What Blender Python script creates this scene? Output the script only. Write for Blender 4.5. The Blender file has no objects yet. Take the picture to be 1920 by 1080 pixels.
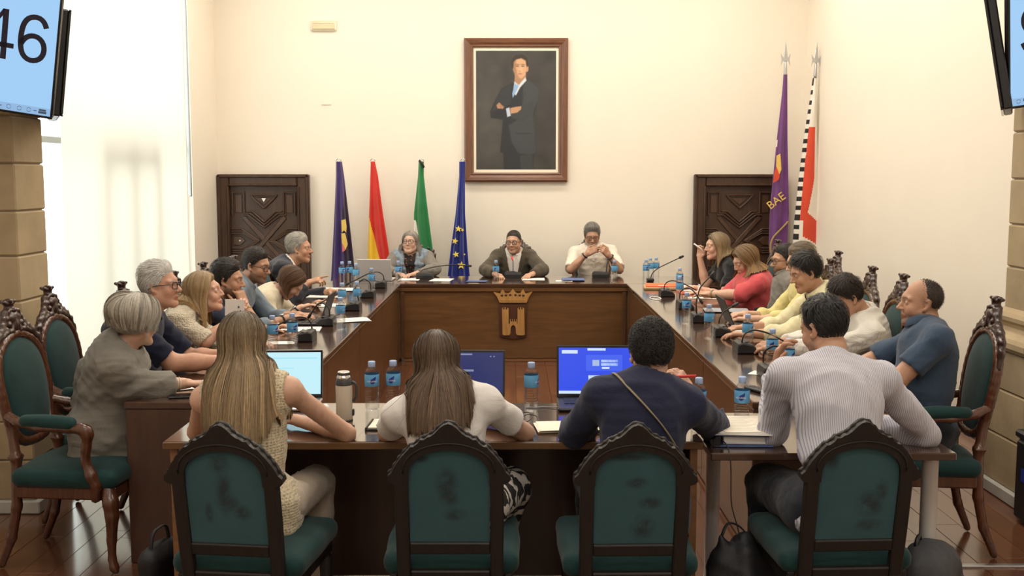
import bpy, math, random
import numpy as np
from mathutils import Vector, Matrix

random.seed(7)
RNG = np.random.default_rng(7)
SC = bpy.context.scene
COL = SC.collection
PI = math.pi

# ------------------------------------------------------------------ camera
F_PX, CX, CY, CAM_H = 2000.0, 958.0, 540.0, 1.83
PITCH = math.atan(210 / F_PX)
cam_data = bpy.data.cameras.new('camera')
cam_data.sensor_width = 36.0
cam_data.lens = F_PX / 1920 * 36.0
cam_data.shift_x = 2 / 1920
cam_data.clip_start = 0.05
cam = bpy.data.objects.new('camera', cam_data)
COL.objects.link(cam)
cam.location = (0, 0, CAM_H)
cam.rotation_euler = (PI / 2 - PITCH, 0, 0)
SC.camera = cam

# ------------------------------------------------------------------ world, sun, lamps, exposure
SC.view_settings.view_transform = 'Standard'
SC.view_settings.look = 'None'
SC.view_settings.gamma = 1.0
SC.view_settings.use_curve_mapping = False
SC.view_settings.exposure = 0.0
world = bpy.data.worlds.new('World')
SC.world = world
world.use_nodes = True
_bg = world.node_tree.nodes['Background']
_bg.inputs[0].default_value = (1.0, 0.985, 0.95, 1)
_bg.inputs[1].default_value = 3.4
SC.cycles.max_bounces = 8
SC.cycles.diffuse_bounces = 4
SC.cycles.glossy_bounces = 4
SC.cycles.transmission_bounces = 8
SC.cycles.transparent_max_bounces = 12
SC.cycles.caustics_reflective = False
SC.cycles.caustics_refractive = False
SC.cycles.sample_clamp_indirect = 3.4
SC.cycles.use_denoising = True


def lamp(name, kind, loc, energy, color, size=1.0, size_y=None, target=None, spread=None):
    ld = bpy.data.lights.new(name, kind)
    ld.energy = energy
    ld.color = color
    if kind == 'AREA':
        ld.shape = 'RECTANGLE'
        ld.size = size
        ld.size_y = size_y or size
        if spread:
            ld.spread = spread
    o = bpy.data.objects.new(name, ld)
    COL.objects.link(o)
    o.location = loc
    if target is not None:
        d = Vector(target) - Vector(loc)
        o.rotation_euler = d.to_track_quat('-Z', 'Y').to_euler()
    return o


WARM = (1.0, 0.92, 0.80)
LAMP_W = 36
for _x in (-1.9, 0.1, 2.0):
    for _y in (6.6, 8.7, 10.7):
        lamp('ceiling_lamp', 'AREA', (_x, _y, 4.72), LAMP_W, WARM, 1.2, 0.5)
    for _y in (-1.8, 0.8, 3.6):  # unseen rows; the rearmost is added fill that brightens chairs and table legs
        lamp('ceiling_lamp', 'AREA', (_x, _y, 4.72), LAMP_W * 0.60, (1.0, 0.95, 0.88), 1.2, 0.5)


# ------------------------------------------------------------------ pixel -> world helpers (1920x1080)
def _ray(px, py):
    u = (px - CX) / F_PX
    v = (CY - py) / F_PX
    return np.array([u, math.cos(PITCH) + v * math.sin(PITCH), v * math.cos(PITCH) - math.sin(PITCH)])


def on_z(px, py, z):
    r = _ray(px, py)
    t = (z - CAM_H) / r[2]
    return np.array([r[0] * t, r[1] * t, z])


def on_y(px, py, y):
    r = _ray(px, py)
    t = y / r[1]
    return np.array([r[0] * t, y, CAM_H + r[2] * t])


# ------------------------------------------------------------------ object helpers
def link(o):
    COL.objects.link(o)
    return o


def tag(o, label=None, cat=None, group=None, kind=None):
    if label:
        o['label'] = label
    if cat:
        o['category'] = cat
    if group:
        o['group'] = group
    if kind:
        o['kind'] = kind
    return o


def empty(name, loc=(0, 0, 0), rz=0.0, label=None, cat=None, group=None, kind=None):
    o = bpy.data.objects.new(name, None)
    o.empty_display_size = 0.05
    link(o)
    o.location = tuple(loc)
    o.rotation_euler = (0, 0, rz)
    return tag(o, label, cat, group, kind)


def kids(o):
    return [c for c in bpy.data.objects if c.parent == o]


_children = {}


def copy_tree(o, parent=None):
    c = o.copy()
    COL.objects.link(c)
    if parent is not None:
        c.parent = parent
        _children.setdefault(parent.name, []).append(c)
    for ch in list(_children.get(o.name, [])):
        copy_tree(ch, c)
    return c


def place(o, mesh, mats, parent=None, loc=(0, 0, 0), rot=(0, 0, 0)):
    pass


def mk(name, mesh, mats=None, parent=None, loc=(0, 0, 0), rot=(0, 0, 0), label=None, cat=None, group=None, kind=None):
    """Link ONE mesh object."""
    if isinstance(mesh, MB):
        mesh = mesh.mesh(name)
    if mats is not None:
        if not isinstance(mats, (list, tuple)):
            mats = [mats]
        if len(mesh.materials) == 0:
            for m in mats:
                mesh.materials.append(m)
    o = bpy.data.objects.new(name, mesh)
    link(o)
    o.location = tuple(loc)
    o.rotation_euler = tuple(rot)
    if parent is not None:
        o.parent = parent
        _children.setdefault(parent.name, []).append(o)
    return tag(o, label, cat, group, kind)


# ------------------------------------------------------------------ mesh builder
def rotm(rx=0, ry=0, rz=0):
    return np.array((Matrix.Rotation(rz, 3, 'Z') @ Matrix.Rotation(ry, 3, 'Y') @ Matrix.Rotation(rx, 3, 'X')))


def unit(v):
    v = np.asarray(v, float)
    return v / max(np.linalg.norm(v), 1e-9)


class MB:
    def __init__(self):
        self.v = []
        self.f = []      # list of (array (n,k), matidx, smooth)
        self.n = 0
        self.c = []      # colour per vertex (optional)

    def add(self, verts, faces, mat=0, smooth=False, col=None):
        verts = np.asarray(verts, float).reshape(-1, 3)
        self.v.append(verts)
        if isinstance(faces, np.ndarray):
            self.f.append((faces + self.n, mat, smooth))
        else:
            by = {}
            for fc in faces:
                by.setdefault(len(fc), []).append(fc)
            for k, fl in by.items():
                self.f.append((np.array(fl, int) + self.n, mat, smooth))
        if col is None:
            self.c.append(np.ones((len(verts), 3)))
        else:
            c = np.asarray(col, float)
            self.c.append(np.broadcast_to(c, (len(verts), 3)) if c.ndim == 1 else c)
        self.n += len(verts)
        return self

    def box(self, c, s, R=None, r=0.0, mat=0, smooth=False, col=None):
        c = np.asarray(c, float)
        h = np.asarray(s, float) / 2
        if r <= 0:
            v = np.array([[x, y, z] for x in (-1, 1) for y in (-1, 1) for z in (-1, 1)], float) * h
            f = [(0, 1, 3, 2), (4, 6, 7, 5), (0, 4, 5, 1), (2, 3, 7, 6), (0, 2, 6, 4), (1, 5, 7, 3)]
        else:
            r = min(r, h.min() * 0.95)
            v = []
            for x in (-1, 1):
                for y in (-1, 1):
                    for z in (-1, 1):
                        s3 = np.array([x, y, z], float)
                        for a in range(3):
                            e = h - r
                            e = e.copy()
                            e[a] = h[a]
                            v.append(s3 * e)
            v = np.array(v)

            def I(x, y, z, a):
                return ((x * 2 + y) * 2 + z) * 3 + a
            f = [(I(0, 0, 0, 0), I(0, 0, 1, 0), I(0, 1, 1, 0), I(0, 1, 0, 0)), (I(1, 0, 0, 0), I(1, 1, 0, 0), I(1, 1, 1, 0), I(1, 0, 1, 0)),
                 (I(0, 0, 0, 1), I(1, 0, 0, 1), I(1, 0, 1, 1), I(0, 0, 1, 1)), (I(0, 1, 0, 1), I(0, 1, 1, 1), I(1, 1, 1, 1), I(1, 1, 0, 1)),
                 (I(0, 0, 0, 2), I(0, 1, 0, 2), I(1, 1, 0, 2), I(1, 0, 0, 2)), (I(0, 0, 1, 2), I(1, 0, 1, 2), I(1, 1, 1, 2), I(0, 1, 1, 2))]
            for z in (0, 1):
                for y in (0, 1):   # edges along x
                    q = [I(0, y, z, 1), I(1, y, z, 1), I(1, y, z, 2), I(0, y, z, 2)]
                    f.append(tuple(q if (y + z) % 2 == 1 else q[::-1]) if True else None)
            for x in (0, 1):
                for z in (0, 1):   # edges along y
                    q = [I(x, 0, z, 0), I(x, 1, z, 0), I(x, 1, z, 2), I(x, 0, z, 2)]
                    f.append(tuple(q if (x + z) % 2 == 0 else q[::-1]))
                for y in (0, 1):   # edges along z
                    q = [I(x, y, 0, 0), I(x, y, 1, 0), I(x, y, 1, 1), I(x, y, 0, 1)]
                    f.append(tuple(q if (x + y) % 2 == 1 else q[::-1]))
                    for z in (0, 1):
                        t = [I(x, y, z, 0), I(x, y, z, 1), I(x, y, z, 2)]
                        f.append(tuple(t if (x + y + z) % 2 == 1 else t[::-1]))
        if R is not None:
            v = v @ np.asarray(R).T
        return self.add(v + c, f, mat, smooth, col)

    def prism(self, outline, t, M=None, mat=0, smooth=False, bev=0.0):
        """Closed 2D outline (x,z) extruded along y from -t/2 to t/2; M = 4x4 or callable."""
        o = np.asarray(outline, float)
        n = len(o)
        area = 0.5 * np.sum(o[:, 0] * np.roll(o[:, 1], -1) - np.roll(o[:, 0], -1) * o[:, 1])
        if area < 0:
            o = o[::-1]
        rings = []
        if bev > 0:
            nx = np.roll(o, -1, 0) - np.roll(o, 1, 0)
            nrm = np.stack([nx[:, 1], -nx[:, 0]], 1)
            nrm /= np.maximum(np.linalg.norm(nrm, axis=1, keepdims=True), 1e-9)
            ins = o - nrm * bev
            seq = [(ins, -t / 2), (o, -t / 2 + bev), (o, t / 2 - bev), (ins, t / 2)]
        else:
            seq = [(o, -t / 2), (o, t / 2)]
        for p, y in seq:
            rings.append(np.stack([p[:, 0], np.full(n, y), p[:, 1]], 1))
        v = np.concatenate(rings)
        f = [tuple(range(n)), tuple(range((len(seq) - 1) * n, len(seq) * n))[::-1]]
        for k in range(len(seq) - 1):
            for i in range(n):
                j = (i + 1) % n
                f.append((k * n + j, k * n + i, (k + 1) * n + i, (k + 1) * n + j))
        if M is not None:
            M = np.asarray(M)
            v = v @ M[:3, :3].T + M[:3, 3]
        return self.add(v, f, mat, smooth)

    def lathe(self, prof, n=20, c=(0, 0, 0), R=None, mat=0, smooth=True, caps=True, col=None):
        p = np.asarray(prof, float)
        a = np.linspace(0, 2 * PI, n, endpoint=False)
        v = np.concatenate([np.stack([r * np.cos(a), r * np.sin(a), np.full(n, z)], 1) for r, z in p])
        m = len(p)
        i = np.arange(n)
        j = (i + 1) % n
        f = np.concatenate([np.stack([k * n + i, k * n + j, (k + 1) * n + j, (k + 1) * n + i], 1) for k in range(m - 1)])
        if R is not None:
            v = v @ np.asarray(R).T
        v = v + np.asarray(c, float)
        self.add(v, f, mat, smooth, col)
        if caps:
            b = self.n - m * n
            self.f.append((np.arange(n)[::-1][None] + b, mat, False))
            self.f.append((np.arange((m - 1) * n, m * n)[None] + b, mat, False))
        return self

    def tube(self, pts, r, n=8, mat=0, smooth=True, caps=True, closed=False, col=None, flat=1.0):
        p = np.asarray(pts, float)
        m = len(p)
        r = np.broadcast_to(np.asarray(r, float), (m,))
        if closed:
            t = np.roll(p, -1, 0) - np.roll(p, 1, 0)
        else:
            t = np.gradient(p, axis=0)
        t /= np.maximum(np.linalg.norm(t, axis=1, keepdims=True), 1e-9)
        ref = np.array([0, 0, 1.0])
        if abs(t[:, 2]).mean() > 0.8:
            ref = np.array([0, 1.0, 0.01])
        u = np.cross(t, ref)
        u /= np.maximum(np.linalg.norm(u, axis=1, keepdims=True), 1e-9)
        w = np.cross(u, t)
        a = np.linspace(0, 2 * PI, n, endpoint=False)
        v = (p[:, None] + (u[:, None] * np.cos(a)[None, :, None] + flat * w[:, None] * np.sin(a)[None, :, None]) * r[:, None, None]).reshape(-1, 3)
        i = np.arange(n)
        j = (i + 1) % n
        ks = range(m if closed else m - 1)
        f = np.concatenate([np.stack([k * n + i, k * n + j, ((k + 1) % m) * n + j, ((k + 1) % m) * n + i], 1) for k in ks])
        self.add(v, f, mat, smooth, col)
        if caps and not closed:
            b = self.n - m * n
            self.f.append((np.arange(n)[::-1][None] + b, mat, False))
            self.f.append((np.arange((m - 1) * n, m * n)[None] + b, mat, False))
        return self

    def grid(self, V, mat=0, smooth=True, wrap=False, col=None):
        """V (a,b,3) grid of points."""
        a, b = V.shape[:2]
        idx = np.arange(a * b).reshape(a, b)
        if wrap:
            idx = np.concatenate([idx, idx[:, :1]], 1)
        f = np.stack([idx[:-1, :-1], idx[:-1, 1:], idx[1:, 1:], idx[1:, :-1]], -1).reshape(-1, 4)
        return self.add(V.reshape(-1, 3), f, mat, smooth, None if col is None else np.asarray(col).reshape(-1, 3))

    def xf(self, M):
        M = np.asarray(M)
        self.v = [v @ M[:3, :3].T + M[:3, 3] for v in self.v]
        return self

    def merge(self, o):
        for fa, m, s in o.f:
            self.f.append((fa + self.n, m, s))
        self.v += o.v
        self.c += o.c
        self.n += o.n
        return self

    def mesh(self, name='mesh', colors=None):
        v = np.concatenate(self.v).astype(np.float32)
        me = bpy.data.meshes.new(name)
        me.vertices.add(len(v))
        me.vertices.foreach_set('co', v.ravel())
        loops = np.concatenate([f.ravel() for f, _, _ in self.f]).astype(np.int32)
        tot = np.concatenate([np.full(len(f), f.shape[1]) for f, _, _ in self.f]).astype(np.int32)
        start = np.concatenate([[0], np.cumsum(tot)[:-1]]).astype(np.int32)
        me.loops.add(len(loops))
        me.loops.foreach_set('vertex_index', loops)
        me.polygons.add(len(tot))
        me.polygons.foreach_set('loop_start', start)
        me.polygons.foreach_set('loop_total', tot)
        me.polygons.foreach_set('material_index', np.concatenate([np.full(len(f), m) for f, m, _ in self.f]).astype(np.int32))
        me.polygons.foreach_set('use_smooth', np.concatenate([np.full(len(f), s) for f, _, s in self.f]).astype(bool))
        me.update(calc_edges=True)
        if colors or any((c.min() < 0.999 or c.max() > 1.001) for c in self.c if len(c)):
            at = me.color_attributes.new('tint', 'FLOAT_COLOR', 'POINT')
            cc = np.ones((len(v), 4), np.float32)
            cc[:, :3] = np.concatenate(self.c)
            at.data.foreach_set('color', cc.ravel())
        me.validate()
        return me


def spline2(pts, n):
    p = np.asarray(pts, float)
    d = np.concatenate([[0], np.cumsum(np.linalg.norm(np.diff(p, axis=0), axis=1))])
    t = np.linspace(0, d[-1], n)
    out = np.stack([np.interp(t, d, p[:, i]) for i in range(p.shape[1])], 1)
    for _ in range(2):
        out[1:-1] = (out[:-2] + 2 * out[1:-1] + out[2:]) / 4
    return out


def text_mesh(s, size, extrude=0.0005, align='CENTER', sx=1.0):
    cu = bpy.data.curves.new('lettering', 'FONT')
    cu.body = s
    cu.size = size
    cu.extrude = extrude
    cu.align_x = align
    cu.align_y = 'CENTER'
    cu.resolution_u = 3
    ob = bpy.data.objects.new('lettering', cu)
    COL.objects.link(ob)
    bpy.context.view_layer.update()
    me = bpy.data.meshes.new_from_object(ob.evaluated_get(bpy.context.evaluated_depsgraph_get()))
    bpy.data.objects.remove(ob)
    bpy.data.curves.remove(cu)
    if sx != 1.0:
        for vv in me.vertices:
            vv.co.x *= sx
    return me


# ------------------------------------------------------------------ signed-distance modelling
class Field:
    def __init__(self):
        self.p = []

    def _push(self, fn, lo, hi, k, op):
        self.p.append((fn, np.asarray(lo, float), np.asarray(hi, float), k, op))
        return self

    def cap(self, a, b, ra, rb=None, k=0.02, op='u', flat=None):
        a = np.asarray(a, float)
        b = np.asarray(b, float)
        rb = ra if rb is None else rb
        ba = b - a
        L2 = float(ba @ ba) + 1e-12
        L = math.sqrt(L2)

        def fn(X, Y, Z):
            px, py, pz = X - a[0], Y - a[1], Z - a[2]
            d0 = (px * ba[0] + py * ba[1] + pz * ba[2]) / L2
            t = np.clip(d0, 0, 1)
            d = np.sqrt((px - t * ba[0]) ** 2 + (py - t * ba[1]) ** 2 + (pz - t * ba[2]) ** 2) - (ra + t * (rb - ra))
            if flat:
                if 'b' in flat:
                    d = np.maximum(d, (d0 - 1) * L)
                if 'a' in flat:
                    d = np.maximum(d, -d0 * L)
            return d
        r = max(ra, rb)
        return self._push(fn, np.minimum(a, b) - r, np.maximum(a, b) + r, k, op)

    def chain(self, pts, rs, k=0.012, op='u'):
        for i in range(len(pts) - 1):
            self.cap(pts[i], pts[i + 1], rs[i], rs[i + 1], k, op)
        return self

    def ell(self, c, r, R=None, k=0.02, op='u'):
        c = np.asarray(c, float)
        r = np.asarray(r, float)
        R = np.eye(3) if R is None else np.asarray(R, float)

        def fn(X, Y, Z):
            px, py, pz = X - c[0], Y - c[1], Z - c[2]
            q = [(px * R[0, i] + py * R[1, i] + pz * R[2, i]) / r[i] for i in range(3)]
            k0 = np.sqrt(q[0] ** 2 + q[1] ** 2 + q[2] ** 2)
            k1 = np.sqrt((q[0] / r[0]) ** 2 + (q[1] / r[1]) ** 2 + (q[2] / r[2]) ** 2)
            return k0 * (k0 - 1) / np.maximum(k1, 1e-6)
        e = np.sqrt(((R * r) ** 2).sum(1))
        return self._push(fn, c - e, c + e, k, op)

    def rbox(self, c, h, R=None, r=0.01, k=0.01, op='u'):
        c = np.asarray(c, float)
        h = np.asarray(h, float) - r
        R = np.eye(3) if R is None else np.asarray(R, float)

        def fn(X, Y, Z):
            px, py, pz = X - c[0], Y - c[1], Z - c[2]
            q = [np.abs(px * R[0, i] + py * R[1, i] + pz * R[2, i]) - h[i] for i in range(3)]
            out = np.sqrt(sum(np.maximum(x, 0) ** 2 for x in q))
            return out + np.minimum(np.maximum(q[0], np.maximum(q[1], q[2])), 0) - r
        e = np.abs(R) @ (h + r)
        return self._push(fn, c - e, c + e, k, op)

    def raw(self, fn, lo, hi, k=0.0, op='s'):
        return self._push(fn, lo, hi, k, op)

    @staticmethod
    def _comb(f, d, k, op):
        if op == 'u':
            if k <= 0:
                return np.minimum(f, d)
            h = np.maximum(k - np.abs(f - d), 0) / k
            return np.minimum(f, d) - h * h * k * 0.25
        d = -d
        if k <= 0:
            return np.maximum(f, d)
        h = np.maximum(k - np.abs(f - d), 0) / k
        return np.maximum(f, d) + h * h * k * 0.25

    def eval(self, P):
        X, Y, Z = P[:, 0], P[:, 1], P[:, 2]
        f = np.full(len(P), 1.0)
        for fn, lo, hi, k, op in self.p:
            m = np.all((P > lo - 0.16) & (P < hi + 0.16), axis=1)
            if m.any():
                f[m] = self._comb(f[m], fn(X[m], Y[m], Z[m]), k, op)
        return f

    def grad(self, P, e=0.004):
        f0 = self.eval(P)
        g = np.stack([self.eval(P + e * np.eye(3)[i]) - f0 for i in range(3)], 1)
        n = np.linalg.norm(g, axis=1, keepdims=True)
        return f0, g / np.maximum(n, 1e-6)

    def bounds(self):
        u = [p for p in self.p if p[4] == 'u']
        return np.min([p[1] for p in u], 0), np.max([p[2] for p in u], 0)

    def net(self, res, fine=()):
        """Surface nets on a rectilinear grid; fine = [(lo,hi,res)] boxes with a closer spacing."""
        lo, hi = self.bounds()
        ax = []
        for a in range(3):
            xs = [lo[a] - res * 1.6]
            while xs[-1] < hi[a] + res * 1.6:
                st = res
                for fl, fh, fr in fine:
                    if fl[a] - 1e-6 <= xs[-1] <= fh[a]:
                        st = min(st, fr)
                xs.append(xs[-1] + st)
            ax.append(np.array(xs, np.float32))
        f = np.full(tuple(len(x) for x in ax), 1.0, np.float32)
        for fn, l, h, k, op in self.p:
            m = k + 0.02
            sl = []
            ok = True
            for a in range(3):
                i0 = max(np.searchsorted(ax[a], l[a] - m) - 1, 0)
                i1 = min(np.searchsorted(ax[a], h[a] + m) + 1, len(ax[a]))
                if i1 <= i0:
                    ok = False
                sl.append(slice(i0, i1))
            if not ok:
                continue
            X = ax[0][sl[0]][:, None, None]
            Y = ax[1][sl[1]][None, :, None]
            Z = ax[2][sl[2]][None, None, :]
            s = tuple(sl)
            f[s] = self._comb(f[s], fn(X, Y, Z).astype(np.float32), k, op)
        return surface_nets(f, ax)


def surface_nets(f, ax):
    neg = f < 0
    s = neg[:-1, :-1, :-1].astype(np.int8)
    cnt = s.copy()
    for di in (0, 1):
        for dj in (0, 1):
            for dk in (0, 1):
                if di or dj or dk:
                    cnt = cnt + neg[di:f.shape[0] - 1 + di, dj:f.shape[1] - 1 + dj, dk:f.shape[2] - 1 + dk]
    act = (cnt > 0) & (cnt < 8)
    I, J, K = np.nonzero(act)
    n = len(I)
    pos = np.zeros((n, 3))
    w = np.zeros(n)
    corners = [(a, b, c) for a in (0, 1) for b in (0, 1) for c in (0, 1)]
    fv = {c: f[I + c[0], J + c[1], K + c[2]].astype(float) for c in corners}
    for c in corners:
        for a in range(3):
            if c[a] == 0:
                d = list(c)
                d[a] = 1
                d = tuple(d)
                f0, f1 = fv[c], fv[d]
                m = (f0 < 0) != (f1 < 0)
                t = np.where(m, f0 / np.where(m, f0 - f1, 1), 0)
                for b in range(3):
                    pos[:, b] += np.where(m, (t if b == a else c[b]), 0)
                w += m
    pos /= w[:, None]
    idx = np.stack([I, J, K], 1)
    P = np.zeros((n, 3))
    for a in range(3):
        x = ax[a]
        i = idx[:, a]
        P[:, a] = x[i] + pos[:, a] * (x[i + 1] - x[i])
    ids = np.full(act.shape, -1, np.int64)
    ids[I, J, K] = np.arange(n)
    Q = []
    # edges along each axis
    for a in range(3):
        b, c = (a + 1) % 3, (a + 2) % 3
        sh = [slice(None)] * 3
        s0 = [slice(1, -1)] * 3
        s0[a] = slice(0, -1)
        s1 = [slice(1, -1)] * 3
        s1[a] = slice(1, None)
        n0, n1 = neg[tuple(s0)], neg[tuple(s1)]
        E = np.nonzero(n0 != n1)
        e = [E[0].copy(), E[1].copy(), E[2].copy()]
        for q in range(3):
            if q != a:
                e[q] = e[q] + 1
        def cid(ob, oc):
            g = [e[0], e[1], e[2]]
            g[b] = g[b] - ob
            g[c] = g[c] - oc
            return ids[g[0], g[1], g[2]]
        q = np.stack([cid(1, 1), cid(0, 1), cid(0, 0), cid(1, 0)], 1)
        flip = ~n0[E]
        q[flip] = q[flip][:, ::-1]
        Q.append(q)
    Q = np.concatenate(Q)
    return P, Q[(Q >= 0).all(1)]


def vnormals(P, Q):
    a, b, c = P[Q[:, 0]], P[Q[:, 1]], P[Q[:, 2]]
    d = P[Q[:, 3]]
    fn = np.cross(c - a, d - b)
    N = np.zeros_like(P)
    for i in range(4):
        np.add.at(N, Q[:, i], fn)
    return N / np.maximum(np.linalg.norm(N, axis=1, keepdims=True), 1e-9)


def folds(P, amp, seed=0, scale=1.0, ax=(1, 1, 1)):
    """Smooth ridged noise used for cloth creases."""
    r = np.random.default_rng(seed)
    out = np.zeros(len(P))
    Pp = P * np.asarray(ax) * scale
    for o in range(4):
        k = r.normal(size=(2, 3))
        k /= np.linalg.norm(k, axis=1, keepdims=True)
        fr = (16, 25, 38, 55)[o]
        ph = Pp @ k[0] * fr + 1.6 * np.sin(Pp @ k[1] * fr * 0.45 + r.uniform(0, 6)) + r.uniform(0, 6)
        out += (1 - np.abs(np.sin(ph)) * 1.6) * (1, 0.8, 0.6, 0.4)[o]
    return amp * out / 2.2
# ------------------------------------------------------------------ materials (all node based)
MATS = {}


def _nt(name):
    m = bpy.data.materials.new(name)
    m.use_nodes = True
    nt = m.node_tree
    b = nt.nodes['Principled BSDF']
    MATS[name] = m
    return m, nt, b


def N(nt, kind, **kw):
    n = nt.nodes.new(kind)
    for k, v in kw.items():
        if hasattr(n, k) and not isinstance(v, tuple):
            setattr(n, k, v)
        elif k in n.inputs:
            n.inputs[k].default_value = v
    return n


def coords(nt, scale=(1, 1, 1), rot=(0, 0, 0), which='Object'):
    tc = nt.nodes.new('ShaderNodeTexCoord')
    mp = nt.nodes.new('ShaderNodeMapping')
    mp.inputs['Scale'].default_value = scale
    mp.inputs['Rotation'].default_value = rot
    nt.links.new(tc.outputs[which], mp.inputs['Vector'])
    return mp.outputs['Vector']


def noise(nt, vec, scale, detail=3.0, rough=0.5, dist=0.0):
    n = nt.nodes.new('ShaderNodeTexNoise')
    n.inputs['Scale'].default_value = scale
    n.inputs['Detail'].default_value = detail
    n.inputs['Roughness'].default_value = rough
    n.inputs['Distortion'].default_value = dist
    nt.links.new(vec, n.inputs['Vector'])
    return n.outputs['Fac']


def ramp(nt, fac, stops):
    r = nt.nodes.new('ShaderNodeValToRGB')
    e = r.color_ramp.elements
    while len(e) < len(stops):
        e.new(0.5)
    for i, (p, c) in enumerate(stops):
        e[i].position = p
        e[i].color = (*c, 1) if len(c) == 3 else c
    nt.links.new(fac, r.inputs['Fac'])
    return r.outputs['Color']


def mixc(nt, a, b, fac, mode='MIX'):
    m = nt.nodes.new('ShaderNodeMix')
    m.data_type = 'RGBA'
    m.blend_type = mode
    for sock, val in ((m.inputs['Factor'], fac), (m.inputs['A'], a), (m.inputs['B'], b)):
        if hasattr(val, 'links'):
            nt.links.new(val, sock)
        elif isinstance(val, (int, float)):
            sock.default_value = val
        else:
            sock.default_value = (*val, 1) if len(val) == 3 else val
    # pick colour sockets
    return m.outputs['Result']


def _mix_fix():
    pass


def mixcol(nt, a, b, fac, mode='MIX'):
    m = nt.nodes.new('ShaderNodeMixRGB')
    m.blend_type = mode
    for sock, val in ((m.inputs[0], fac), (m.inputs[1], a), (m.inputs[2], b)):
        if hasattr(val, 'links'):
            nt.links.new(val, sock)
        elif isinstance(val, (int, float)):
            sock.default_value = val
        else:
            sock.default_value = (*val, 1) if len(val) == 3 else val
    return m.outputs[0]


def bump(nt, b, height, strength=0.3, dist=0.01):
    n = nt.nodes.new('ShaderNodeBump')
    n.inputs['Strength'].default_value = strength
    n.inputs['Distance'].default_value = dist
    nt.links.new(height, n.inputs['Height'])
    nt.links.new(n.outputs['Normal'], b.inputs['Normal'])


def vary(c, k):
    return tuple(min(1, x * k) for x in c)


def plain(name, c, rough=0.5, metal=0.0, var=0.12, nscale=8, bumps=0.0, coat=0.0, spec=0.5):
    m, nt, b = _nt(name)
    v = coords(nt)
    f = noise(nt, v, nscale, 4)
    nt.links.new(ramp(nt, f, [(0.25, vary(c, 1 - var)), (0.75, vary(c, 1 + var))]), b.inputs['Base Color'])
    b.inputs['Roughness'].default_value = rough
    b.inputs['Metallic'].default_value = metal
    b.inputs['Coat Weight'].default_value = coat
    b.inputs['Specular IOR Level'].default_value = spec
    if bumps:
        bump(nt, b, noise(nt, v, nscale * 6, 3), bumps, 0.004)
    return m


def wood(name, c1, c2, axis=0, scale=3.0, rough=0.35, coat=0.3, stretch=9.0, bmp=0.08):
    m, nt, b = _nt(name)
    s = [stretch] * 3
    s[axis] = 1.0
    v = coords(nt, tuple(s))
    f = noise(nt, v, scale, 6, 0.6, 0.6)
    c = ramp(nt, f, [(0.3, c1), (0.7, c2)])
    v2 = coords(nt, (1, 1, 1))
    blot = noise(nt, v2, 1.7, 3)
    c = mixcol(nt, c, vary(c1, 0.75), ramp(nt, blot, [(0.45, (0, 0, 0)), (0.8, (0.55, 0.55, 0.55))]))
    nt.links.new(c, b.inputs['Base Color'])
    b.inputs['Roughness'].default_value = rough
    b.inputs['Coat Weight'].default_value = coat
    b.inputs['Coat Roughness'].default_value = 0.12
    bump(nt, b, f, bmp, 0.004)
    return m


def cloth(name, c, rough=0.85, var=0.10, weave=0.25, sheen=0.2, wscale=420):
    m, nt, b = _nt(name)
    v = coords(nt)
    f = noise(nt, v, 9, 4)
    nt.links.new(ramp(nt, f, [(0.3, vary(c, 1 - var)), (0.7, vary(c, 1 + var))]), b.inputs['Base Color'])
    b.inputs['Roughness'].default_value = rough
    b.inputs['Sheen Weight'].default_value = sheen
    b.inputs['Specular IOR Level'].default_value = 0.25
    w = noise(nt, v, wscale, 2)
    l = noise(nt, v, 8.5, 3, 0.5, 1.3)
    mx = nt.nodes.new('ShaderNodeMath')
    mx.operation = 'MULTIPLY_ADD'
    nt.links.new(l, mx.inputs[0])
    mx.inputs[1].default_value = 5.0
    nt.links.new(w, mx.inputs[2])
    bump(nt, b, mx.outputs[0], weave, 0.011)
    return m


def stripes(name, base, line, freq, width=0.3, axis='X', yoke=None, rough=0.85, rot=(0, 0, 0)):
    """Woven stripes: lines of constant local X; above z=yoke they run the other way."""
    m, nt, b = _nt(name)
    tc = nt.nodes.new('ShaderNodeTexCoord')
    mp = nt.nodes.new('ShaderNodeMapping')
    mp.inputs['Rotation'].default_value = rot
    nt.links.new(tc.outputs['Object'], mp.inputs['Vector'])
    sp = nt.nodes.new('ShaderNodeSeparateXYZ')
    nt.links.new(mp.outputs['Vector'], sp.inputs[0])

    def line_of(sock):
        a = N(nt, 'ShaderNodeMath', operation='MULTIPLY')
        nt.links.new(sock, a.inputs[0])
        a.inputs[1].default_value = freq
        fr = N(nt, 'ShaderNodeMath', operation='FRACT')
        nt.links.new(a.outputs[0], fr.inputs[0])
        lt = N(nt, 'ShaderNodeMath', operation='LESS_THAN')
        nt.links.new(fr.outputs[0], lt.inputs[0])
        lt.inputs[1].default_value = width
        return lt.outputs[0]
    l1 = line_of(sp.outputs[axis])
    if yoke:
        ad = N(nt, 'ShaderNodeMath', operation='SUBTRACT')
        nt.links.new(sp.outputs['Z'], ad.inputs[0])
        nt.links.new(sp.outputs['Y'], ad.inputs[1])
        l2 = line_of(ad.outputs[0])
        gt = N(nt, 'ShaderNodeMath', operation='GREATER_THAN')
        nt.links.new(sp.outputs['Z'], gt.inputs[0])
        gt.inputs[1].default_value = yoke
        fac = mixcol(nt, l1, l2, gt.outputs[0])
    else:
        fac = l1
    nt.links.new(mixcol(nt, base, line, fac), b.inputs['Base Color'])
    b.inputs['Roughness'].default_value = rough
    b.inputs['Sheen Weight'].default_value = 0.2
    v = coords(nt)
    bump(nt, b, noise(nt, v, 16, 3), 0.35, 0.012)
    return m


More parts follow.
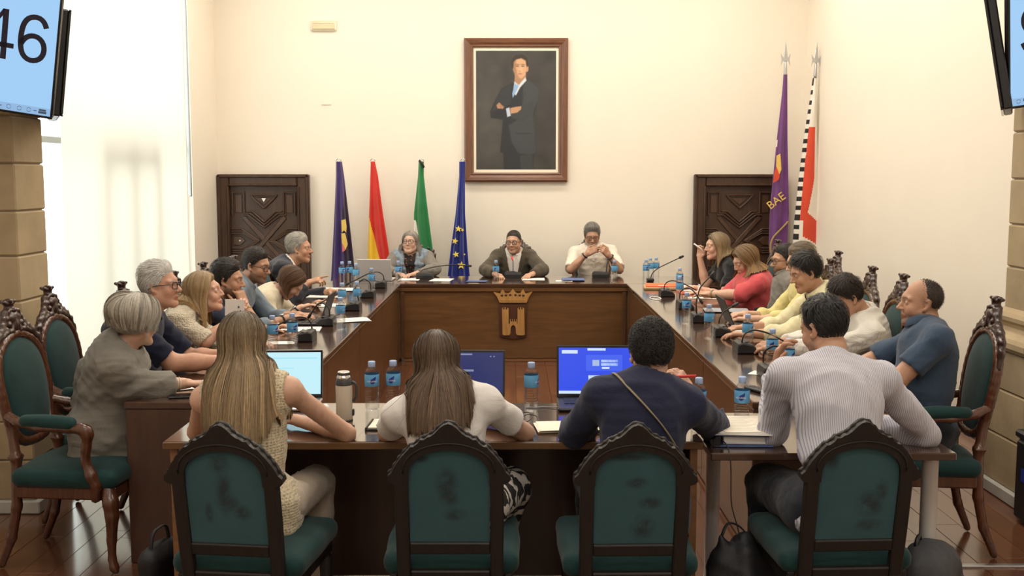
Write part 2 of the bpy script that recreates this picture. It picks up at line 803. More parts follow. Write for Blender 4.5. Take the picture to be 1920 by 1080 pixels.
def knit(name, c, dark, scale=60, strength=0.8):
    m, nt, b = _nt(name)
    v = coords(nt, (1, 1, 1))
    vo = nt.nodes.new('ShaderNodeTexVoronoi')
    vo.inputs['Scale'].default_value = scale
    vo.inputs['Randomness'].default_value = 0.35
    nt.links.new(v, vo.inputs['Vector'])
    c_ = ramp(nt, vo.outputs['Distance'], [(0.12, dark), (0.42, c)])
    w = nt.nodes.new('ShaderNodeTexWave')
    w.inputs['Scale'].default_value = scale * 0.22
    w.inputs['Distortion'].default_value = 9
    w.inputs['Detail'].default_value = 2
    nt.links.new(v, w.inputs['Vector'])
    c2 = mixcol(nt, c_, vary(c, 0.72), ramp(nt, w.outputs['Fac'], [(0.0, (0.7, 0.7, 0.7)), (0.35, (0, 0, 0))]))
    nt.links.new(c2, b.inputs['Base Color'])
    b.inputs['Roughness'].default_value = 0.9
    b.inputs['Sheen Weight'].default_value = 0.3
    bump(nt, b, vo.outputs['Distance'], strength, 0.01)
    return m


def tinted(name, c, rough=0.5, spec=0.4, sss=0.0, nscale=30, var=0.06, bmp=0.0):
    """Base colour multiplied by the mesh's 'tint' colour attribute."""
    m, nt, b = _nt(name)
    at = nt.nodes.new('ShaderNodeAttribute')
    at.attribute_name = 'tint'
    v = coords(nt)
    f = noise(nt, v, nscale, 4)
    base = ramp(nt, f, [(0.3, vary(c, 1 - var)), (0.7, vary(c, 1 + var))])
    nt.links.new(mixcol(nt, base, at.outputs['Color'], 1.0, 'MULTIPLY'), b.inputs['Base Color'])
    b.inputs['Roughness'].default_value = rough
    b.inputs['Specular IOR Level'].default_value = spec
    if sss:
        b.inputs['Subsurface Weight'].default_value = sss
        b.inputs['Subsurface Radius'].default_value = (0.012, 0.005, 0.003)
        b.inputs['Subsurface Scale'].default_value = 1.0
    if bmp:
        bump(nt, b, noise(nt, v, nscale * 5, 3), bmp, 0.002)
    return m


def emit(name, c, s, tint=False):
    m, nt, b = _nt(name)
    b.inputs['Base Color'].default_value = (0.01, 0.01, 0.01, 1)
    b.inputs['Roughness'].default_value = 0.25
    b.inputs['Emission Strength'].default_value = s
    if tint:
        at = nt.nodes.new('ShaderNodeAttribute')
        at.attribute_name = 'tint'
        nt.links.new(at.outputs['Color'], b.inputs['Emission Color'])
    else:
        b.inputs['Emission Color'].default_value = (*c, 1)
    return m


# walls and floor
m_wall = plain('cream_wall_paint', (0.87, 0.80, 0.69), 0.75, var=0.015, nscale=2, bumps=0.03)
m_ceil = plain('ceiling_paint', (0.85, 0.80, 0.70), 0.8, var=0.02)
m_floor_base = wood('floor_underlay', (0.06, 0.02, 0.01), (0.10, 0.035, 0.018), 1, 3, 0.4)
m_planks = [wood('floor_plank_a', (0.115, 0.042, 0.020), (0.17, 0.064, 0.030), 1, 2.5, 0.18, 0.5),
            wood('floor_plank_b', (0.10, 0.036, 0.017), (0.15, 0.055, 0.026), 1, 2.5, 0.18, 0.5),
            wood('floor_plank_c', (0.13, 0.047, 0.022), (0.19, 0.072, 0.034), 1, 2.5, 0.18, 0.5)]
m_stone = [plain('sandstone_a', (0.40, 0.305, 0.18), 0.85, var=0.14, nscale=5, bumps=0.35),
           plain('sandstone_b', (0.36, 0.275, 0.165), 0.85, var=0.14, nscale=6, bumps=0.35),
           plain('sandstone_c', (0.43, 0.33, 0.20), 0.85, var=0.12, nscale=4, bumps=0.35)]
m_mortar = plain('stone_joint', (0.40, 0.34, 0.25), 0.9)
m_plinth_strip = plain('grey_marble_strip', (0.45, 0.44, 0.40), 0.4, var=0.2)
m_door = wood('dark_carved_oak', (0.036, 0.016, 0.008), (0.075, 0.032, 0.015), 2, 5, 0.42, 0.15)
m_door_lit = wood('dark_carved_oak_moulding', (0.05, 0.022, 0.011), (0.09, 0.04, 0.019), 2, 5, 0.4, 0.2)  # slightly lighter oak tone for mouldings and raised fields
m_alu = plain('grey_window_aluminium', (0.45, 0.47, 0.48), 0.4, 0.6, 0.05)
m_blind = None

# furniture
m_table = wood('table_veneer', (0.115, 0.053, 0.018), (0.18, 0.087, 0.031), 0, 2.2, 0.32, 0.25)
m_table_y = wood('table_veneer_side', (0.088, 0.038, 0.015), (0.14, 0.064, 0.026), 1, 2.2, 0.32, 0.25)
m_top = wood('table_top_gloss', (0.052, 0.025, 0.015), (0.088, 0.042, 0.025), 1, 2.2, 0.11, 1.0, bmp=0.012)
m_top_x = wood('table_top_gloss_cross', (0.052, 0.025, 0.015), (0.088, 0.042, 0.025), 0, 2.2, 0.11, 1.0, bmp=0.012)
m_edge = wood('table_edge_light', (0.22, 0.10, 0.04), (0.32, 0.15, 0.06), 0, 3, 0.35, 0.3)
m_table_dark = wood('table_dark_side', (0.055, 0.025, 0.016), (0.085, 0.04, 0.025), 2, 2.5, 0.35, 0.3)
m_emblem = wood('emblem_light_wood', (0.40, 0.20, 0.06), (0.56, 0.31, 0.10), 2, 6, 0.4, 0.3)
m_emblem_dark = wood('emblem_dark_wood', (0.07, 0.026, 0.013), (0.10, 0.04, 0.02), 2, 5, 0.35, 0.4)
m_mahog = wood('chair_mahogany', (0.062, 0.020, 0.009), (0.13, 0.044, 0.018), 2, 7, 0.26, 0.6)
m_mahog_dark = wood('chair_carving_dark', (0.024, 0.010, 0.007), (0.060, 0.022, 0.013), 2, 9, 0.30, 0.5)
m_chairback = wood('chair_back_black_wood', (0.007, 0.005, 0.004), (0.016, 0.010, 0.008), 2, 8, 0.55, 0.05, bmp=0.4)
m_velvet = cloth('green_velvet', (0.007, 0.038, 0.038), 0.75, 0.18, 0.12, 0.12, 700)
m_white_metal = plain('white_enamel', (0.92, 0.90, 0.87), 0.4, 0.0, 0.03)
m_black = plain('black_plastic', (0.012, 0.012, 0.013), 0.42, 0, 0.2, 40)
m_black_gloss = plain('black_gloss', (0.008, 0.008, 0.009), 0.18, 0, 0.1)
m_dark_grey = plain('charcoal_plastic', (0.045, 0.045, 0.048), 0.45, 0, 0.15)
m_silver = plain('brushed_silver', (0.50, 0.51, 0.53), 0.30, 0.9, 0.04, 40)
m_chrome = plain('chrome', (0.75, 0.74, 0.72), 0.14, 1.0, 0.03)
m_laptop_lid = plain('pale_laptop_lid', (0.62, 0.60, 0.60), 0.4, 0.2, 0.03)
m_paper = plain('white_paper', (0.86, 0.82, 0.76), 0.8, 0, 0.02, 3)
m_paper_cream = plain('cream_paper', (0.88, 0.80, 0.66), 0.8, 0, 0.02, 3)
m_ink = plain('printed_ink', (0.12, 0.12, 0.13), 0.8)
m_white = plain('white_plastic', (0.82, 0.82, 0.82), 0.35, 0, 0.02)
m_orange = plain('orange_card', (0.85, 0.16, 0.06), 0.6, 0, 0.05)
m_tan = plain('tan_card', (0.50, 0.33, 0.18), 0.7, 0, 0.08)
m_blue_paper = plain('blue_folder', (0.10, 0.15, 0.34), 0.6, 0, 0.1)
m_grey_paper = plain('grey_folder', (0.30, 0.31, 0.34), 0.6, 0, 0.1)
m_red = plain('red_plastic', (0.75, 0.03, 0.03), 0.4, 0, 0.05)
m_bag = plain('black_nylon', (0.010, 0.010, 0.012), 0.6, 0, 0.3, 30, 0.3)
m_backpack = plain('grey_nylon', (0.055, 0.055, 0.06), 0.75, 0, 0.2, 40, 0.3)
m_gold = plain('gold_thread', (0.36, 0.25, 0.09), 0.55, 0.2, 0.15, 60, 0.3)
m_brass_pin = plain('pale_nail_head', (0.85, 0.83, 0.78), 0.25, 0.6, 0.02)
m_cable = plain('black_cable', (0.015, 0.014, 0.014), 0.5)
m_white_cable = plain('white_cable', (0.78, 0.77, 0.74), 0.45)
m_sand_steel = plain('beige_thermos_enamel', (0.55, 0.49, 0.39), 0.35, 0.1, 0.03)
# bottle
m_cap = plain('pale_blue_cap', (0.36, 0.48, 0.74), 0.4, 0, 0.03)
m_label = plain('bottle_label_blue', (0.11, 0.36, 0.64), 0.35, 0, 0.04)
m_drop = plain('bottle_label_navy', (0.012, 0.03, 0.25), 0.35, 0, 0.04)
m_letter = plain('white_lettering', (0.85, 0.87, 0.92), 0.5, 0, 0.01)


def clear_plastic():
    m, nt, b = _nt('clear_water_bottle')
    b.inputs['Base Color'].default_value = (0.95, 0.97, 0.98, 1)
    b.inputs['Roughness'].default_value = 0.04
    b.inputs['IOR'].default_value = 1.25
    b.inputs['Transmission Weight'].default_value = 1.0
    out = nt.nodes['Material Output']
    tr = nt.nodes.new('ShaderNodeBsdfTransparent')
    tr.inputs[0].default_value = (0.93, 0.95, 0.96, 1)
    mx = nt.nodes.new('ShaderNodeMixShader')
    mx.inputs[0].default_value = 0.25
    nt.links.new(tr.outputs[0], mx.inputs[1])
    nt.links.new(b.outputs[0], mx.inputs[2])
    nt.links.new(mx.outputs[0], out.inputs['Surface'])
    return m


def thin_glass():
    m, nt, b = _nt('window_glass')
    out = nt.nodes['Material Output']
    tr = nt.nodes.new('ShaderNodeBsdfTransparent')
    tr.inputs[0].default_value = (0.93, 0.98, 0.98, 1)
    gl = nt.nodes.new('ShaderNodeBsdfGlossy')
    gl.inputs['Roughness'].default_value = 0.02
    mx = nt.nodes.new('ShaderNodeMixShader')
    mx.inputs[0].default_value = 0.05
    nt.links.new(tr.outputs[0], mx.inputs[1])
    nt.links.new(gl.outputs[0], mx.inputs[2])
    nt.links.new(mx.outputs[0], out.inputs['Surface'])
    return m


def blind_fabric():
    m, nt, b = _nt('translucent_blind_fabric')
    out = nt.nodes['Material Output']
    v = coords(nt)
    f = noise(nt, v, 180, 2)
    c = ramp(nt, f, [(0.3, (0.67, 0.625, 0.535)), (0.7, (0.71, 0.66, 0.57))])
    d = nt.nodes.new('ShaderNodeBsdfDiffuse')
    t = nt.nodes.new('ShaderNodeBsdfTranslucent')
    nt.links.new(c, d.inputs[0])
    nt.links.new(c, t.inputs[0])
    mx = nt.nodes.new('ShaderNodeMixShader')
    mx.inputs[0].default_value = 0.55
    nt.links.new(d.outputs[0], mx.inputs[1])
    nt.links.new(t.outputs[0], mx.inputs[2])
    nt.links.new(mx.outputs[0], out.inputs['Surface'])
    return m


m_water = clear_plastic()
m_glass = thin_glass()
m_blind = blind_fabric()


def stained_velvet(seed):
    """Chair-back fabric with darker worn blotches of their own."""
    m, nt, b = _nt('stained_green_velvet')
    v = coords(nt)
    f = noise(nt, v, 9, 4)
    base = ramp(nt, f, [(0.3, (0.019, 0.074, 0.088)), (0.7, (0.025, 0.092, 0.108))])
    mp = nt.nodes.new('ShaderNodeMapping')
    mp.inputs['Location'].default_value = (seed * 1.37, seed * 0.6, seed * 2.1)
    nt.links.new(v, mp.inputs['Vector'])
    st = noise(nt, mp.outputs[0], 11.0, 6, 0.7, 0.7)
    stm = ramp(nt, st, [(0.34, (0, 0, 0)), (0.52, (0.95, 0.95, 0.95))])
    # worn marks confined to soft patches (x, z, half width, half height)
    PATCH = {0: [(-0.015, 0.845, 0.045, 0.05), (-0.005, 0.735, 0.035, 0.10), (0.005, 0.700, 0.05, 0.04), (-0.065, 0.66, 0.02, 0.05), (0.055, 0.665, 0.04, 0.035)],
             1: [(-0.01, 0.77, 0.05, 0.07), (0.0, 0.72, 0.045, 0.05), (0.02, 0.65, 0.05, 0.03), (-0.1, 0.86, 0.04, 0.02)],
             2: [(0.005, 0.775, 0.05, 0.025), (0.055, 0.70, 0.05, 0.03), (0.03, 0.61, 0.05, 0.06), (-0.03, 0.87, 0.1, 0.02)],
             3: [(0.05, 0.68, 0.06, 0.06), (0.085, 0.72, 0.03, 0.06), (0.05, 0.60, 0.06, 0.03), (-0.1, 0.84, 0.03, 0.04)]}[seed % 4]
    tot = None
    for (px_, pz_, wx, wz) in PATCH:
        m2 = nt.nodes.new('ShaderNodeMapping')
        m2.vector_type = 'POINT'
        m2.inputs['Scale'].default_value = (1 / wx, 0.0, 1 / wz)
        m2.inputs['Location'].default_value = (-px_ / wx, 0.0, -pz_ / wz)
        nt.links.new(v, m2.inputs['Vector'])
        ln = nt.nodes.new('ShaderNodeVectorMath')
        ln.operation = 'LENGTH'
        nt.links.new(m2.outputs[0], ln.inputs[0])
        r_ = ramp(nt, ln.outputs['Value'], [(0.35, (1, 1, 1)), (1.0, (0, 0, 0))])
        tot = r_ if tot is None else mixcol(nt, tot, r_, 1.0, 'LIGHTEN')
    fac = mixcol(nt, stm, tot, 1.0, 'MULTIPLY')
    nt.links.new(mixcol(nt, base, (0.008, 0.022, 0.03), fac), b.inputs['Base Color'])
    b.inputs['Roughness'].default_value = 0.8
    b.inputs['Sheen Weight'].default_value = 0.3
    bump(nt, b, noise(nt, v, 300, 2), 0.15, 0.003)
    return m
# ------------------------------------------------------------------ the room shell
BACK_Y, WALL_X = 12.2, 3.33
CEIL_Z = 4.8
GAP = 0.003


def struct(name, mb, mats, parent=None, **kw):
    o = mk(name, mb, mats, parent, **kw)
    if parent is None:
        o['kind'] = 'structure'
    return o


# floor with real boards where they can be told apart
fb = MB().box((0, 4.6, -0.06), (8.4, 15.6, 0.08))
floor = struct('floor', fb, m_floor_base)
plank_meshes = []
PW = 0.145
for L in (1.1, 1.5, 1.9):
    for m in m_planks:
        me = MB().box((0, L / 2, -0.0125), (PW - 0.0015, L - 0.0015, 0.025), r=0.0012).mesh('plank')
        me.materials.append(m)
        plank_meshes.append((L, me))
rr = random.Random(3)
n_pl = 0
ncol = int(6.62 / PW)
for i in range(ncol):
    x = -3.29 + PW * (i + 0.5)
    y = 3.9 + rr.uniform(-1.0, 0)
    while y < 11.9:
        L, me = rr.choice(plank_meshes)
        # boards that the photograph shows: left strip, inside the horseshoe, right strip
        seen = (x < -1.55 and y < 7.5) or (abs(x) < 1.2 and 8.0 < y + L and y < 10.4) or (x > 1.3 and y < 9.0)
        if seen and n_pl < 290:
            mk('plank', me, None, floor, (x, y, rr.uniform(-0.0006, 0.0006)))
            n_pl += 1
        y += L
# remaining boards, joined
pf = MB()
rr = random.Random(5)
for i in range(ncol):
    x = -3.29 + PW * (i + 0.5)
    for (y0, y1) in ((-3.0, 3.0), (3.0, 5.0), (5.0, 7.0), (7.0, 9.0), (9.0, 12.1)):
        pf.box((x, (y0 + y1) / 2, -0.0150), (PW - 0.0015, y1 - y0 - 0.002, 0.020))
struct('plank_field', pf, m_planks[1], floor)
for c in _children[floor.name]:
    if c.name.startswith('plank_field'):
        c['kind'] = 'stuff'

# walls
struct('wall_back', MB().box((0, BACK_Y + 0.15, CEIL_Z / 2), (2 * WALL_X + 0.9, 0.3, CEIL_Z)), m_wall)
struct('wall_right', MB().box((WALL_X + 0.15, 4.6, CEIL_Z / 2), (0.3, 15.2, CEIL_Z)), m_wall)
WY0, WY1, WZ0, WZ1 = 7.0, 11.22, 0.10, 4.45
wl = MB()
wl.box((-WALL_X - 0.15, (-3 + WY0) / 2, CEIL_Z / 2), (0.3, WY0 + 3, CEIL_Z))
wl.box((-WALL_X - 0.15, (WY1 + BACK_Y) / 2, CEIL_Z / 2), (0.3, BACK_Y - WY1, CEIL_Z))
wl.box((-WALL_X - 0.15, (WY0 + WY1) / 2, WZ0 / 2), (0.3, WY1 - WY0, WZ0))
wl.box((-WALL_X - 0.15, (WY0 + WY1) / 2, (WZ1 + CEIL_Z) / 2), (0.3, WY1 - WY0, CEIL_Z - WZ1))
struct('wall_left', wl, m_wall)
struct('wall_front', MB().box((0, -3.15, CEIL_Z / 2), (2 * WALL_X + 0.9, 0.3, CEIL_Z)), m_wall)
struct('ceiling', MB().box((0, 4.6, CEIL_Z + 0.1), (2 * WALL_X + 0.9, 15.8, 0.2)), m_ceil)
bb = MB()
bb.box((WALL_X - 0.009, 9.2, 0.045), (0.018, 5.95, 0.09), r=0.004)
struct('baseboard_right', bb, m_plinth_strip)
bb = MB()
for x0, x1 in ((-2.28, 2.06), (3.14, 3.31)):
    bb.box(((x0 + x1) / 2, BACK_Y - 0.009, 0.045), (x1 - x0, 0.018, 0.09), r=0.004)
struct('baseboard_back', bb, m_plinth_strip)

# window: aluminium frame, panes, casement bars behind the roller blind
win = empty('window_1', (-WALL_X - 0.13, WY0, WZ0), kind='structure')
WL, WH = WY1 - WY0, WZ1 - WZ0
TZ = 2.10 - WZ0
fr = MB()
for y in (0.03, WL - 0.03):
    fr.box((0, y, WH / 2), (0.08, 0.06, WH), r=0.006)
for z in (0.03, WH - 0.03):
    fr.box((0, WL / 2, z), (0.08, WL, 0.06), r=0.006)
mk('window_frame', fr, m_alu, win)
mk('transom', MB().box((0, WL / 2, TZ), (0.075, WL - 0.12, 0.05), r=0.006), m_alu, win)
for y in (1.72, 2.38, 3.02):
    mk('casement_stile', MB().box((0.03, y, TZ / 2), (0.06, 0.075, TZ - 0.05), r=0.006), m_alu, win)
mk('casement_rail', MB().box((0.03, 2.37, TZ - 0.12), (0.058, 1.3, 0.09), r=0.006), m_alu, win)
for y0, y1, z0, z1 in ((0.06, 1.69, 0.06, TZ - 0.03), (1.75, 2.35, 0.06, TZ - 0.17), (2.41, 2.99, 0.06, TZ - 0.17), (3.06, WL - 0.06, 0.06, TZ - 0.03),
                       (0.06, WL - 0.06, TZ + 0.03, WH - 0.06)):
    mk('pane', MB().box((-0.01, (y0 + y1) / 2, (z0 + z1) / 2), (0.006, y1 - y0, z1 - z0)), m_glass, win)

bl = empty('roller_blind', (-WALL_X + 0.045, 7.84, 4.42), label='tall white translucent roller blind over the bright window', cat='blind')
g = np.zeros((30, 24, 3))
for i in range(30):
    for j in range(24):
        z = -0.02 - (4.42 - 0.16) * i / 29
        y = 3.03 * j / 23
        g[i, j] = (0.004 * math.sin(j * 0.9 + i * 0.1) + 0.003 * math.sin(i * 0.5), y, z)
mk('blind_cloth', MB().grid(g), m_blind, bl)
mk('roller_tube', MB().tube([(0, -0.02, 0.0), (0, 3.06, 0.0)], 0.03, 14), m_white, bl)
mk('bottom_bar', MB().box((0, 1.515, -4.29), (0.02, 3.03, 0.03), r=0.006), m_white, bl)
mk('bracket', MB().box((0.01, 3.10, -0.01), (0.09, 0.05, 0.10), r=0.01), m_dark_grey, bl)
mk('curtain_post', MB().box((-0.02, 3.20, -1.35), (0.03, 0.035, 2.9), r=0.006), m_alu, bl)

# small things on the back wall
e = empty('emergency_light', on_y(607, 47, BACK_Y - 0.02), label='small cream emergency light box high on back wall', cat='light')
mk('housing', MB().box((0, 0, 0), (0.285, 0.036, 0.125), r=0.012), m_paper_cream, e)
mk('diffuser', MB().box((0, -0.022, -0.02), (0.25, 0.012, 0.055), r=0.005), m_tan.copy() if False else plain('dull_diffuser', (0.70, 0.58, 0.38), 0.4), e)
mk('upper_lens', MB().box((0, -0.020, 0.030), (0.25, 0.01, 0.035), r=0.004), plain('pale_lens', (0.80, 0.68, 0.48), 0.4), e)
tag(mk('cover_plate', MB().box((0, 0, 0), (0.11, 0.008, 0.022), r=0.003), m_paper_cream, None, on_y(612, 195, BACK_Y - 0.005)),
    'thin blank cream cover strip on back wall below emergency light', 'cover plate')


# ------------------------------------------------------------------ stone piers of the arch
def pier(name, side, x_in, y0, y1, x_out, dz=0.0):
    root = empty(name, (0, 0, 0), kind='structure')
    s = side
    xa, xb = sorted((x_in, x_out))
    core = MB().box(((xa + xb) / 2, (y0 + y1) / 2, CEIL_Z / 2), (xb - xa - 0.03, y1 - y0 - 0.03, CEIL_Z))
    mk('core', core, m_mortar, root)
    rr = random.Random(11 if s > 0 else 12)
    z = 1.26 + dz
    k = 0
    while z < CEIL_Z - 0.02:
        h = min(0.255 + rr.uniform(-0.02, 0.02), CEIL_Z - z)
        # two or three stones per course
        cuts = [0.0, 0.42 if k % 2 else 0.62, 1.0]
        for a, b in zip(cuts[:-1], cuts[1:]):
            xs = [x_in + s * (abs(x_out - x_in)) * t for t in (a, b)]
            x0, x1 = sorted(xs)
            d = rr.uniform(-0.003, 0.003)
            o = MB().box(((x0 + x1) / 2, (y0 + y1) / 2 + d, z + h / 2), (x1 - x0 - 0.004, y1 - y0 + rr.uniform(0, 0.004), h - 0.005), r=0.008)
            mk('stone', o, rr.choice(m_stone), root)
        z += h
        k += 1
    # moulded base: torus, scotia, torus (a swept square profile)
    prof = [(0.0, 1.28), (0.012, 1.262), (0.04, 1.258), (0.052, 1.238), (0.048, 1.215), (0.022, 1.195), (0.016, 1.175), (0.03, 1.155), (0.055, 1.148), (0.062, 1.14),
            (0.085, 1.128), (0.096, 1.105), (0.094, 1.075), (0.075, 1.05), (0.06, 1.045)]
    mb = MB()
    rings = []
    for d, zz in prof:
        zz += dz
        x0, x1 = sorted((x_in - s * d, x_out))
        ya, yb = y0 - d, y1 + d
        rings.append([(x0, ya, zz), (x1, ya, zz), (x1, yb, zz), (x0, yb, zz)])
    R = np.array(rings)[::-1]
    mb.grid(R, smooth=False, wrap=True)
    mk('moulded_base', mb, m_stone[2], root)
    # plinth of large blocks
    zc = [0.07, 0.07 + (0.98 + dz) * 0.36, 0.07 + (0.98 + dz) * 0.7, 1.05 + dz]
    for a, b in zip(zc[:-1], zc[1:]):
        x0, x1 = sorted((x_in - s * 0.058, x_out))
        mk('plinth_block', MB().box(((x0 + x1) / 2, (y0 + y1) / 2, (a + b) / 2), (x1 - x0, y1 - y0 + 0.116, b - a - 0.004), r=0.008), m_stone[rr.randrange(2)], root)
    x0, x1 = sorted((x_in - s * 0.085, x_out))
    mk('marble_skirting', MB().box(((x0 + x1) / 2, (y0 + y1) / 2, 0.038), (x1 - x0, y1 - y0 + 0.17, 0.072), r=0.006), m_plinth_strip, root)
    return root


pier('pillar_right', 1, 2.86, 5.78, 6.14, 3.32, -0.20)
pier('pillar_left', -1, -2.645, 5.72, 6.08, -3.32, -0.36)
struct('trim_1', MB().box((2.62, 4.86, 0.004), (1.5, 0.035, 0.012), r=0.003), m_silver)


# ------------------------------------------------------------------ carved doors
def carved_door(name, x0, x1, z1, pins):
    root = empty(name, ((x0 + x1) / 2, BACK_Y, 0), kind='structure')
    w = x1 - x0
    fwid = 0.135
    for sx in (-1, 1):
        fp = MB().box((sx * (w / 2 - fwid / 2), -0.045, z1 / 2), (fwid, 0.085, z1), r=0.012)
        mk('door_jamb', fp, m_door, root)
        mk('jamb_bead', MB().box((sx * (w / 2 - 0.02), -0.095, z1 / 2), (0.035, 0.02, z1 - 0.01), r=0.008), m_door, root)
        mk('jamb_bead', MB().box((sx * (w / 2 - fwid + 0.015), -0.09, (z1 - fwid) / 2), (0.025, 0.03, z1 - fwid), r=0.008), m_door, root)
    mk('door_head', MB().box((0, -0.045, z1 - fwid / 2), (w - 2 * fwid, 0.084, fwid), r=0.012), m_door, root)
    mk('head_bead', MB().box((0, -0.095, z1 - 0.02), (w - 0.01, 0.02, 0.035), r=0.008), m_door, root)
    mk('head_bead', MB().box((0, -0.09, z1 - fwid + 0.015), (w - 2 * fwid, 0.03, 0.025), r=0.008), m_door, root)
    lw = w - 2 * fwid
    lh = z1 - fwid
    mk('door_leaf', MB().box((0, -0.02, lh / 2), (lw, 0.03, lh)), m_door, root)

    def strip(pts, wd=0.016, dp=0.03, y=-0.035):
        mb = MB()
        for (ax, az), (bx, bz) in zip(pts[:-1], pts[1:]):
            L = math.hypot(bx - ax, bz - az) + wd * 0.6
            a = math.atan2(bz - az, bx - ax)
            mb.box(((ax + bx) / 2, y - dp / 2, (az + bz) / 2), (L, dp, wd), R=rotm(0, -a, 0), r=0.005)
        mk('carved_moulding', mb, m_door_lit, root)

    def field(pts, y=-0.035, dp=0.018):
        mk('raised_field', MB().prism(pts, dp, M=np.array([[1, 0, 0, 0], [0, 1, 0, y - dp / 2], [0, 0, 1, 0], [0, 0, 0, 1]]), bev=0.006), m_door_lit, root)
    hw = lw / 2
    for cz in (lh - 0.62, lh - 0.62 - 1.08):
        for k in range(3):                      # nested chevrons above and below the crossing
            o = 0.028 * k
            a, vv, hh = 0.135 + 0.9 * o, 0.15 + o * 1.25, 0.30 + 0.0 * o
            for s in (1, -1):
                t = 0.335 - o * 0.75
                if cz + s * t < 0.02:
                    continue
                strip([(-a - 0.065, cz + s * t), (-a, cz + s * t), (0, cz + s * (0.155 - 0.0 + 0.0 - o * 1.15 + 0.06)), (a, cz + s * t), (a + 0.065, cz + s * t)])
            for s in (1, -1):                   # nested chevrons left and right
                e = 0.085 + o * 0.9
                strip([(s * (hw - 0.01), cz + e), (s * (hw - 0.135 + 0.2 * o), cz + e), (s * (0.105 - o * 0.75), cz), (s * (hw - 0.135 + 0.2 * o), cz - e), (s * (hw - 0.01), cz - e)])
        # raised central cross
        for a in (math.radians(49), -math.radians(49)):
            c, s_ = math.cos(a), math.sin(a)
            d = 0.052
            q = []
            for (u, v) in ((-0.36, -d / 2), (0.36, -d / 2), (0.36, d / 2), (-0.36, d / 2)):
                q.append((u * c - v * s_, cz + u * s_ + v * c))
            field(q, dp=0.014 + 0.006 * (a > 0))
        for s in (1, -1):
            field([(s * (hw - 0.03), cz + 0.05), (s * (hw - 0.11), cz + 0.05), (s * (hw - 0.165), cz), (s * (hw - 0.11), cz - 0.05), (s * (hw - 0.03), cz - 0.05)])
            if pins:
                mk('door_stud', MB().lathe([(0.012, 0), (0.010, 0.006), (0.004, 0.010)], 10, (s * (hw - 0.10), -0.052, cz), rotm(PI / 2)), m_brass_pin, root)
            for sz in (1, -1):
                zt = cz + sz * 0.42
                if zt > 0.1:
                    strip([(s * (hw - 0.03), zt - 0.13), (s * (hw - 0.03), zt + 0.13), (s * (hw - 0.16), zt + 0.13), (s * (hw - 0.16), zt - 0.13 + 0.02)])
                    field([(s * (hw - 0.055), zt - 0.10), (s * (hw - 0.055), zt + 0.10), (s * (hw - 0.135), zt + 0.10), (s * (hw - 0.135), zt - 0.10)], dp=0.012)
        zt = cz + 0.46
        strip([(-0.15, zt + 0.06), (0.15, zt + 0.06), (0.10, zt + 0.0), (0, zt - 0.09), (-0.10, zt), (-0.15, zt + 0.06)])
        field([(-0.09, zt + 0.03), (0.09, zt + 0.03), (0, zt - 0.055)], dp=0.012)
    if pins:
        mk('peep_plate', MB().prism([(-0.026, 0.02), (0.026, 0.02), (0, -0.022)], 0.006, M=np.array([[1, 0, 0, 0.0], [0, 1, 0, -0.056], [0, 0, 1, lh - 0.155], [0, 0, 0, 1]])), m_brass_pin, root)
    return root


carved_door('door_1', -3.325, -2.285, 1.85, True)
carved_door('door_2', 2.075, 3.12, 1.85, False)


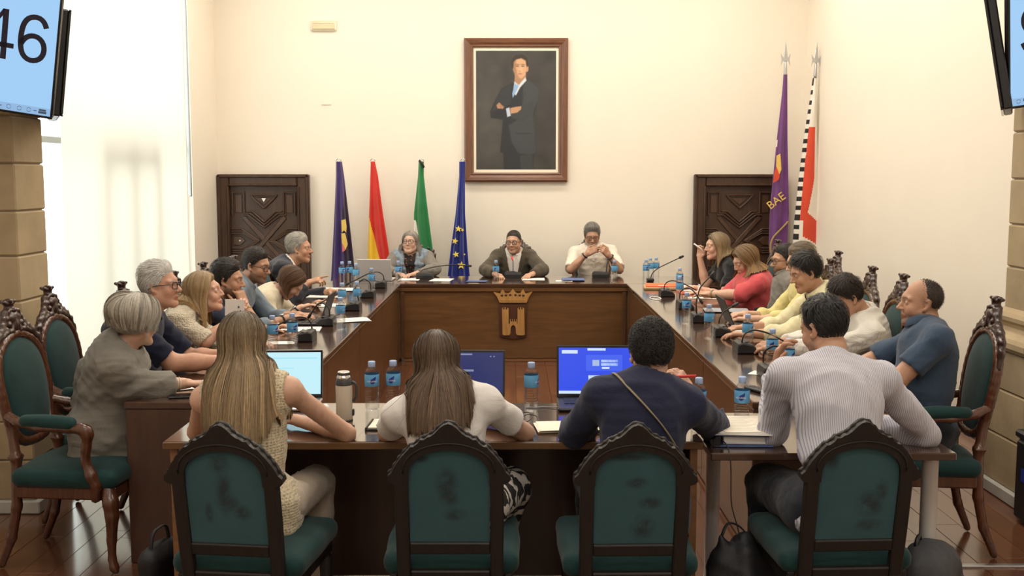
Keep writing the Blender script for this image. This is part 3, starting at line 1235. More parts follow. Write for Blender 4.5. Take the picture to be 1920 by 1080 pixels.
# ------------------------------------------------------------------ framed portrait
def portrait():
    c = on_y(967.5, 207.5, BACK_Y)
    W, H = 1.165, 1.60
    root = empty('framed_portrait', (c[0], BACK_Y, c[2]), label='large brown framed portrait of a standing man in dark suit', cat='picture')
    prof = [(0.0, 0.0), (0.0, 0.05), (0.018, 0.062), (0.05, 0.058), (0.075, 0.045), (0.085, 0.052), (0.10, 0.046), (0.105, 0.03)]
    for k, (sx, sz, L, M_) in enumerate(((0, 1, W, H), (0, -1, W, H), (1, 0, H, W), (-1, 0, H, W))):
        mb = MB()
        rows = []
        for d, y in prof:
            if sz:
                rows.append([(-(W / 2 - d), -y - 0.002, sz * (H / 2 - d)), ((W / 2 - d), -y - 0.002, sz * (H / 2 - d))])
            else:
                rows.append([(sx * (W / 2 - d), -y - 0.002, -(H / 2 - d)), (sx * (W / 2 - d), -y - 0.002, (H / 2 - d))])
        mb.grid(np.array(rows), smooth=False)
        mk('frame_side', mb, wood('portrait_frame_wood', (0.12, 0.045, 0.022), (0.21, 0.085, 0.042), 0 if sz else 2, 4, 0.3, 0.5) if k in (0, 2) else MATS['portrait_frame_wood'], root)
    mt = MB()
    iw, ih = W / 2 - 0.104, H / 2 - 0.104
    pw, ph = iw - 0.028, ih - 0.034
    for sx, sz, a, b in ((0, 1, iw, (ih - ph)), (0, -1, iw, (ih - ph)), (1, 0, (iw - pw), ph), (-1, 0, (iw - pw), ph)):
        if sz:
            mt.box((0, -0.028, sz * (ih + ph) / 2), (2 * iw, 0.006, ih - ph))
        else:
            mt.box((sx * (iw + pw) / 2, -0.028, 0), (iw - pw, 0.006, 2 * ph))
    mk('cream_mount', mt, m_paper_cream, root)
    # the printed picture: flat colour print on a fine sheet
    nx, nz = 124, 176
    X, Z = np.meshgrid(np.linspace(122, 684, nx), np.linspace(957, 140, nz))
    r = np.random.default_rng(4)
    def sm(a, n):
        for _ in range(n):
            a = (a + np.roll(a, 1, 0) + np.roll(a, -1, 0) + np.roll(a, 1, 1) + np.roll(a, -1, 1)) / 5
        return a
    nz1 = sm(r.normal(size=X.shape), 60)
    nz1 /= np.abs(nz1).max()
    base = 0.045 + 0.03 * np.exp(-((X - 200) / 150) ** 2 - ((Z - 560) / 260) ** 2) + 0.016 * nz1 + 0.014 * np.exp(-((X - 230) / 110) ** 2 - ((Z - 850) / 120) ** 2)
    img = base[..., None] * np.array([1.0, 0.93, 0.84])

    def poly(pts, soft=5.0):
        p = np.asarray(pts, float)
        inside = np.zeros(X.shape, bool)
        dist = np.full(X.shape, 1e9)
        n = len(p)
        for i in range(n):
            (x1, y1), (x2, y2) = p[i], p[(i + 1) % n]
            cond = ((y1 > Z) != (y2 > Z))
            xi = (x2 - x1) * (Z - y1) / (y2 - y1 if y2 != y1 else 1e-9) + x1
            inside ^= cond & (X < xi)
            dx, dy = x2 - x1, y2 - y1
            t = np.clip(((X - x1) * dx + (Z - y1) * dy) / (dx * dx + dy * dy + 1e-9), 0, 1)
            dist = np.minimum(dist, np.hypot(X - x1 - t * dx, Z - y1 - t * dy))
        sd = np.where(inside, dist, -dist)
        return np.clip(sd / soft + 0.5, 0, 1)

    def paint(a, c):
        nonlocal img
        c = np.asarray(c, float)
        img = img * (1 - a[..., None]) + a[..., None] * c
    def ellm(cx, cy, rx, ry, soft=0.15):
        d = np.hypot((X - cx) / rx, (Z - cy) / ry)
        return np.clip((1 - d) / soft + 0.5, 0, 1)
    paint(poly([(370, 360), (300, 395), (255, 480), (220, 555), (225, 600), (310, 612), (290, 838), (312, 842), (318, 960), (525, 960), (530, 850), (548, 840), (540, 700), (525, 600), (560, 480), (568, 400), (540, 375), (478, 335), (430, 345)]), (0.022, 0.024, 0.028))
    paint(poly([(455, 380), (478, 335), (540, 375), (568, 405), (558, 480), (520, 560), (538, 700), (546, 838), (500, 855), (420, 842), (372, 765), (352, 650), (440, 600)], 14), (0.048, 0.054, 0.060))
    paint(poly([(432, 860), (520, 852), (522, 960), (436, 960)], 8), (0.040, 0.044, 0.048))
    paint(poly([(300, 400), (370, 365), (366, 500), (330, 520), (262, 560), (232, 560), (262, 480)], 12), (0.030, 0.032, 0.037))
    paint(poly([(225, 560), (300, 535), (345, 540), (345, 600), (240, 600)], 10), (0.020, 0.021, 0.025))
    paint(poly([(440, 525), (520, 480), (530, 560), (460, 625), (375, 600), (365, 575)], 10), (0.043, 0.047, 0.053))
    for (x1, y1, x2, y2) in ((400, 705, 505, 708), (470, 420, 440, 500), (372, 480, 350, 640)):
        paint(0.7 * poly([(x1, y1 - 3), (x2, y2 - 3), (x2, y2 + 3), (x1, y1 + 3)], 4), (0.012, 0.013, 0.015))
    skin, skin_d = (0.62, 0.36, 0.20), (0.26, 0.13, 0.07)
    paint(poly([(395, 300), (472, 290), (472, 335), (430, 378), (392, 358)]), (0.40, 0.22, 0.12))
    paint(ellm(478, 262, 12, 22), (0.55, 0.30, 0.16))
    paint(poly([(382, 205), (400, 190), (440, 185), (472, 205), (476, 262), (468, 305), (445, 328), (425, 330), (400, 312), (384, 270)], 8), skin)
    paint(0.75 * poly([(380, 205), (402, 200), (402, 250), (410, 300), (430, 330), (405, 318), (384, 270)], 16), skin_d)
    paint(0.5 * ellm(440, 265, 10, 26, 0.8), (0.72, 0.46, 0.28))
    paint(poly([(368, 250), (370, 200), (398, 170), (448, 163), (482, 188), (490, 240), (478, 252), (470, 208), (440, 192), (404, 200), (388, 215), (384, 262)], 7), (0.035, 0.022, 0.014))
    for cx in (412, 450):
        paint(0.8 * ellm(cx, 244, 13, 5, 0.6), (0.10, 0.05, 0.03))
        paint(0.7 * ellm(cx, 233, 16, 4, 0.6), (0.08, 0.045, 0.028))
    paint(0.7 * ellm(432, 297, 17, 4, 0.6), (0.34, 0.12, 0.09))
    paint(0.5 * ellm(430, 280, 10, 4, 0.8), (0.35, 0.17, 0.10))
    paint(poly([(392, 350), (422, 374), (468, 322), (476, 342), (430, 392), (402, 445), (384, 420)]), (0.62, 0.66, 0.72))
    paint(poly([(396, 364), (422, 378), (406, 415), (380, 462), (377, 430)]), (0.26, 0.42, 0.66))
    paint(poly([(333, 535), (356, 528), (366, 585), (342, 592)]), (0.52, 0.58, 0.70))
    paint(poly([(362, 532), (400, 524), (440, 519), (438, 540), (412, 562), (366, 570)]), (0.52, 0.28, 0.15))
    paint(poly([(266, 512), (284, 494), (318, 524), (312, 536), (274, 534)]), (0.46, 0.24, 0.13))
    for k in range(3):
        paint(0.5 * poly([(274 + 9 * k, 506 - 3 * k), (277 + 9 * k, 504 - 3 * k), (300 + 8 * k, 532), (296 + 8 * k, 533)], 3), (0.2, 0.09, 0.05))
    V = np.stack([(X - 403) / 281 * pw, np.full(X.shape, -0.027), -(Z - 548.5) / 408.5 * ph], -1)
    mm, nt, b = _nt('portrait_print')
    at = nt.nodes.new('ShaderNodeAttribute')
    at.attribute_name = 'tint'
    nt.links.new(at.outputs['Color'], b.inputs['Base Color'])
    b.inputs['Roughness'].default_value = 0.45
    mk('portrait_print', MB().grid(V, col=img), mm, root)


portrait()


# ------------------------------------------------------------------ hanging screens
def screen(name, corner, right, down, w, h, label, lit):
    """corner = world point of the top-right (or top-left) corner; right/down unit directions of the picture."""
    r = unit(right)
    d = np.asarray(down, float)
    d = unit(d - r * (d @ r))
    n = np.cross(r, -d)          # towards the viewer
    n = -n if False else n
    root = empty(name, corner, label=label, cat='television')
    M = np.eye(4)
    M[:3, 0], M[:3, 1], M[:3, 2] = r, np.cross(-d, r), -d
    root.matrix_world = Matrix(M.tolist())
    return root


def stroke2d(pts, w):
    p = spline2(np.asarray(pts, float), 44)
    t = np.gradient(p, axis=0)
    t /= np.linalg.norm(t, axis=1, keepdims=True)
    n = np.stack([-t[:, 1], t[:, 0]], 1) * w / 2
    return p + n, p - n


def digits_mesh(text, h):
    """Plain sans digits as flat strokes; local x right, y up, centred on the last digit."""
    mb = MB()
    w = 0.105
    six = [(0.525, 0.75), (0.48, 0.88), (0.385, 0.945), (0.29, 0.95), (0.17, 0.905), (0.09, 0.77), (0.06, 0.56), (0.06, 0.38), (0.09, 0.19), (0.18, 0.075), (0.295, 0.05), (0.42, 0.085), (0.50, 0.19),
           (0.52, 0.315), (0.495, 0.445), (0.41, 0.545), (0.30, 0.575), (0.18, 0.54), (0.10, 0.45), (0.068, 0.36)]
    for i, ch in enumerate(text):
        x0 = (i - (len(text) - 1)) * 0.66 - 0.29
        if ch in '69':
            a, b = stroke2d(six, w)
            if ch == '9':
                a, b = np.array([0.58, 1.0]) - a, np.array([0.58, 1.0]) - b
            G = np.stack([a, b], 1)
            V = np.concatenate([G + np.array([x0, -0.5]), np.zeros(G.shape[:2] + (1,))], 2) * h
            mb.grid(V, smooth=False)
        else:
            for poly in ([(0.36, 0.0), (0.47, 0.0), (0.47, 1.0), (0.36, 1.0)], [(0.0, 0.235), (0.60, 0.235), (0.60, 0.335), (0.0, 0.335)], [(0.0, 0.30), (0.36, 0.86), (0.40, 1.0), (0.36, 1.0), (0.0, 0.40)]):
                mb.add([((x + x0) * h, (z - 0.5) * h, 0) for x, z in poly], [tuple(range(len(poly)))])
    return mb


def tv(name, pos, r, d, w, h, label, lit=True, text=None, tx=0, tz=0, tsize=0.3, dots=()):
    """pos = centre; local x right, y into the wall, z up."""
    r = unit(r)
    d = np.asarray(d, float)
    d = unit(d - r * (d @ r))
    root = empty(name, pos, label=label, cat='television')
    M = np.eye(4)
    M[:3, 0], M[:3, 2] = r, -d
    M[:3, 1] = np.cross(-d, r)
    M[:3, 3] = pos
    root.matrix_world = Matrix(M.tolist())
    mk('casing', MB().box((0, 0.028, 0), (w, 0.045, h), r=0.008), m_black, root)
    if lit:
        mk('rear_housing', MB().box((0, 0.075, -0.03), (w * 0.6, 0.06, h * 0.55), r=0.02), m_dark_grey, root)
    bz = 0.012
    f = MB()
    for sz in (1, -1):
        f.box((0, 0.0, sz * (h / 2 - bz / 2)), (w, 0.014, bz), r=0.003)
    for sx in (1, -1):
        f.box((sx * (w / 2 - bz / 2), 0.0, 0), (bz, 0.014, h - 2 * bz), r=0.003)
    mk('bezel', f, m_black_gloss, root)
    if lit:
        mk('screen_panel', MB().box((0, 0.0035, 0), (w - 2 * bz, 0.003, h - 2 * bz)), emit('tv_screen_blue', (0.36, 0.62, 0.93), 0.98) if 'tv_screen_blue' not in MATS else MATS['tv_screen_blue'], root)
        tb = MB().box((0, 0.0005, -h / 2 + bz + 0.02), (w - 2 * bz, 0.002, 0.038))
        mk('task_bar', tb, emit('tv_task_bar', (0.30, 0.50, 0.78), 0.95) if 'tv_task_bar' not in MATS else MATS['tv_task_bar'], root)
        if text:
            me = digits_mesh(text, tsize)
            o = mk('clock_digits', me, MATS.get('screen_digits') or plain('screen_digits', (0.012, 0.010, 0.03), 0.5), root, (tx, -0.0012, tz), (PI / 2, 0, 0))
        if dots:
            db = MB()
            for (ux, uz, us, sh) in dots:
                if sh:
                    db.tube([(ux + us * math.cos(a), -0.001, uz + us * math.sin(a)) for a in np.linspace(0, 2 * PI, 13)[:-1]], 0.0012, 4, closed=True)
                else:
                    db.box((ux, -0.001, uz), (us * 2.4, 0.001, us * 0.7))
            mk('task_bar_icons', db, MATS.get('screen_icons') or plain('screen_icons', (0.10, 0.17, 0.30), 0.5), root)
    else:
        mk('screen_panel', MB().box((0, 0.0035, 0), (w - 2 * bz, 0.003, h - 2 * bz)), m_black_gloss, root)
    return root


def tv_from(px_tr, px_br, d_tr, d_br, px_bl, d_bl, w, h, right_side=True):
    """Real pose of a hanging screen from three of its corners at their distances."""
    tr, br, blc = on_y(*px_tr, d_tr), on_y(*px_br, d_br), on_y(*px_bl, d_bl)
    dn = unit(br - tr)
    r = unit(br - blc) if right_side else unit(blc - br)
    r = unit(r - dn * (r @ dn))
    c = br + (-r if right_side else r) * w / 2 - dn * h / 2
    return c, r, dn


c_, r_, d_ = tv_from((118, 0), (98, 224), 5.46, 5.56, (0, 218.5), 5.50, 1.12, 0.66)
tv('television', c_, r_, d_, 1.12, 0.66, 'tilted television showing the large digits 46 on the left pier', True, '46', 0.438, 0.060, 0.247,
   [(0.35, -0.298, 0.010, 1), (0.40, -0.298, 0.010, 1), (0.445, -0.298, 0.010, 1), (0.31, -0.298, 0.006, 0), (0.51, -0.291, 0.014, 0), (0.51, -0.303, 0.016, 0), (0.475, -0.298, 0.006, 0)])
c_, r_, d_ = tv_from((1889, 0), (1890, 205), 5.44, 5.56, (1920, 205.5), 5.555, 1.12, 0.66, False)
tv('television', c_, r_, d_, 1.12, 0.66, 'television with light blue screen on the right pier', True, '9', -0.428, 0.06, 0.247,
   [(-0.508, -0.297, 0.010, 1), (-0.46, -0.292, 0.02, 0)])
# the two screens behind them face the councillors
tv('television', (2.585, 5.80, 2.45), (-0.42, -0.90, 0.0), (0.17, -0.06, -0.98), 0.62, 0.58, 'dark television seen edge-on beside the right pier', False)
tv('television', (-2.47, 5.98, 2.42), (-0.42, 0.90, 0.0), (-0.10, -0.06, -0.985), 0.60, 0.56, 'dark television back mostly hidden behind the left screen', False)
# ------------------------------------------------------------------ council tables
T = 0.78            # worktop height
LX0, LX1 = -1.81, -1.08
RX0, RX1 = 1.13, 1.87
NEAR, FAR = 4.90, 10.40


def head_table():
    root = empty('head_table', (0.025, FAR, 0), label='long wooden head table bearing the carved crown and castle emblem', cat='table')
    x0, x1 = LX0 - 0.025, RX1 - 0.025
    mk('table_top', MB().box(((x0 + x1) / 2, 0.40, T - 0.0175), (x1 - x0, 0.80, 0.035), r=0.006), m_top_x, root)
    a, b = LX1 - 0.025, RX0 - 0.025
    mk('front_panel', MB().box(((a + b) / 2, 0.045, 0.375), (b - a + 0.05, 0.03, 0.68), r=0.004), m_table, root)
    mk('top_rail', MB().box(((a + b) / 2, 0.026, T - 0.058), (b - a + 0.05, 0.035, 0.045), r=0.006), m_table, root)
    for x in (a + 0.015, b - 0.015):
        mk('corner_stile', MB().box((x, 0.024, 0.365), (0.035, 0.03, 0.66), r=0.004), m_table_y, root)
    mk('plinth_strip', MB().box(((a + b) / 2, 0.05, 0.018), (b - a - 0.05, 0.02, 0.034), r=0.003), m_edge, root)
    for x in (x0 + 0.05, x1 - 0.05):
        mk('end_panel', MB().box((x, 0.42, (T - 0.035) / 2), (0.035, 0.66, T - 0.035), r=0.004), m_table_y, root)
    return root


head_table()


def wing(label, x0, x1, inner, y0=NEAR, y1=FAR - 0.004):
    root = empty('wing_table', ((x0 + x1) / 2, y0, 0), label=label, cat='table')
    w, L = x1 - x0, y1 - y0
    mk('table_top', MB().box((0, L / 2, T - 0.0175), (w, L, 0.035), r=0.005), m_top, root)
    s = 1 if inner > 0 else -1
    n = 4
    for i in range(n):
        a, b = L * i / n + 0.02, L * (i + 1) / n + 0.02
        b = min(b, L - 0.004)
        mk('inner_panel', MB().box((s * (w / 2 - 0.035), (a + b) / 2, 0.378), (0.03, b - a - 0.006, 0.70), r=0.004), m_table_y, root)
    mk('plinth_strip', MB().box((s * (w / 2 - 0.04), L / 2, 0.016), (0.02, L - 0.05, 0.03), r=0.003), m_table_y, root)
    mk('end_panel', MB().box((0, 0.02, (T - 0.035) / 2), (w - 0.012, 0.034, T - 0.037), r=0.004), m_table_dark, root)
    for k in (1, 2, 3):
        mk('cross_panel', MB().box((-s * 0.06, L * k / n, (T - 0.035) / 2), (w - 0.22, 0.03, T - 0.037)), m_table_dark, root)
    return root


wing('long wooden wing table running back on the window side', LX0, LX1, 1)
wing('long wooden wing table running back beneath the pale right wall', RX0, RX1, -1)


def front_table():
    x0, x1, y0, y1 = -1.385, 0.767, 4.15, 4.88
    root = empty('front_table', ((x0 + x1) / 2, y0, 0), label='long dark front table holding three open laptops', cat='table')
    w, d = x1 - x0, y1 - y0
    mk('table_top', MB().box((0, d / 2, T - 0.016), (w, d, 0.032), r=0.005), m_top_x, root)
    mk('top_edging', MB().box((0, -0.003, T - 0.016), (w - 0.004, 0.008, 0.03), r=0.003), m_edge if False else m_table, root)
    for x in (-w / 2 + 0.035, w / 2 - 0.035):
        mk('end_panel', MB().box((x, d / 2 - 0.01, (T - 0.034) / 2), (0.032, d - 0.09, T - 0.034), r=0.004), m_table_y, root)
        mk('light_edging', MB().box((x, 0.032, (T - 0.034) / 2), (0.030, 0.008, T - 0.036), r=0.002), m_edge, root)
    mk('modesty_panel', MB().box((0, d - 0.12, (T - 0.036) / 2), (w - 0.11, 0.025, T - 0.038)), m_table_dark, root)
    return root


front_table()


def extension_table():
    x0, x1, y0, y1, z = 0.782, 1.745, 4.08, 4.80, 0.752
    root = empty('extension_table', ((x0 + x1) / 2, y0, 0), label='smaller side table on white tubular legs beside the front table', cat='table')
    w, d = x1 - x0, y1 - y0
    mk('table_top', MB().box((0, d / 2, z - 0.015), (w, d, 0.03), r=0.004), m_top_x, root)
    for x, y in ((-w / 2 + 0.13, d - 0.10), (w / 2 - 0.08, 0.06), (w / 2 - 0.13, d - 0.10)):
        lg = MB().lathe([(0.032, 0.0), (0.034, 0.006), (0.034, 0.02), (0.032, 0.025), (0.032, z - 0.036), (0.045, z - 0.034), (0.045, z - 0.031)], 24, (x, y, 0))
        mk('leg', lg, m_white_metal, root)
    return root


extension_table()
EXT_Z = 0.752


def emblem():
    c = on_y(962, 588, FAR + 0.03)
    root = empty('carved_emblem', (c[0], FAR + 0.029, c[2]), label='carved pale wood crown and castle shield on head table front', cat='emblem')
    s = 1 / 192.5
    I4 = lambda y: np.array([[1, 0, 0, 0], [0, 1, 0, y], [0, 0, 1, 0], [0, 0, 0, 1]], float)
    # zoom coordinates: 4 px per photo px, origin (720,520); centre (968,272)
    def Z(pts):
        return [((x - 968) / 4 * s, -(z - 272) / 4 * s) for x, z in pts]
    mk('shield_board', MB().prism(Z([(866, 206), (1072, 206), (1072, 440), (1050, 455), (970, 466), (890, 455), (866, 440)]), 0.022, I4(-0.011), bev=0.004), m_emblem_dark, root)
    castle = Z([(884, 230), (893, 222), (893, 238), (903, 238), (903, 222), (912, 222), (912, 238), (922, 238), (922, 224), (934, 232), (934, 345),
                (944, 345), (944, 312), (950, 312), (950, 330), (960, 330), (960, 312), (966, 312), (966, 330), (976, 330), (976, 312), (982, 312), (982, 330), (992, 330), (992, 312), (998, 312), (998, 345),
                (1002, 345), (1002, 230), (1010, 222), (1010, 238), (1020, 238), (1020, 222), (1030, 222), (1030, 238), (1040, 238), (1040, 222), (1052, 230), (1056, 428), (1040, 434), (1000, 432), (990, 420),
                (988, 380), (982, 362), (969, 355), (956, 362), (950, 380), (948, 420), (940, 432), (900, 434), (888, 428)])
    mk('castle', MB().prism(castle, 0.020, I4(-0.031)), m_emblem, root)
    crown = Z([(866, 186), (846, 140), (818, 104), (850, 112), (868, 118), (888, 84), (908, 112), (930, 116), (948, 106), (966, 80), (986, 106), (1004, 116), (1024, 112), (1044, 82), (1062, 118), (1082, 112), (1116, 100), (1090, 138), (1070, 186)])
    mk('crown', MB().prism(crown, 0.026, I4(-0.013)), m_emblem, root)
    for x, z in ((884, 130), (914, 128), (946, 126), (986, 126), (1018, 128), (1046, 130)):
        p = Z([(x, z)])[0]
        mk('crown_hole', MB().lathe([(0.013, 0.0), (0.012, 0.003), (0.0005, 0.0034)], 12, (p[0], -0.026, p[1]), rotm(PI / 2)), m_emblem_dark, root)
    for k in range(7):
        p = Z([(884 + k * 28, 168)])[0]
        mk('crown_band', MB().box((p[0], -0.028, p[1]), (0.024, 0.006, 0.008), r=0.002), m_emblem, root)
    return root


emblem()


# ------------------------------------------------------------------ carved armchairs and side chairs
def net_mesh(fld, res, name, fine=(), fold=0, seed=0):
    P, Q = fld.net(res, fine)
    if fold:
        P = P + vnormals(P, Q) * folds(P, fold, seed)[:, None]
    return MB().add(P, Q, 0, True).mesh(name)


LEAN = np.array(Matrix.Translation((0, -0.235, 0.5)) @ Matrix.Rotation(math.radians(9), 4, 'X') @ Matrix.Translation((0, 0, -0.5)))


def lean(p):
    p = np.asarray(p, float)
    return p @ LEAN[:3, :3].T + LEAN[:3, 3]


half = [(0.0, 0.575), (0.10, 0.58), (0.15, 0.605), (0.178, 0.68), (0.196, 0.78), (0.204, 0.87), (0.196, 0.955), (0.165, 1.02), (0.11, 1.065), (0.05, 1.085), (0.0, 1.09)]


hs = spline2(half, 19)
outline = np.concatenate([hs, (hs * np.array([-1, 1]))[::-1][1:-1]])


def dome(outl, front, back, rings=5, inset=0.0, cz=None):
    o = np.asarray(outl, float)
    c = np.array([0.0, o[:, 1].mean() if cz is None else cz])
    mb = MB()
    n = len(o)
    seq = []
    for side in (1, -1):
        amp = front if side > 0 else back
        rs = np.linspace(0.0004, 1, rings)
        it = rs if side > 0 else rs[::-1]
        for s in it:
            y = side * (amp * math.sqrt(max(0, 1 - (s * 0.985) ** 2)) + 0.004)
            p = c + (o - c) * s * (1 - inset)
            seq.append(np.stack([p[:, 0], np.full(n, y), p[:, 1]], 1))
    V = np.array(seq)
    mb.grid(V[:, ::-1], wrap=True)
    return mb


def armchair_parts():
    P = {}
    fr = Field()
    pts = [lean((x, 0, z)) for x, z in outline]
    pts.append(pts[0])
    fr.chain(pts, [0.024] * len(pts), 0.01)
    for s in (1, -1):
        fr.chain([lean((s * 0.175, 0.0, 0.66)), (s * 0.19, -0.235, 0.52), (s * 0.195, -0.235, 0.40)], [0.022, 0.024, 0.026], 0.012)
        fr.rbox((s * 0.191, -0.236, 0.535), (0.031, 0.031, 0.010), r=0.006)
    P['back_frame'] = (net_mesh(fr, 0.012, 'back_frame'), m_mahog)
    d = dome(outline, 0.032, 0.022, 6, 0.02, 0.84)
    d.xf(LEAN)
    P['back_panel'] = (d.mesh('back_panel'), m_velvet)
    cr = Field()
    L = lambda x, z, y=0.0: lean((x, y, z))
    for s in (1, -1):
        arc = [L(s * x, z) for x, z in ((0.212, 0.93), (0.203, 0.995), (0.178, 1.052), (0.135, 1.093), (0.095, 1.118), (0.068, 1.150), (0.052, 1.192))]
        cr.chain(arc, [0.012, 0.017, 0.019, 0.019, 0.018, 0.017, 0.018], 0.010)
        cr.chain([L(s * 0.14, 1.075, 0.012), L(s * 0.09, 1.098, 0.014), L(s * 0.045, 1.105, 0.014), L(s * 0.02, 1.125, 0.016)], [0.008, 0.012, 0.012, 0.009], 0.006)
        for x, z, r in ((0.214, 1.012, 0.011), (0.196, 1.055, 0.013), (0.163, 1.092, 0.013), (0.128, 1.118, 0.012), (0.098, 1.142, 0.012), (0.078, 1.170, 0.011)):
            cr.ell(L(s * x, z, 0.006), (r, r * 0.8, r), k=0.010)
        for x, z, r in ((0.05, 1.135, 0.014), (0.034, 1.165, 0.012), (0.06, 1.165, 0.010), (0.03, 1.10, 0.011), (0.075, 1.115, 0.010)):
            cr.ell(L(s * x, z, 0.018), (r, r * 0.8, r), k=0.009)
        cr.chain([L(s * 0.058, 1.16, 0.010), L(s * 0.044, 1.195, 0.016), L(s * 0.020, 1.205, 0.012)], [0.009, 0.010, 0.008], 0.004)
    cr.ell(L(0, 1.13), (0.066, 0.018, 0.055), k=0.010)
    cr.ell(L(0, 1.165, 0.008), (0.042, 0.026, 0.036), k=0.01)
    cr.ell(L(0, 1.13, 0.022), (0.024, 0.014, 0.03), k=0.006)
    P['crest'] = (net_mesh(cr, 0.0055, 'crest'), m_mahog_dark)
    fi = Field()
    fi.cap(L(0, 1.175), L(0, 1.20), 0.026, 0.020, 0.01)
    fi.ell(L(0, 1.205), (0.034, 0.028, 0.012), k=0.006)
    fi.ell(L(0, 1.222), (0.023, 0.022, 0.016), k=0.008)
    fi.ell(L(0, 1.237), (0.033, 0.027, 0.013), k=0.006)
    fi.ell(L(0, 1.248, 0.004), (0.020, 0.020, 0.011), k=0.006)
    for a_ in range(6):
        fi.ell(L(0.032 * math.cos(a_ * 1.047), 1.243 + 0.004 * (a_ % 2), 0.026 * math.sin(a_ * 1.047)), (0.010, 0.010, 0.009), k=0.003)
        fi.ell(L(0.030 * math.cos(a_ * 1.047 + 0.5), 1.200, 0.026 * math.sin(a_ * 1.047 + 0.5)), (0.010, 0.010, 0.012), k=0.003)
    P['finial'] = (net_mesh(fi, 0.0045, 'finial'), m_mahog_dark)
    se = Field()
    se.rbox((0, 0.01, 0.445), (0.255, 0.255, 0.045), r=0.04)
    se.ell((0, 0.01, 0.455), (0.25, 0.25, 0.062), k=0.04)
    P['seat'] = (net_mesh(se, 0.016, 'seat'), m_velvet)
    rl = MB()
    rl.box((0, 0.232, 0.378), (0.43, 0.03, 0.062), r=0.008)
    rl.box((0, -0.228, 0.378), (0.36, 0.03, 0.062), r=0.008)
    for s in (1, -1):
        rl.box((s * 0.215, 0.0, 0.378), (0.03, 0.45, 0.062), r=0.008)
    P['seat_rail'] = (rl.mesh('seat_rail'), m_mahog)
    legs = []
    for s in (1, -1):
        lf = Field()
        lf.chain([(s * 0.215, 0.215, 0.395), (s * 0.232, 0.232, 0.34), (s * 0.236, 0.238, 0.28), (s * 0.222, 0.225, 0.16), (s * 0.218, 0.222, 0.07), (s * 0.222, 0.232, 0.03), (s * 0.226, 0.244, 0.014)],
                 [0.032, 0.036, 0.031, 0.022, 0.018, 0.021, 0.014], 0.012)
        legs.append(net_mesh(lf, 0.011, 'leg'))
    for s in (1, -1):
        lb = Field()
        lb.chain([(s * 0.195, -0.235, 0.41), (s * 0.195, -0.24, 0.30), (s * 0.197, -0.27, 0.15), (s * 0.20, -0.325, 0.018)], [0.025, 0.024, 0.022, 0.018], 0.012)
        legs.append(net_mesh(lb, 0.011, 'leg'))
    P['legs'] = (legs, m_mahog)
    arms, pads = [], []
    for s in (1, -1):
        a = Field()
        st = lean((s * 0.19, 0.0, 0.735))
        a.chain([st, (s * 0.225, -0.20, 0.708), (s * 0.255, -0.08, 0.690), (s * 0.262, 0.06, 0.690), (s * 0.262, 0.125, 0.690), (s * 0.262, 0.150, 0.665), (s * 0.256, 0.138, 0.60), (s * 0.25, 0.128, 0.54), (s * 0.252, 0.155, 0.47), (s * 0.245, 0.175, 0.425), (s * 0.238, 0.165, 0.36)],
                [0.022, 0.022, 0.02, 0.02, 0.025, 0.027, 0.022, 0.021, 0.027, 0.026, 0.022], 0.012)
        a.ell((s * 0.262, 0.142, 0.690), (0.03, 0.03, 0.022), k=0.01)
        arms.append(net_mesh(a, 0.011, 'arm'))
        p = Field()
        p.cap((s * 0.236, -0.155, 0.716), (s * 0.262, 0.07, 0.712), 0.030, 0.031, 0.01)
        p.ell((s * 0.25, -0.04, 0.722), (0.032, 0.12, 0.026), k=0.02)
        pads.append(net_mesh(p, 0.013, 'arm_pad'))
    P['arms'] = (arms, m_mahog)
    P['pads'] = (pads, m_velvet)
    return P


AP = armchair_parts()


def build_armchair(label, group=None):
    root = empty('carved_armchair', (0, 0, 0), label=label, cat='chair', group=group)
    for k in ('back_frame', 'back_panel', 'crest', 'finial', 'seat', 'seat_rail'):
        mk(k, AP[k][0], AP[k][1], root)
    for m in AP['legs'][0]:
        mk('leg', m, AP['legs'][1], root)
    for m, p in zip(AP['arms'][0], AP['pads'][0]):
        a = mk('arm', m, AP['arms'][1], root)
        mk('arm_pad', p, AP['pads'][1], a)
    return root


ARM0 = None


def armchair(x, y, deg, label, dz=0):
    global ARM0
    if ARM0 is None:
        ARM0 = build_armchair(label)
        r = ARM0
    else:
        r = copy_tree(ARM0)
        r['label'] = label
    r['group'] = 'green carved armchairs around the council tables'
    r.location = (x, y, dz)
    r.rotation_euler = (0, 0, math.radians(deg))
    return r


# chairs of the window side (facing +X)
def arm_at(px, py, zf, deg, label, back=0.34):
    """Chair whose finial is seen at a pixel, its top zf above the floor."""
    p = on_z(px, py, zf)
    a = math.radians(deg)
    fx, fy = -math.sin(a), math.cos(a)
    return armchair(p[0] + fx * back, p[1] + fy * back, deg, label)


CH = {}
CH['L1'] = armchair(-2.045, 5.01, -95, 'green velvet armchair nearest the left pier, seating the woman in grey')
CH['L2'] = armchair(-2.13, 5.66, -92, 'green armchair behind the grey-dressed woman, narrow velvet back against the window')
CH['L3'] = arm_at(230, 526, 1.25, -90, 'armchair with dark finial showing left of the white-haired man')
CH['L4'] = arm_at(328, 507, 1.25, -90, 'armchair finial between the white-haired man and the blonde woman')
CH['L5'] = arm_at(383, 490, 1.25, -90, 'armchair finial just above the dark-haired man touching his chin')
CH['L6'] = arm_at(440, 478, 1.25, -90, 'armchair finial left of the bespectacled man at the carved door')
CH['L7'] = arm_at(487, 463, 1.25, -90, 'green armchair behind the grey-haired man in navy suit')
CH['R7'] = armchair(2.02, 5.20, 84, 'large green armchair seating the bald man in blue polo')
CH['R6'] = arm_at(1692, 512, 1.25, 88, 'armchair with carved finial just left of the bald man')
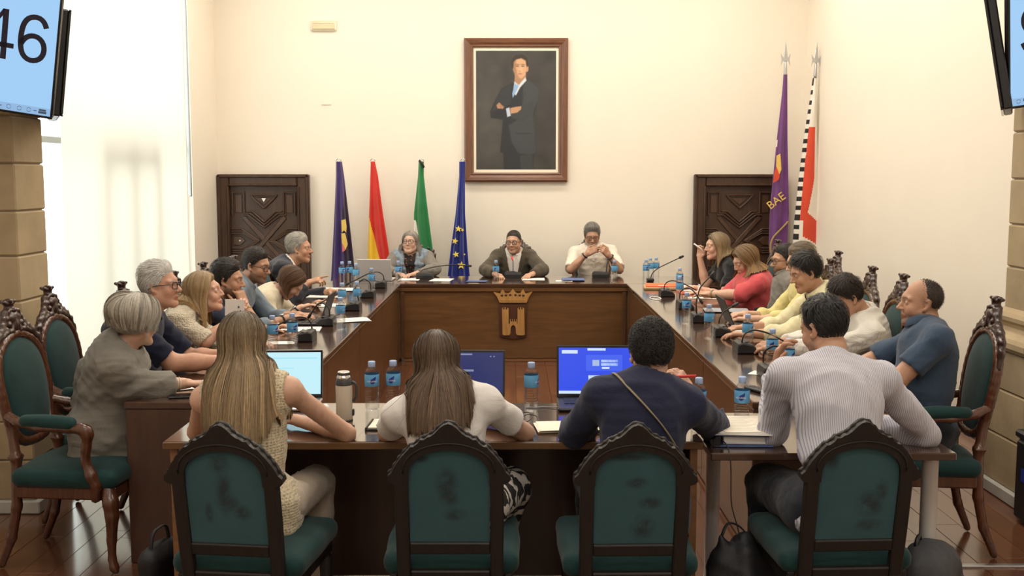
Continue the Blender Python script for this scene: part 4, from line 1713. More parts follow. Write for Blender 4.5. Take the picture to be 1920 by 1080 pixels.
CH['R5'] = arm_at(1634, 498, 1.25, 90, 'armchair with carved finial behind the man in white striped shirt')
CH['R4'] = arm_at(1556, 484, 1.25, 90, 'armchair finial behind the dark-haired man in cream shirt')
CH['R3'] = armchair(2.22, 8.35, 90, 'mostly hidden armchair of the bearded man near the purple flag')
CH['R2'] = armchair(2.10, 9.05, 93, 'green armchair behind the woman in coral red top')
CH['R1'] = armchair(2.12, 9.85, 90, 'armchair of the blonde woman in black by the carved door')
CH['C1'] = armchair(-1.07, 11.58, 178, 'armchair behind the grey-haired woman in denim vest')
CH['C2'] = armchair(0.05, 11.58, 180, 'dark carved armchair behind the man in olive suit')
CH['C3'] = armchair(0.90, 11.62, 180, 'dark rimmed armchair behind the man in short-sleeved white shirt')


for k_ in ('C1', 'C2', 'C3'):
    CH[k_].scale = (1, 1, 0.955)


def side_chair_parts():
    P = {}
    M = LEAN
    th = 0.038
    def place_(mb):
        return mb.xf(M)
    st = []
    for s in (1, -1):
        mb = MB().prism([(s * 0.142, 0.40), (s * 0.187, 0.40), (s * 0.190, 0.62), (s * 0.190, 0.80), (s * 0.142, 0.80)], th, bev=0.005)
        place_(mb)
        mb.prism([(s * 0.143, 0.405), (s * 0.186, 0.405), (s * 0.19, 0.0), (s * 0.152, 0.0)], 0.04, np.array([[1, 0, 0, 0], [0, 1, 0.20, -0.30], [0, 0, 1, 0], [0, 0, 0, 1]], float), bev=0.004)
        st.append(mb.mesh('stile'))
    P['stile'] = st
    out = []
    L_ = [(-0.188, 0.775), (-0.204, 0.779), (-0.214, 0.79), (-0.211, 0.806), (-0.198, 0.818), (-0.190, 0.835), (-0.176, 0.858), (-0.160, 0.880), (-0.142, 0.900), (-0.131, 0.914), (-0.120, 0.915), (-0.104, 0.928), (-0.096, 0.940),
          (-0.084, 0.940), (-0.070, 0.950), (-0.060, 0.953), (-0.045, 0.965), (-0.030, 0.982), (-0.015, 0.994), (0.0, 0.999)]
    out = L_ + [(-x, z) for x, z in L_[::-1][1:]]
    inn = [(0.140 * math.cos(a), 0.795 + 0.107 * math.sin(a) ** 0.8) for a in np.linspace(0.001, PI - 0.001, 21)]
    poly = out + [(0.140, 0.775)] + inn + [(-0.140, 0.775)]
    P['crest_rail'] = place_(MB().prism(poly, th + 0.004)).mesh('crest_rail')
    cv = MB()
    op = spline2(np.array([(x, 0.006, z) for x, z in out[3:-3]]), 90)
    rb = np.array([0.0055 + 0.0022 * math.sin(i * 1.35) for i in range(90)])
    cv.tube(op, rb, 7)
    P['crest_carving'] = place_(cv).mesh('crest_carving')
    arch = [(0.150 * math.cos(a), 0.815 + 0.10 * math.sin(a)) for a in np.linspace(-0.1, PI + 0.1, 25)]
    ln = MB().tube([(x * 1.06, -0.022, z + 0.012) for x, z in arch], 0.004, 5)
    P['arch_bead'] = place_(ln).mesh('arch_bead')
    P['lower_rail'] = place_(MB().box((0, 0, 0.525), (0.286, th - 0.004, 0.046), r=0.005)).mesh('lower_rail')
    P['bottom_rail'] = place_(MB().box((0, 0.004, 0.415), (0.286, th - 0.004, 0.04), r=0.005)).mesh('bottom_rail')
    pan = [(-0.140, 0.548), (-0.141, 0.65), (-0.142, 0.80)] + [(0.142 * math.cos(a), 0.80 + 0.104 * math.sin(a)) for a in np.linspace(PI - 0.15, 0.15, 15)] + [(0.142, 0.80), (0.141, 0.65), (0.140, 0.548)]
    P['back_panel'] = pan
    se = Field()
    se.rbox((0, 0.03, 0.445), (0.245, 0.245, 0.045), r=0.04)
    se.ell((0, 0.03, 0.46), (0.235, 0.24, 0.055), k=0.04)
    P['seat'] = net_mesh(se, 0.014, 'seat')
    rl = MB()
    rl.box((0, 0.245, 0.382), (0.42, 0.03, 0.06), r=0.006)
    rl.box((0, -0.200, 0.382), (0.30, 0.03, 0.06), r=0.006)
    for s in (1, -1):
        rl.box((s * 0.205, 0.02, 0.382), (0.03, 0.45, 0.06), r=0.006)
    P['seat_rail'] = rl.mesh('seat_rail')
    fl = []
    for s in (1, -1):
        fl.append(MB().lathe([(0.014, 0.0), (0.022, 0.03), (0.016, 0.06), (0.022, 0.2), (0.027, 0.33), (0.020, 0.345), (0.027, 0.36), (0.027, 0.40)], 14, (s * 0.195, 0.235, 0)).mesh('leg'))
    P['leg'] = fl
    return P


SP = side_chair_parts()


def side_chair(x, y, deg, label, seed):
    r = empty('side_chair', (x, y, 0), math.radians(deg), label, 'chair', 'dark framed chairs along the front table')
    for m in SP['stile']:
        mk('stile', m, m_chairback, r)
    cr = mk('crest_rail', SP['crest_rail'], m_chairback, r)
    mk('crest_carving', SP['crest_carving'], m_chairback, cr)
    mk('arch_bead', SP['arch_bead'], m_chairback, cr)
    mk('lower_rail', SP['lower_rail'], m_chairback, r)
    mk('bottom_rail', SP['bottom_rail'], m_chairback, r)
    pm = MB().prism(SP['back_panel'], 0.018, np.array([[1, 0, 0, 0], [0, 1, 0, 0.002], [0, 0, 1, 0], [0, 0, 0, 1]], float))
    pm.xf(LEAN)
    mk('back_panel', pm, stained_velvet(seed), r, label='worn green back panel with dark stains')
    mk('seat', SP['seat'], m_velvet, r)
    mk('seat_rail', SP['seat_rail'], m_chairback, r)
    for m in SP['leg']:
        mk('leg', m, m_chairback, r)
    return r


side_chair(-0.955, 3.88, -7, 'dark framed green chair of the long-haired woman in cream crochet', 0)
side_chair(-0.215, 3.90, 0, 'dark framed green chair of the woman in white top', 1)
side_chair(0.425, 3.88, 1, 'dark framed green chair of the short-haired person in navy', 2)
side_chair(1.205, 3.93, 3, 'dark framed green chair of the man in striped shirt', 3)
# ------------------------------------------------------------------ water bottles
def bottle_meshes():
    b = []
    prof = [(0.004, 0.006), (0.020, 0.002), (0.027, 0.0), (0.031, 0.006), (0.0325, 0.016), (0.0325, 0.026)]
    z = 0.030
    while z < 0.098:
        prof += [(0.0328, z), (0.0308, z + 0.0035), (0.0308, z + 0.0055), (0.0328, z + 0.009)]
        z += 0.0115
    prof += [(0.0325, 0.104), (0.0318, 0.109), (0.0318, 0.165), (0.0322, 0.168), (0.030, 0.175), (0.024, 0.185), (0.017, 0.192), (0.0135, 0.196), (0.0135, 0.204)]
    body = MB().lathe(prof, 24)
    cap = MB().lathe([(0.0155, 0.1955), (0.0165, 0.197), (0.0165, 0.217), (0.0155, 0.2205), (0.004, 0.2215)], 24)
    lab = MB().lathe([(0.0325, 0.110), (0.0328, 0.1105), (0.0328, 0.1635), (0.0325, 0.164)], 28, caps=False)
    # navy drop printed on the label, with white lettering across it
    r = 0.0332
    drop = []
    for i in range(9):
        row = []
        for j in range(13):
            t = j / 12
            a = 2 * PI * t
            k = i / 8
            x, zz = 0.0115 * math.cos(a), 0.0115 * math.sin(a)
            d = max(0, math.cos(a - PI * 0.30)) ** 6
            x += 0.010 * d
            zz += 0.014 * d
            row.append((x * k, zz * k))
        drop.append(row)
    g = np.array(drop)
    V = np.zeros(g.shape[:2] + (3,))
    ang = -PI / 2 + g[..., 0] / r
    V[..., 0], V[..., 1], V[..., 2] = r * np.cos(ang), r * np.sin(ang), 0.133 + g[..., 1]
    dm = MB().grid(V)
    tm = text_mesh('AQUAREL', 0.0105, 0.0)
    for v in tm.vertices:
        a = -PI / 2 + (v.co.x - 0.001) / r
        zz = v.co.y
        v.co = ((r + 0.0006) * math.cos(a), (r + 0.0006) * math.sin(a), 0.134 + zz)
    return body.mesh('bottle_body'), cap.mesh('cap'), lab.mesh('label'), dm.mesh('drop_mark'), tm


BM = bottle_meshes()


def build_bottle():
    root = empty('water_bottle')
    mk('bottle_body', BM[0], m_water, root)
    mk('cap', BM[1], m_cap, root)
    l = mk('label', BM[2], m_label, root)
    mk('drop_mark', BM[3], m_drop, l)
    mk('lettering', BM[4], m_letter, l)
    return root


BOT0 = None


def bottle(p, deg, label, z=T):
    global BOT0
    if isinstance(p[0], (int, float)) and len(p) == 2 and abs(p[0]) > 20:
        p = on_z(p[0], p[1], z)
    if BOT0 is None:
        BOT0 = build_bottle()
        r = BOT0
    else:
        r = copy_tree(BOT0)
    r.location = (p[0], p[1], z + 0.0004)
    r.rotation_euler = (0, 0, math.radians(deg))
    tag(r, label, 'bottle', 'small water bottles with blue labels')
    return r


bottle((698, 768), 12, 'left of the two water bottles beside the beige thermos')
bottle((738, 766), -14, 'water bottle between the thermos pair and the woman in white')
bottle((996, 770), 70, 'lone water bottle by the thin cables on the front table')
bottle((1309, 803), 55, 'water bottle at the right elbow of the navy-clad person', EXT_Z)
bottle((1390, 801), -18, 'water bottle near the black remote control', EXT_Z)
bottle((512, 660), 60, 'low water bottle beside the long-haired woman\'s laptop screen')
bottle((549, 655), 40, 'water bottle standing in front of the window-side nearest microphone')
bottle((639, 617), 80, 'water bottle next to loose papers on window-side table edge')
bottle((670, 580), 75, 'water bottle beside second window-side microphone base')
bottle((642, 583), 100, 'water bottle half hidden behind the one by the papers')
bottle((697, 548), 60, 'water bottle in front of the microphone near pale laptop')
bottle((642, 533), 20, 'first of the three bottles grouped below the purple flag')
bottle((656, 532), -30, 'second of the three bottles grouped below the purple flag')
bottle((668, 537), 70, 'third of the three bottles grouped below the purple flag')
bottle((747, 531), 35, 'water bottle in front of the woman in denim vest')
bottle((930, 530), -20, 'water bottle in front of the man in olive suit')
bottle((1152, 529), 140, 'water bottle in front of the man in white shirt')
bottle((1211, 528), 10, 'nearest of the bottle trio beside the orange folder')
bottle((1219, 524), -40, 'middle bottle of the trio beside the orange folder')
bottle((1230, 523), 50, 'far right bottle of the trio beside the orange folder')
bottle((1274, 548), 30, 'water bottle behind another before the woman in coral')
bottle((1274, 567), 90, 'water bottle close to the small white cable loop')
bottle((1287, 606), -8, 'water bottle with its drop mark facing front by second right microphone')
bottle((1329, 634), 65, 'water bottle between two wedge microphones on right table')
bottle((1401, 657), 45, 'water bottle before the cream shirted man\'s hand')
bottle((1447, 692), -25, 'water bottle before the man in white striped shirt')
bottle((1477, 714), 30, 'water bottle beside the striped shirt man\'s left shoulder')


# ------------------------------------------------------------------ microphones
def mic_base_mesh():
    mb = MB()
    prof = [(-0.055, 0.0), (0.055, 0.0), (0.055, 0.016), (0.030, 0.040), (-0.030, 0.052), (-0.050, 0.046), (-0.055, 0.03)]
    M = np.array([[0, 1, 0, 0], [1, 0, 0, 0], [0, 0, 1, 0], [0, 0, 0, 1]], float)
    mb.prism(prof, 0.155, M, bev=0.006)
    return mb


MICB = mic_base_mesh().mesh('base_unit')
MICP = MB().box((0.0, 0.040, 0.030), (0.10, 0.02, 0.004), R=rotm(-0.75), r=0.002).mesh('button_panel')
MICG = MB().box((-0.02, -0.008, 0.0475), (0.085, 0.055, 0.004), R=rotm(0.17), r=0.002).mesh('speaker_grille')


def microphone(p, deg, label, neck, ring=False):
    """Local +Y faces the speaker.  neck = list of local points of the gooseneck."""
    if len(p) == 2:
        p = on_z(p[0], p[1], T)
    root = empty('desk_microphone', (p[0], p[1], T + 0.0004), math.radians(deg), label, 'microphone', 'black gooseneck desk microphones')
    root.scale = (1.12, 1.12, 1.28)
    mk('base_unit', MICB, m_black, root)
    mk('button_panel', MICP, m_dark_grey, root)
    mk('speaker_grille', MICG, m_dark_grey, root)
    pts = spline2(neck, 18)
    mk('gooseneck', MB().tube(pts, 0.0042, 7), m_black, root)
    d = unit(pts[-1] - pts[-3])
    e = pts[-1]
    hd = MB().tube([e - d * 0.004, e, e + d * 0.012, e + d * 0.034, e + d * 0.040], [0.004, 0.007, 0.0095, 0.0085, 0.004], 10)
    mk('microphone_head', hd, m_red if ring == 'red' else m_black, root)
    return root


up = [(0.05, -0.03, 0.045), (0.05, -0.035, 0.12), (0.045, -0.01, 0.20), (0.02, 0.06, 0.26), (-0.01, 0.14, 0.27)]
lowarc = [(0.055, -0.03, 0.045), (0.06, -0.03, 0.09), (0.06, 0.02, 0.115), (0.055, 0.10, 0.10), (0.05, 0.20, 0.055), (0.04, 0.26, 0.03)]
tall = [(0.05, -0.03, 0.045), (0.05, -0.02, 0.10), (0.045, 0.02, 0.17), (0.04, 0.10, 0.24), (0.03, 0.24, 0.32), (0.03, 0.33, 0.365)]
curl = [(-0.05, -0.03, 0.045), (-0.05, -0.03, 0.10), (-0.03, 0.02, 0.13), (0.0, 0.06, 0.11), (0.02, 0.10, 0.06)]
microphone((572, 638), 90, 'nearest black microphone on the window-side table', lowarc)
microphone((612, 609), 90, 'black microphone with green label left of loose papers', curl)
microphone((662, 581), 90, 'black microphone between the two window-side middle bottles', lowarc)
microphone((690, 557), 90, 'black microphone beside the window-side bottle nearest the pale laptop', curl)
microphone((712, 539), 90, 'black microphone at the corner before the pale laptop', lowarc)
microphone((797, 523), 0, 'black microphone facing the woman in denim vest', [(-0.03, 0.03, 0.03), (-0.06, 0.1, 0.06), (0.1, 0.16, 0.09), (0.25, 0.2, 0.10), (0.38, 0.22, 0.09)])
microphone((962, 521), 0, 'black microphone with red head before the man in olive suit', [(0.0, -0.01, 0.04), (0.0, 0.0, 0.07), (0.0, 0.02, 0.105), (0.0, 0.045, 0.135), (-0.004, 0.055, 0.142)], 'red')
microphone((1126, 521), 0, 'black microphone before the man in short-sleeved white shirt', [(0.05, -0.03, 0.045), (0.055, -0.03, 0.12), (0.08, 0.0, 0.15), (0.11, 0.04, 0.12), (0.115, 0.06, 0.06)])
microphone((1250, 555), -90, 'black microphone just before the orange folder on right table', lowarc)
microphone((1284, 578), -90, 'black microphone behind the drop-marked bottle', curl)
microphone((1312, 603), -90, 'black microphone left of the grey laptop base on right table', up[:4])
microphone((1354, 629), -90, 'black microphone with thin raised neck behind the nearest wedge', [(0.05, -0.03, 0.045), (0.05, -0.03, 0.09), (0.04, 0.0, 0.13), (0.04, 0.05, 0.155)])
microphone((1397, 660), -90, 'large wedge microphone with arched neck, right table', lowarc)
microphone((1447, 707), -90, 'nearest right-hand microphone beside the black remote control', curl)
long_mic = on_z(1219, 528, T)
e = empty('gooseneck_microphone', (long_mic[0], long_mic[1], T), label='tall gooseneck microphone slanting up beside the bottle trio', cat='microphone')
nk = spline2([on_y(1219, 526, 10.6) - long_mic, on_y(1222, 512, 10.6) - long_mic, on_y(1235, 502, 10.55) - long_mic, on_y(1273, 484, 10.45) - long_mic], 16)
mk('gooseneck', MB().tube(nk, 0.005, 7), m_dark_grey, e)
dd = unit(nk[-1] - nk[-3])
mk('microphone_head', MB().tube([nk[-1], nk[-1] + dd * 0.01, nk[-1] + dd * 0.045, nk[-1] + dd * 0.055], [0.006, 0.013, 0.012, 0.005], 10), m_black, e)
mk('base_unit', MB().box((0, 0, 0.018), (0.07, 0.09, 0.035), r=0.008), m_black, e)


# ------------------------------------------------------------------ laptops
def laptop(pos, deg, label, w=0.34, d=0.235, lid_h=0.225, open_deg=105, body=None, screen=None, lines=(), key_c=None):
    """Local: user at -Y, hinge at +Y edge."""
    body = body or m_dark_grey
    root = empty('laptop', (pos[0], pos[1], T + 0.0004), math.radians(deg), label, 'laptop')
    mk('base', MB().box((0, 0, 0.009), (w, d, 0.018), r=0.006), body, root)
    kb = MB()
    for i in range(5):
        for j in range(12):
            kb.box((-w * 0.42 + w * 0.84 * (j + 0.5) / 12, d * 0.36 - i * d * 0.105, 0.0195), (w * 0.062, d * 0.08, 0.003))
    mk('keyboard', kb, key_c or m_black, root)
    mk('touchpad', MB().box((0, -d * 0.32, 0.0186), (w * 0.3, d * 0.24, 0.001)), body, root)
    a = math.radians(open_deg)
    lid = mk('lid', MB().box((0, 0, lid_h / 2), (w, 0.008, lid_h), r=0.003), body if body is not m_black else m_black, root, (0, d / 2 - 0.002, 0.016), (-(a - PI / 2), 0, 0))
    if screen:
        mk('bezel', MB().box((0, -0.0045, lid_h / 2), (w - 0.004, 0.002, lid_h - 0.004)), m_black_gloss, lid)
        mk('screen', MB().box((0, -0.006, lid_h / 2 + 0.003), (w - 0.02, 0.0015, lid_h - 0.03)), screen, lid)
        for (x, z, ww, hh, m) in lines:
            mk('screen_content', MB().box(((x - 0.5) * (w - 0.02), -0.0072 - 0.0002 * (ww < 0.2), 0.018 + z * (lid_h - 0.03)), (ww * (w - 0.02), 0.0008, hh * (lid_h - 0.03))), m, lid)
    return root


s_cyan = emit('screen_pale_cyan', (0.55, 0.88, 0.97), 0.98)
s_cyan2 = emit('screen_light_stripe', (0.40, 0.80, 0.93), 0.98)
s_navy = emit('screen_dim_blue', (0.010, 0.022, 0.13), 0.9)
s_navy2 = emit('screen_dim_pale', (0.30, 0.36, 0.55), 0.7)
s_blue = emit('screen_bright_blue', (0.022, 0.072, 0.80), 1.0)
s_blue2 = emit('screen_mid_blue', (0.05, 0.12, 0.85), 1.0)
s_white = emit('screen_pale_box', (0.66, 0.82, 1.0), 0.95)
s_pic = emit('screen_picture', (0.42, 0.55, 0.80), 0.9)
s_dark = emit('screen_picture_dark', (0.02, 0.035, 0.12), 0.9)
laptop((-1.045, 4.80), 2, 'silver laptop with glowing pale cyan screen, window end of front table', 0.335, 0.23, 0.225, 100, m_silver, s_cyan,
       [(0.5, 0.86, 0.9, 0.035, s_cyan2), (0.35, 0.62, 0.5, 0.02, s_cyan2)], m_dark_grey)
laptop((-0.205, 4.83), -2, 'dark laptop with dim blue screen behind the woman in white', 0.345, 0.235, 0.22, 104, m_dark_grey, s_navy,
       [(0.82, 0.9, 0.02, 0.03, s_navy2), (0.87, 0.9, 0.02, 0.03, s_navy2), (0.45, 0.95, 0.2, 0.04, s_navy2), (0.45, 0.55, 0.25, 0.05, s_navy2)])
wins = [(0.50, 0.965, 0.24, 0.05, s_white), (0.145, 0.91, 0.21, 0.075, s_white), (0.5, 0.03, 1.0, 0.062, s_white), (0.60, 0.67, 0.48, 0.35, s_blue2),
        (0.67, 0.71, 0.22, 0.055, s_white), (0.67, 0.635, 0.22, 0.055, s_white), (0.62, 0.56, 0.10, 0.04, s_white), (0.49, 0.67, 0.09, 0.13, s_pic), (0.61, 0.255, 0.44, 0.30, s_pic)]
laptop((0.40, 4.80), -1, 'black laptop with bright blue desktop before the navy-clad person', 0.375, 0.25, 0.245, 102, m_black, s_blue,
       wins + [(0.61, 0.36, 0.44, 0.04, s_white)] + [(0.44 + 0.055 * k, 0.27, 0.018, 0.06, s_dark) for k in range(7)] + [(0.44 + 0.055 * k, 0.17, 0.022, 0.06, s_dark) for k in range(7)])
laptop((1.66, 7.50), -90 + 180 - 180 + 0 + 180 - 90 if False else 90, 'dark laptop seen edge-on before the man in yellow', 0.32, 0.22, 0.20, 112, m_dark_grey, None)
laptop((-1.46, 7.62), -90, 'dark laptop seen edge-on being typed on by the bespectacled man', 0.33, 0.23, 0.21, 108, m_dark_grey, None)
c1l = on_z(705, 527, T)
laptop((c1l[0], c1l[1] + 0.12), 176, 'pale silver laptop lid facing out at the head table corner', 0.34, 0.23, 0.215, 106, m_laptop_lid, None)


# ------------------------------------------------------------------ papers, folders, books, small things
def sheet(name, p, deg, w, h, label, cat='paper', m=None, n=1, z=T, prints=0, bend=0.0, group=None):
    if len(p) == 2 and abs(p[0]) > 20:
        p = on_z(p[0], p[1], z)
    root = empty(name, (p[0], p[1], z + 0.0006), math.radians(deg), label, cat, group)
    rr = random.Random(int(abs(p[0]) * 1000))
    for k in range(n):
        g = np.zeros((8, 6, 3))
        for i in range(8):
            for j in range(6):
                x, y = (i / 7 - 0.5) * w, (j / 5 - 0.5) * h
                g[i, j] = (x, y, 0.0012 + 0.0022 * k + bend * (x / w) ** 2 * 4 * 0.02 + 0.0006 * math.sin(i + j + k))
        mb = MB().grid(g)
        g2 = g.copy()
        g2[..., 2] -= 0.0011
        mb.grid(g2[::-1])
        mk('sheet', mb, m or m_paper, root, (rr.uniform(-1, 1) * 0.008 * (k > 0), rr.uniform(-1, 1) * 0.008 * (k > 0), 0), (0, 0, rr.uniform(-0.06, 0.06) * (k > 0)))
    if prints:
        pb = MB()
        for i in range(prints):
            pb.box((rr.uniform(-0.01, 0.01) - 0.01, h * 0.40 - i * h * 0.8 / prints, 0.0022 + 0.0022 * (n - 1)), (w * rr.uniform(0.45, 0.72), 0.0022, 0.0004))
        mk('printed_lines', pb, m_ink, root, (0, 0, 0))
    return root


sheet('paper_sheet', (372, 722), -62, 0.21, 0.297, 'white printed pages under the grey-dressed woman\'s fist', n=2, prints=9)
sheet('paper_sheet', (378, 688), -80, 0.20, 0.28, 'white page in front of the man in navy polo', n=1)
sheet('paper_sheet', (560, 618), -85, 0.21, 0.30, 'open white pages beyond the nearest window-side microphone', n=2, prints=8)
sheet('paper_sheet', (528, 643), -80, 0.12, 0.16, 'small white slip behind the low water bottle', n=1)
sheet('paper_sheet', (655, 601), -70, 0.21, 0.28, 'loose folded papers at inner edge of window-side table', n=3, prints=6)
sheet('paper_sheet', (612, 573), -85, 0.21, 0.30, 'white papers by the bespectacled man\'s laptop', n=2, prints=6)
sheet('paper_sheet', (610, 556), -88, 0.21, 0.30, 'white pages before the leaning person in beige', n=2, prints=6)
sheet('paper_sheet', (640, 543), -88, 0.25, 0.32, 'white pages below the pointing hand of the suited man', n=2, prints=6)
sheet('paper_sheet', (768, 524), 178, 0.21, 0.28, 'white pages under the hands of the woman in denim', n=2)
sheet('paper_sheet', (828, 525), 172, 0.21, 0.28, 'white page right of the microphone of the woman in denim', n=1)
sheet('paper_sheet', (1000, 524), 176, 0.22, 0.24, 'white page at the olive-suited man\'s left hand', n=2)
e = sheet('booklet', (895, 528), 170, 0.20, 0.14, 'thin blue booklet left of the olive-suited man', 'booklet', m_blue_paper, n=3)
sheet('booklet', (1075, 525), 178, 0.22, 0.26, 'grey and blue folders before the white-shirted man', 'folder', m_blue_paper, n=5)
sheet('paper_sheet', (1058, 527), 172, 0.17, 0.12, 'white page poking out beneath the grey folders', n=1)
of = on_z(1243, 541, T)
e = empty('orange_folder', (of[0], of[1], T + 0.0005), math.radians(-6), 'bright orange folder lying on a brown one, right table', 'folder')
mk('lower_cover', MB().box((0, 0, 0.012), (0.36, 0.30, 0.022), r=0.004), m_tan, e)
mk('orange_cover', MB().box((0.01, 0.02, 0.030), (0.34, 0.27, 0.012), r=0.003), m_orange, e)
mk('paper_label', MB().box((-0.01, -0.08, 0.0365), (0.07, 0.03, 0.001)), m_paper, e)
sheet('paper_sheet', (1290, 538), 80, 0.22, 0.30, 'white pages under the arm of the blonde woman in black', n=3)
of = on_z(1308, 549, T)
e = empty('red_folder', (of[0], of[1], T + 0.0005), math.radians(-4), 'flat red-orange folder under the coral-topped woman\'s papers', 'folder')
mk('orange_cover', MB().box((0, 0, 0.006), (0.34, 0.28, 0.010), r=0.003), m_orange, e)
mk('sheet', MB().box((0.02, 0.02, 0.0125), (0.28, 0.2, 0.002)), m_paper, e)
sheet('paper_sheet', (1316, 559), 82, 0.16, 0.24, 'white slip beside the coral-topped woman\'s pen', n=1)
sheet('paper_sheet', (1415, 625), 86, 0.21, 0.26, 'white pages under the cream-shirted man\'s hands', n=3)
sheet('paper_sheet', (1425, 700), 60, 0.12, 0.10, 'small white note beside the nearest right microphone', n=1)
sheet('booklet', (1362, 583), 84, 0.24, 0.34, 'slate blue folder beyond the grey laptop, right table', 'folder', m_grey_paper, n=4)
sheet('paper_sheet', (1064, 803), 184, 0.26, 0.165, 'stack of cream pages left of the navy-clad person', m=m_paper_cream, n=6)
sheet('paper_sheet', (1262, 836), 184, 0.10, 0.06, 'small white slip under the navy-clad elbow', n=1) if False else None

nb = on_z(742, 800, T)
e = empty('notebook', (nb[0] - 0.0, nb[1], T + 0.0005), math.radians(-3), 'cream open notebook at the left elbow of the woman in white', 'notebook')
mk('cover', MB().box((0, 0, 0.003), (0.235, 0.165, 0.005), r=0.002), m_black, e)
mk('page_block', MB().box((0.006, 0.003, 0.010), (0.222, 0.155, 0.008), r=0.002), m_paper_cream, e)
mk('elastic_band', MB().box((-0.112, 0, 0.0085), (0.007, 0.166, 0.012), r=0.002), m_black, e)

# binder with loose sheets on the extension table
bp = (0.935, 4.30)
e = empty('ring_binder', (bp[0], bp[1], EXT_Z + 0.0005), math.radians(-2), 'thick binder and loose printed pages on the side table', 'binder')
mk('binder_cover', MB().box((0, 0, 0.004), (0.235, 0.27, 0.007), r=0.002), m_blue_paper, e)
mk('page_block', MB().box((0.015, 0.0, 0.026), (0.19, 0.245, 0.034), r=0.003), m_paper, e)
mk('binder_spine', MB().prism([(-0.02, 0.0), (0.012, 0.0), (0.012, 0.044), (-0.006, 0.046), (-0.02, 0.03)], 0.27, np.array([[1, 0, 0, -0.105], [0, 1, 0, 0], [0, 0, 1, 0], [0, 0, 0, 1]], float), bev=0.003), m_black, e)
mk('upper_cover', MB().box((0.0, 0, 0.0475), (0.24, 0.275, 0.006), R=rotm(0, 0.02), r=0.002), m_blue_paper, e)
for k in range(5):
    mk('sheet', MB().box((0.004 + 0.006 * k * (-1) ** k, 0.004 * k, 0.0525 + 0.0022 * k), (0.225, 0.29, 0.0016), R=rotm(0, 0, 0.03 * (k - 2))), m_paper if k < 4 else m_paper_cream, e)
pl = MB()
for i in range(12):
    pl.box((-0.005, 0.12 - 0.02 * i, 0.0625), (0.15 - 0.03 * (i % 3), 0.003, 0.0006), R=rotm(0, 0, 0.06))
mk('printed_lines', pl, plain('faint_print', (0.62, 0.58, 0.52), 0.8), e)
mk('loose_edge', MB().box((0.12, -0.03, 0.042), (0.05, 0.2, 0.003), R=rotm(0, 0.25, -0.2)), m_grey_paper, e)

# thermos
tp = on_z(646, 788, T)
e = empty('thermos', (tp[0], tp[1], T + 0.0005), label='beige thermos flask with grey handle and chrome stopper', cat='thermos')
mk('body', MB().lathe([(0.030, 0.0), (0.034, 0.002), (0.0355, 0.01), (0.0355, 0.155), (0.034, 0.160)], 32), m_sand_steel, e)
mk('base_ring', MB().lathe([(0.0362, 0.0), (0.0365, 0.001), (0.0365, 0.004), (0.036, 0.005)], 32, caps=False), m_dark_grey, e)
mk('collar', MB().lathe([(0.036, 0.156), (0.0362, 0.158), (0.035, 0.172), (0.030, 0.180), (0.029, 0.184)], 32), m_dark_grey, e)
mk('stopper', MB().lathe([(0.029, 0.183), (0.030, 0.186), (0.029, 0.193), (0.025, 0.197), (0.024, 0.2), (0.026, 0.202), (0.0265, 0.211), (0.024, 0.214)], 32), m_chrome, e)
mk('stopper_grip', MB().lathe([(0.0265, 0.199), (0.0268, 0.2), (0.0268, 0.209), (0.0265, 0.21)], 24, caps=False), m_dark_grey, e)
mk('handle', MB().tube(spline2([(0.034, 0, 0.168), (0.052, 0, 0.162), (0.054, 0, 0.13), (0.052, 0, 0.10), (0.036, 0, 0.085)], 14), 0.0065, 8), m_dark_grey, e)
mk('lower_lug', MB().box((0.039, 0.0, 0.035), (0.008, 0.018, 0.03), r=0.003), m_dark_grey, e)

# white charger, remote, phone, cables
ap = on_z(604, 770, T)
e = empty('charger', (ap[0], ap[1], T + 0.0005), 0.2, 'small white charger block beside the beige thermos', 'charger')
mk('charger_block', MB().box((0, 0, 0.013), (0.062, 0.062, 0.025), r=0.008), m_white, e)
mk('cable', MB().tube(spline2([(-0.01, 0.03, 0.015), (-0.03, 0.06, 0.03), (-0.05, 0.10, 0.05), (-0.06, 0.13, 0.03), (-0.075, 0.15, 0.008)], 14), 0.0022, 6), m_white_cable, e)
rp = on_z(1419, 734, T)
e = empty('remote_control', (rp[0], rp[1], T + 0.0005), math.radians(28), 'black remote control at the end of right table', 'remote')
mk('casing', MB().box((0, 0, 0.010), (0.048, 0.15, 0.02), r=0.007), m_black, e)
for i in range(4):
    for j in range(3):
        mk('button', MB().box((-0.013 + 0.013 * j, -0.05 + 0.028 * i, 0.0205), (0.008, 0.012, 0.003), r=0.001), m_dark_grey, e)
pp = on_z(350, 744, T)
e = empty('mobile_phone', (pp[0], pp[1], T + 0.0005), math.radians(-80), 'dark mobile phone before the grey-dressed woman', 'phone')
mk('phone_body', MB().box((0, 0, 0.005), (0.078, 0.16, 0.009), r=0.004), m_black, e)
mk('phone_screen', MB().box((0, 0, 0.0098), (0.072, 0.15, 0.0008)), m_black_gloss, e)
cp = on_z(985, 790, T)
tag(mk('cable', MB().tube(spline2([(-0.05, 0.10, 0.004), (-0.02, 0.07, 0.02), (0.02, 0.05, 0.03), (0.03, 0.0, 0.012), (0.0, -0.05, 0.004), (-0.03, -0.02, 0.012), (0.01, 0.03, 0.025), (0.05, 0.02, 0.02), (0.06, -0.06, 0.004), (0.045, -0.11, 0.004)], 40), 0.0022, 6), m_cable, None,
       (cp[0], cp[1], T + 0.001)), 'thin black cable coiled by the lone bottle on front table', 'cable')
cp = on_z(1040, 765, T)
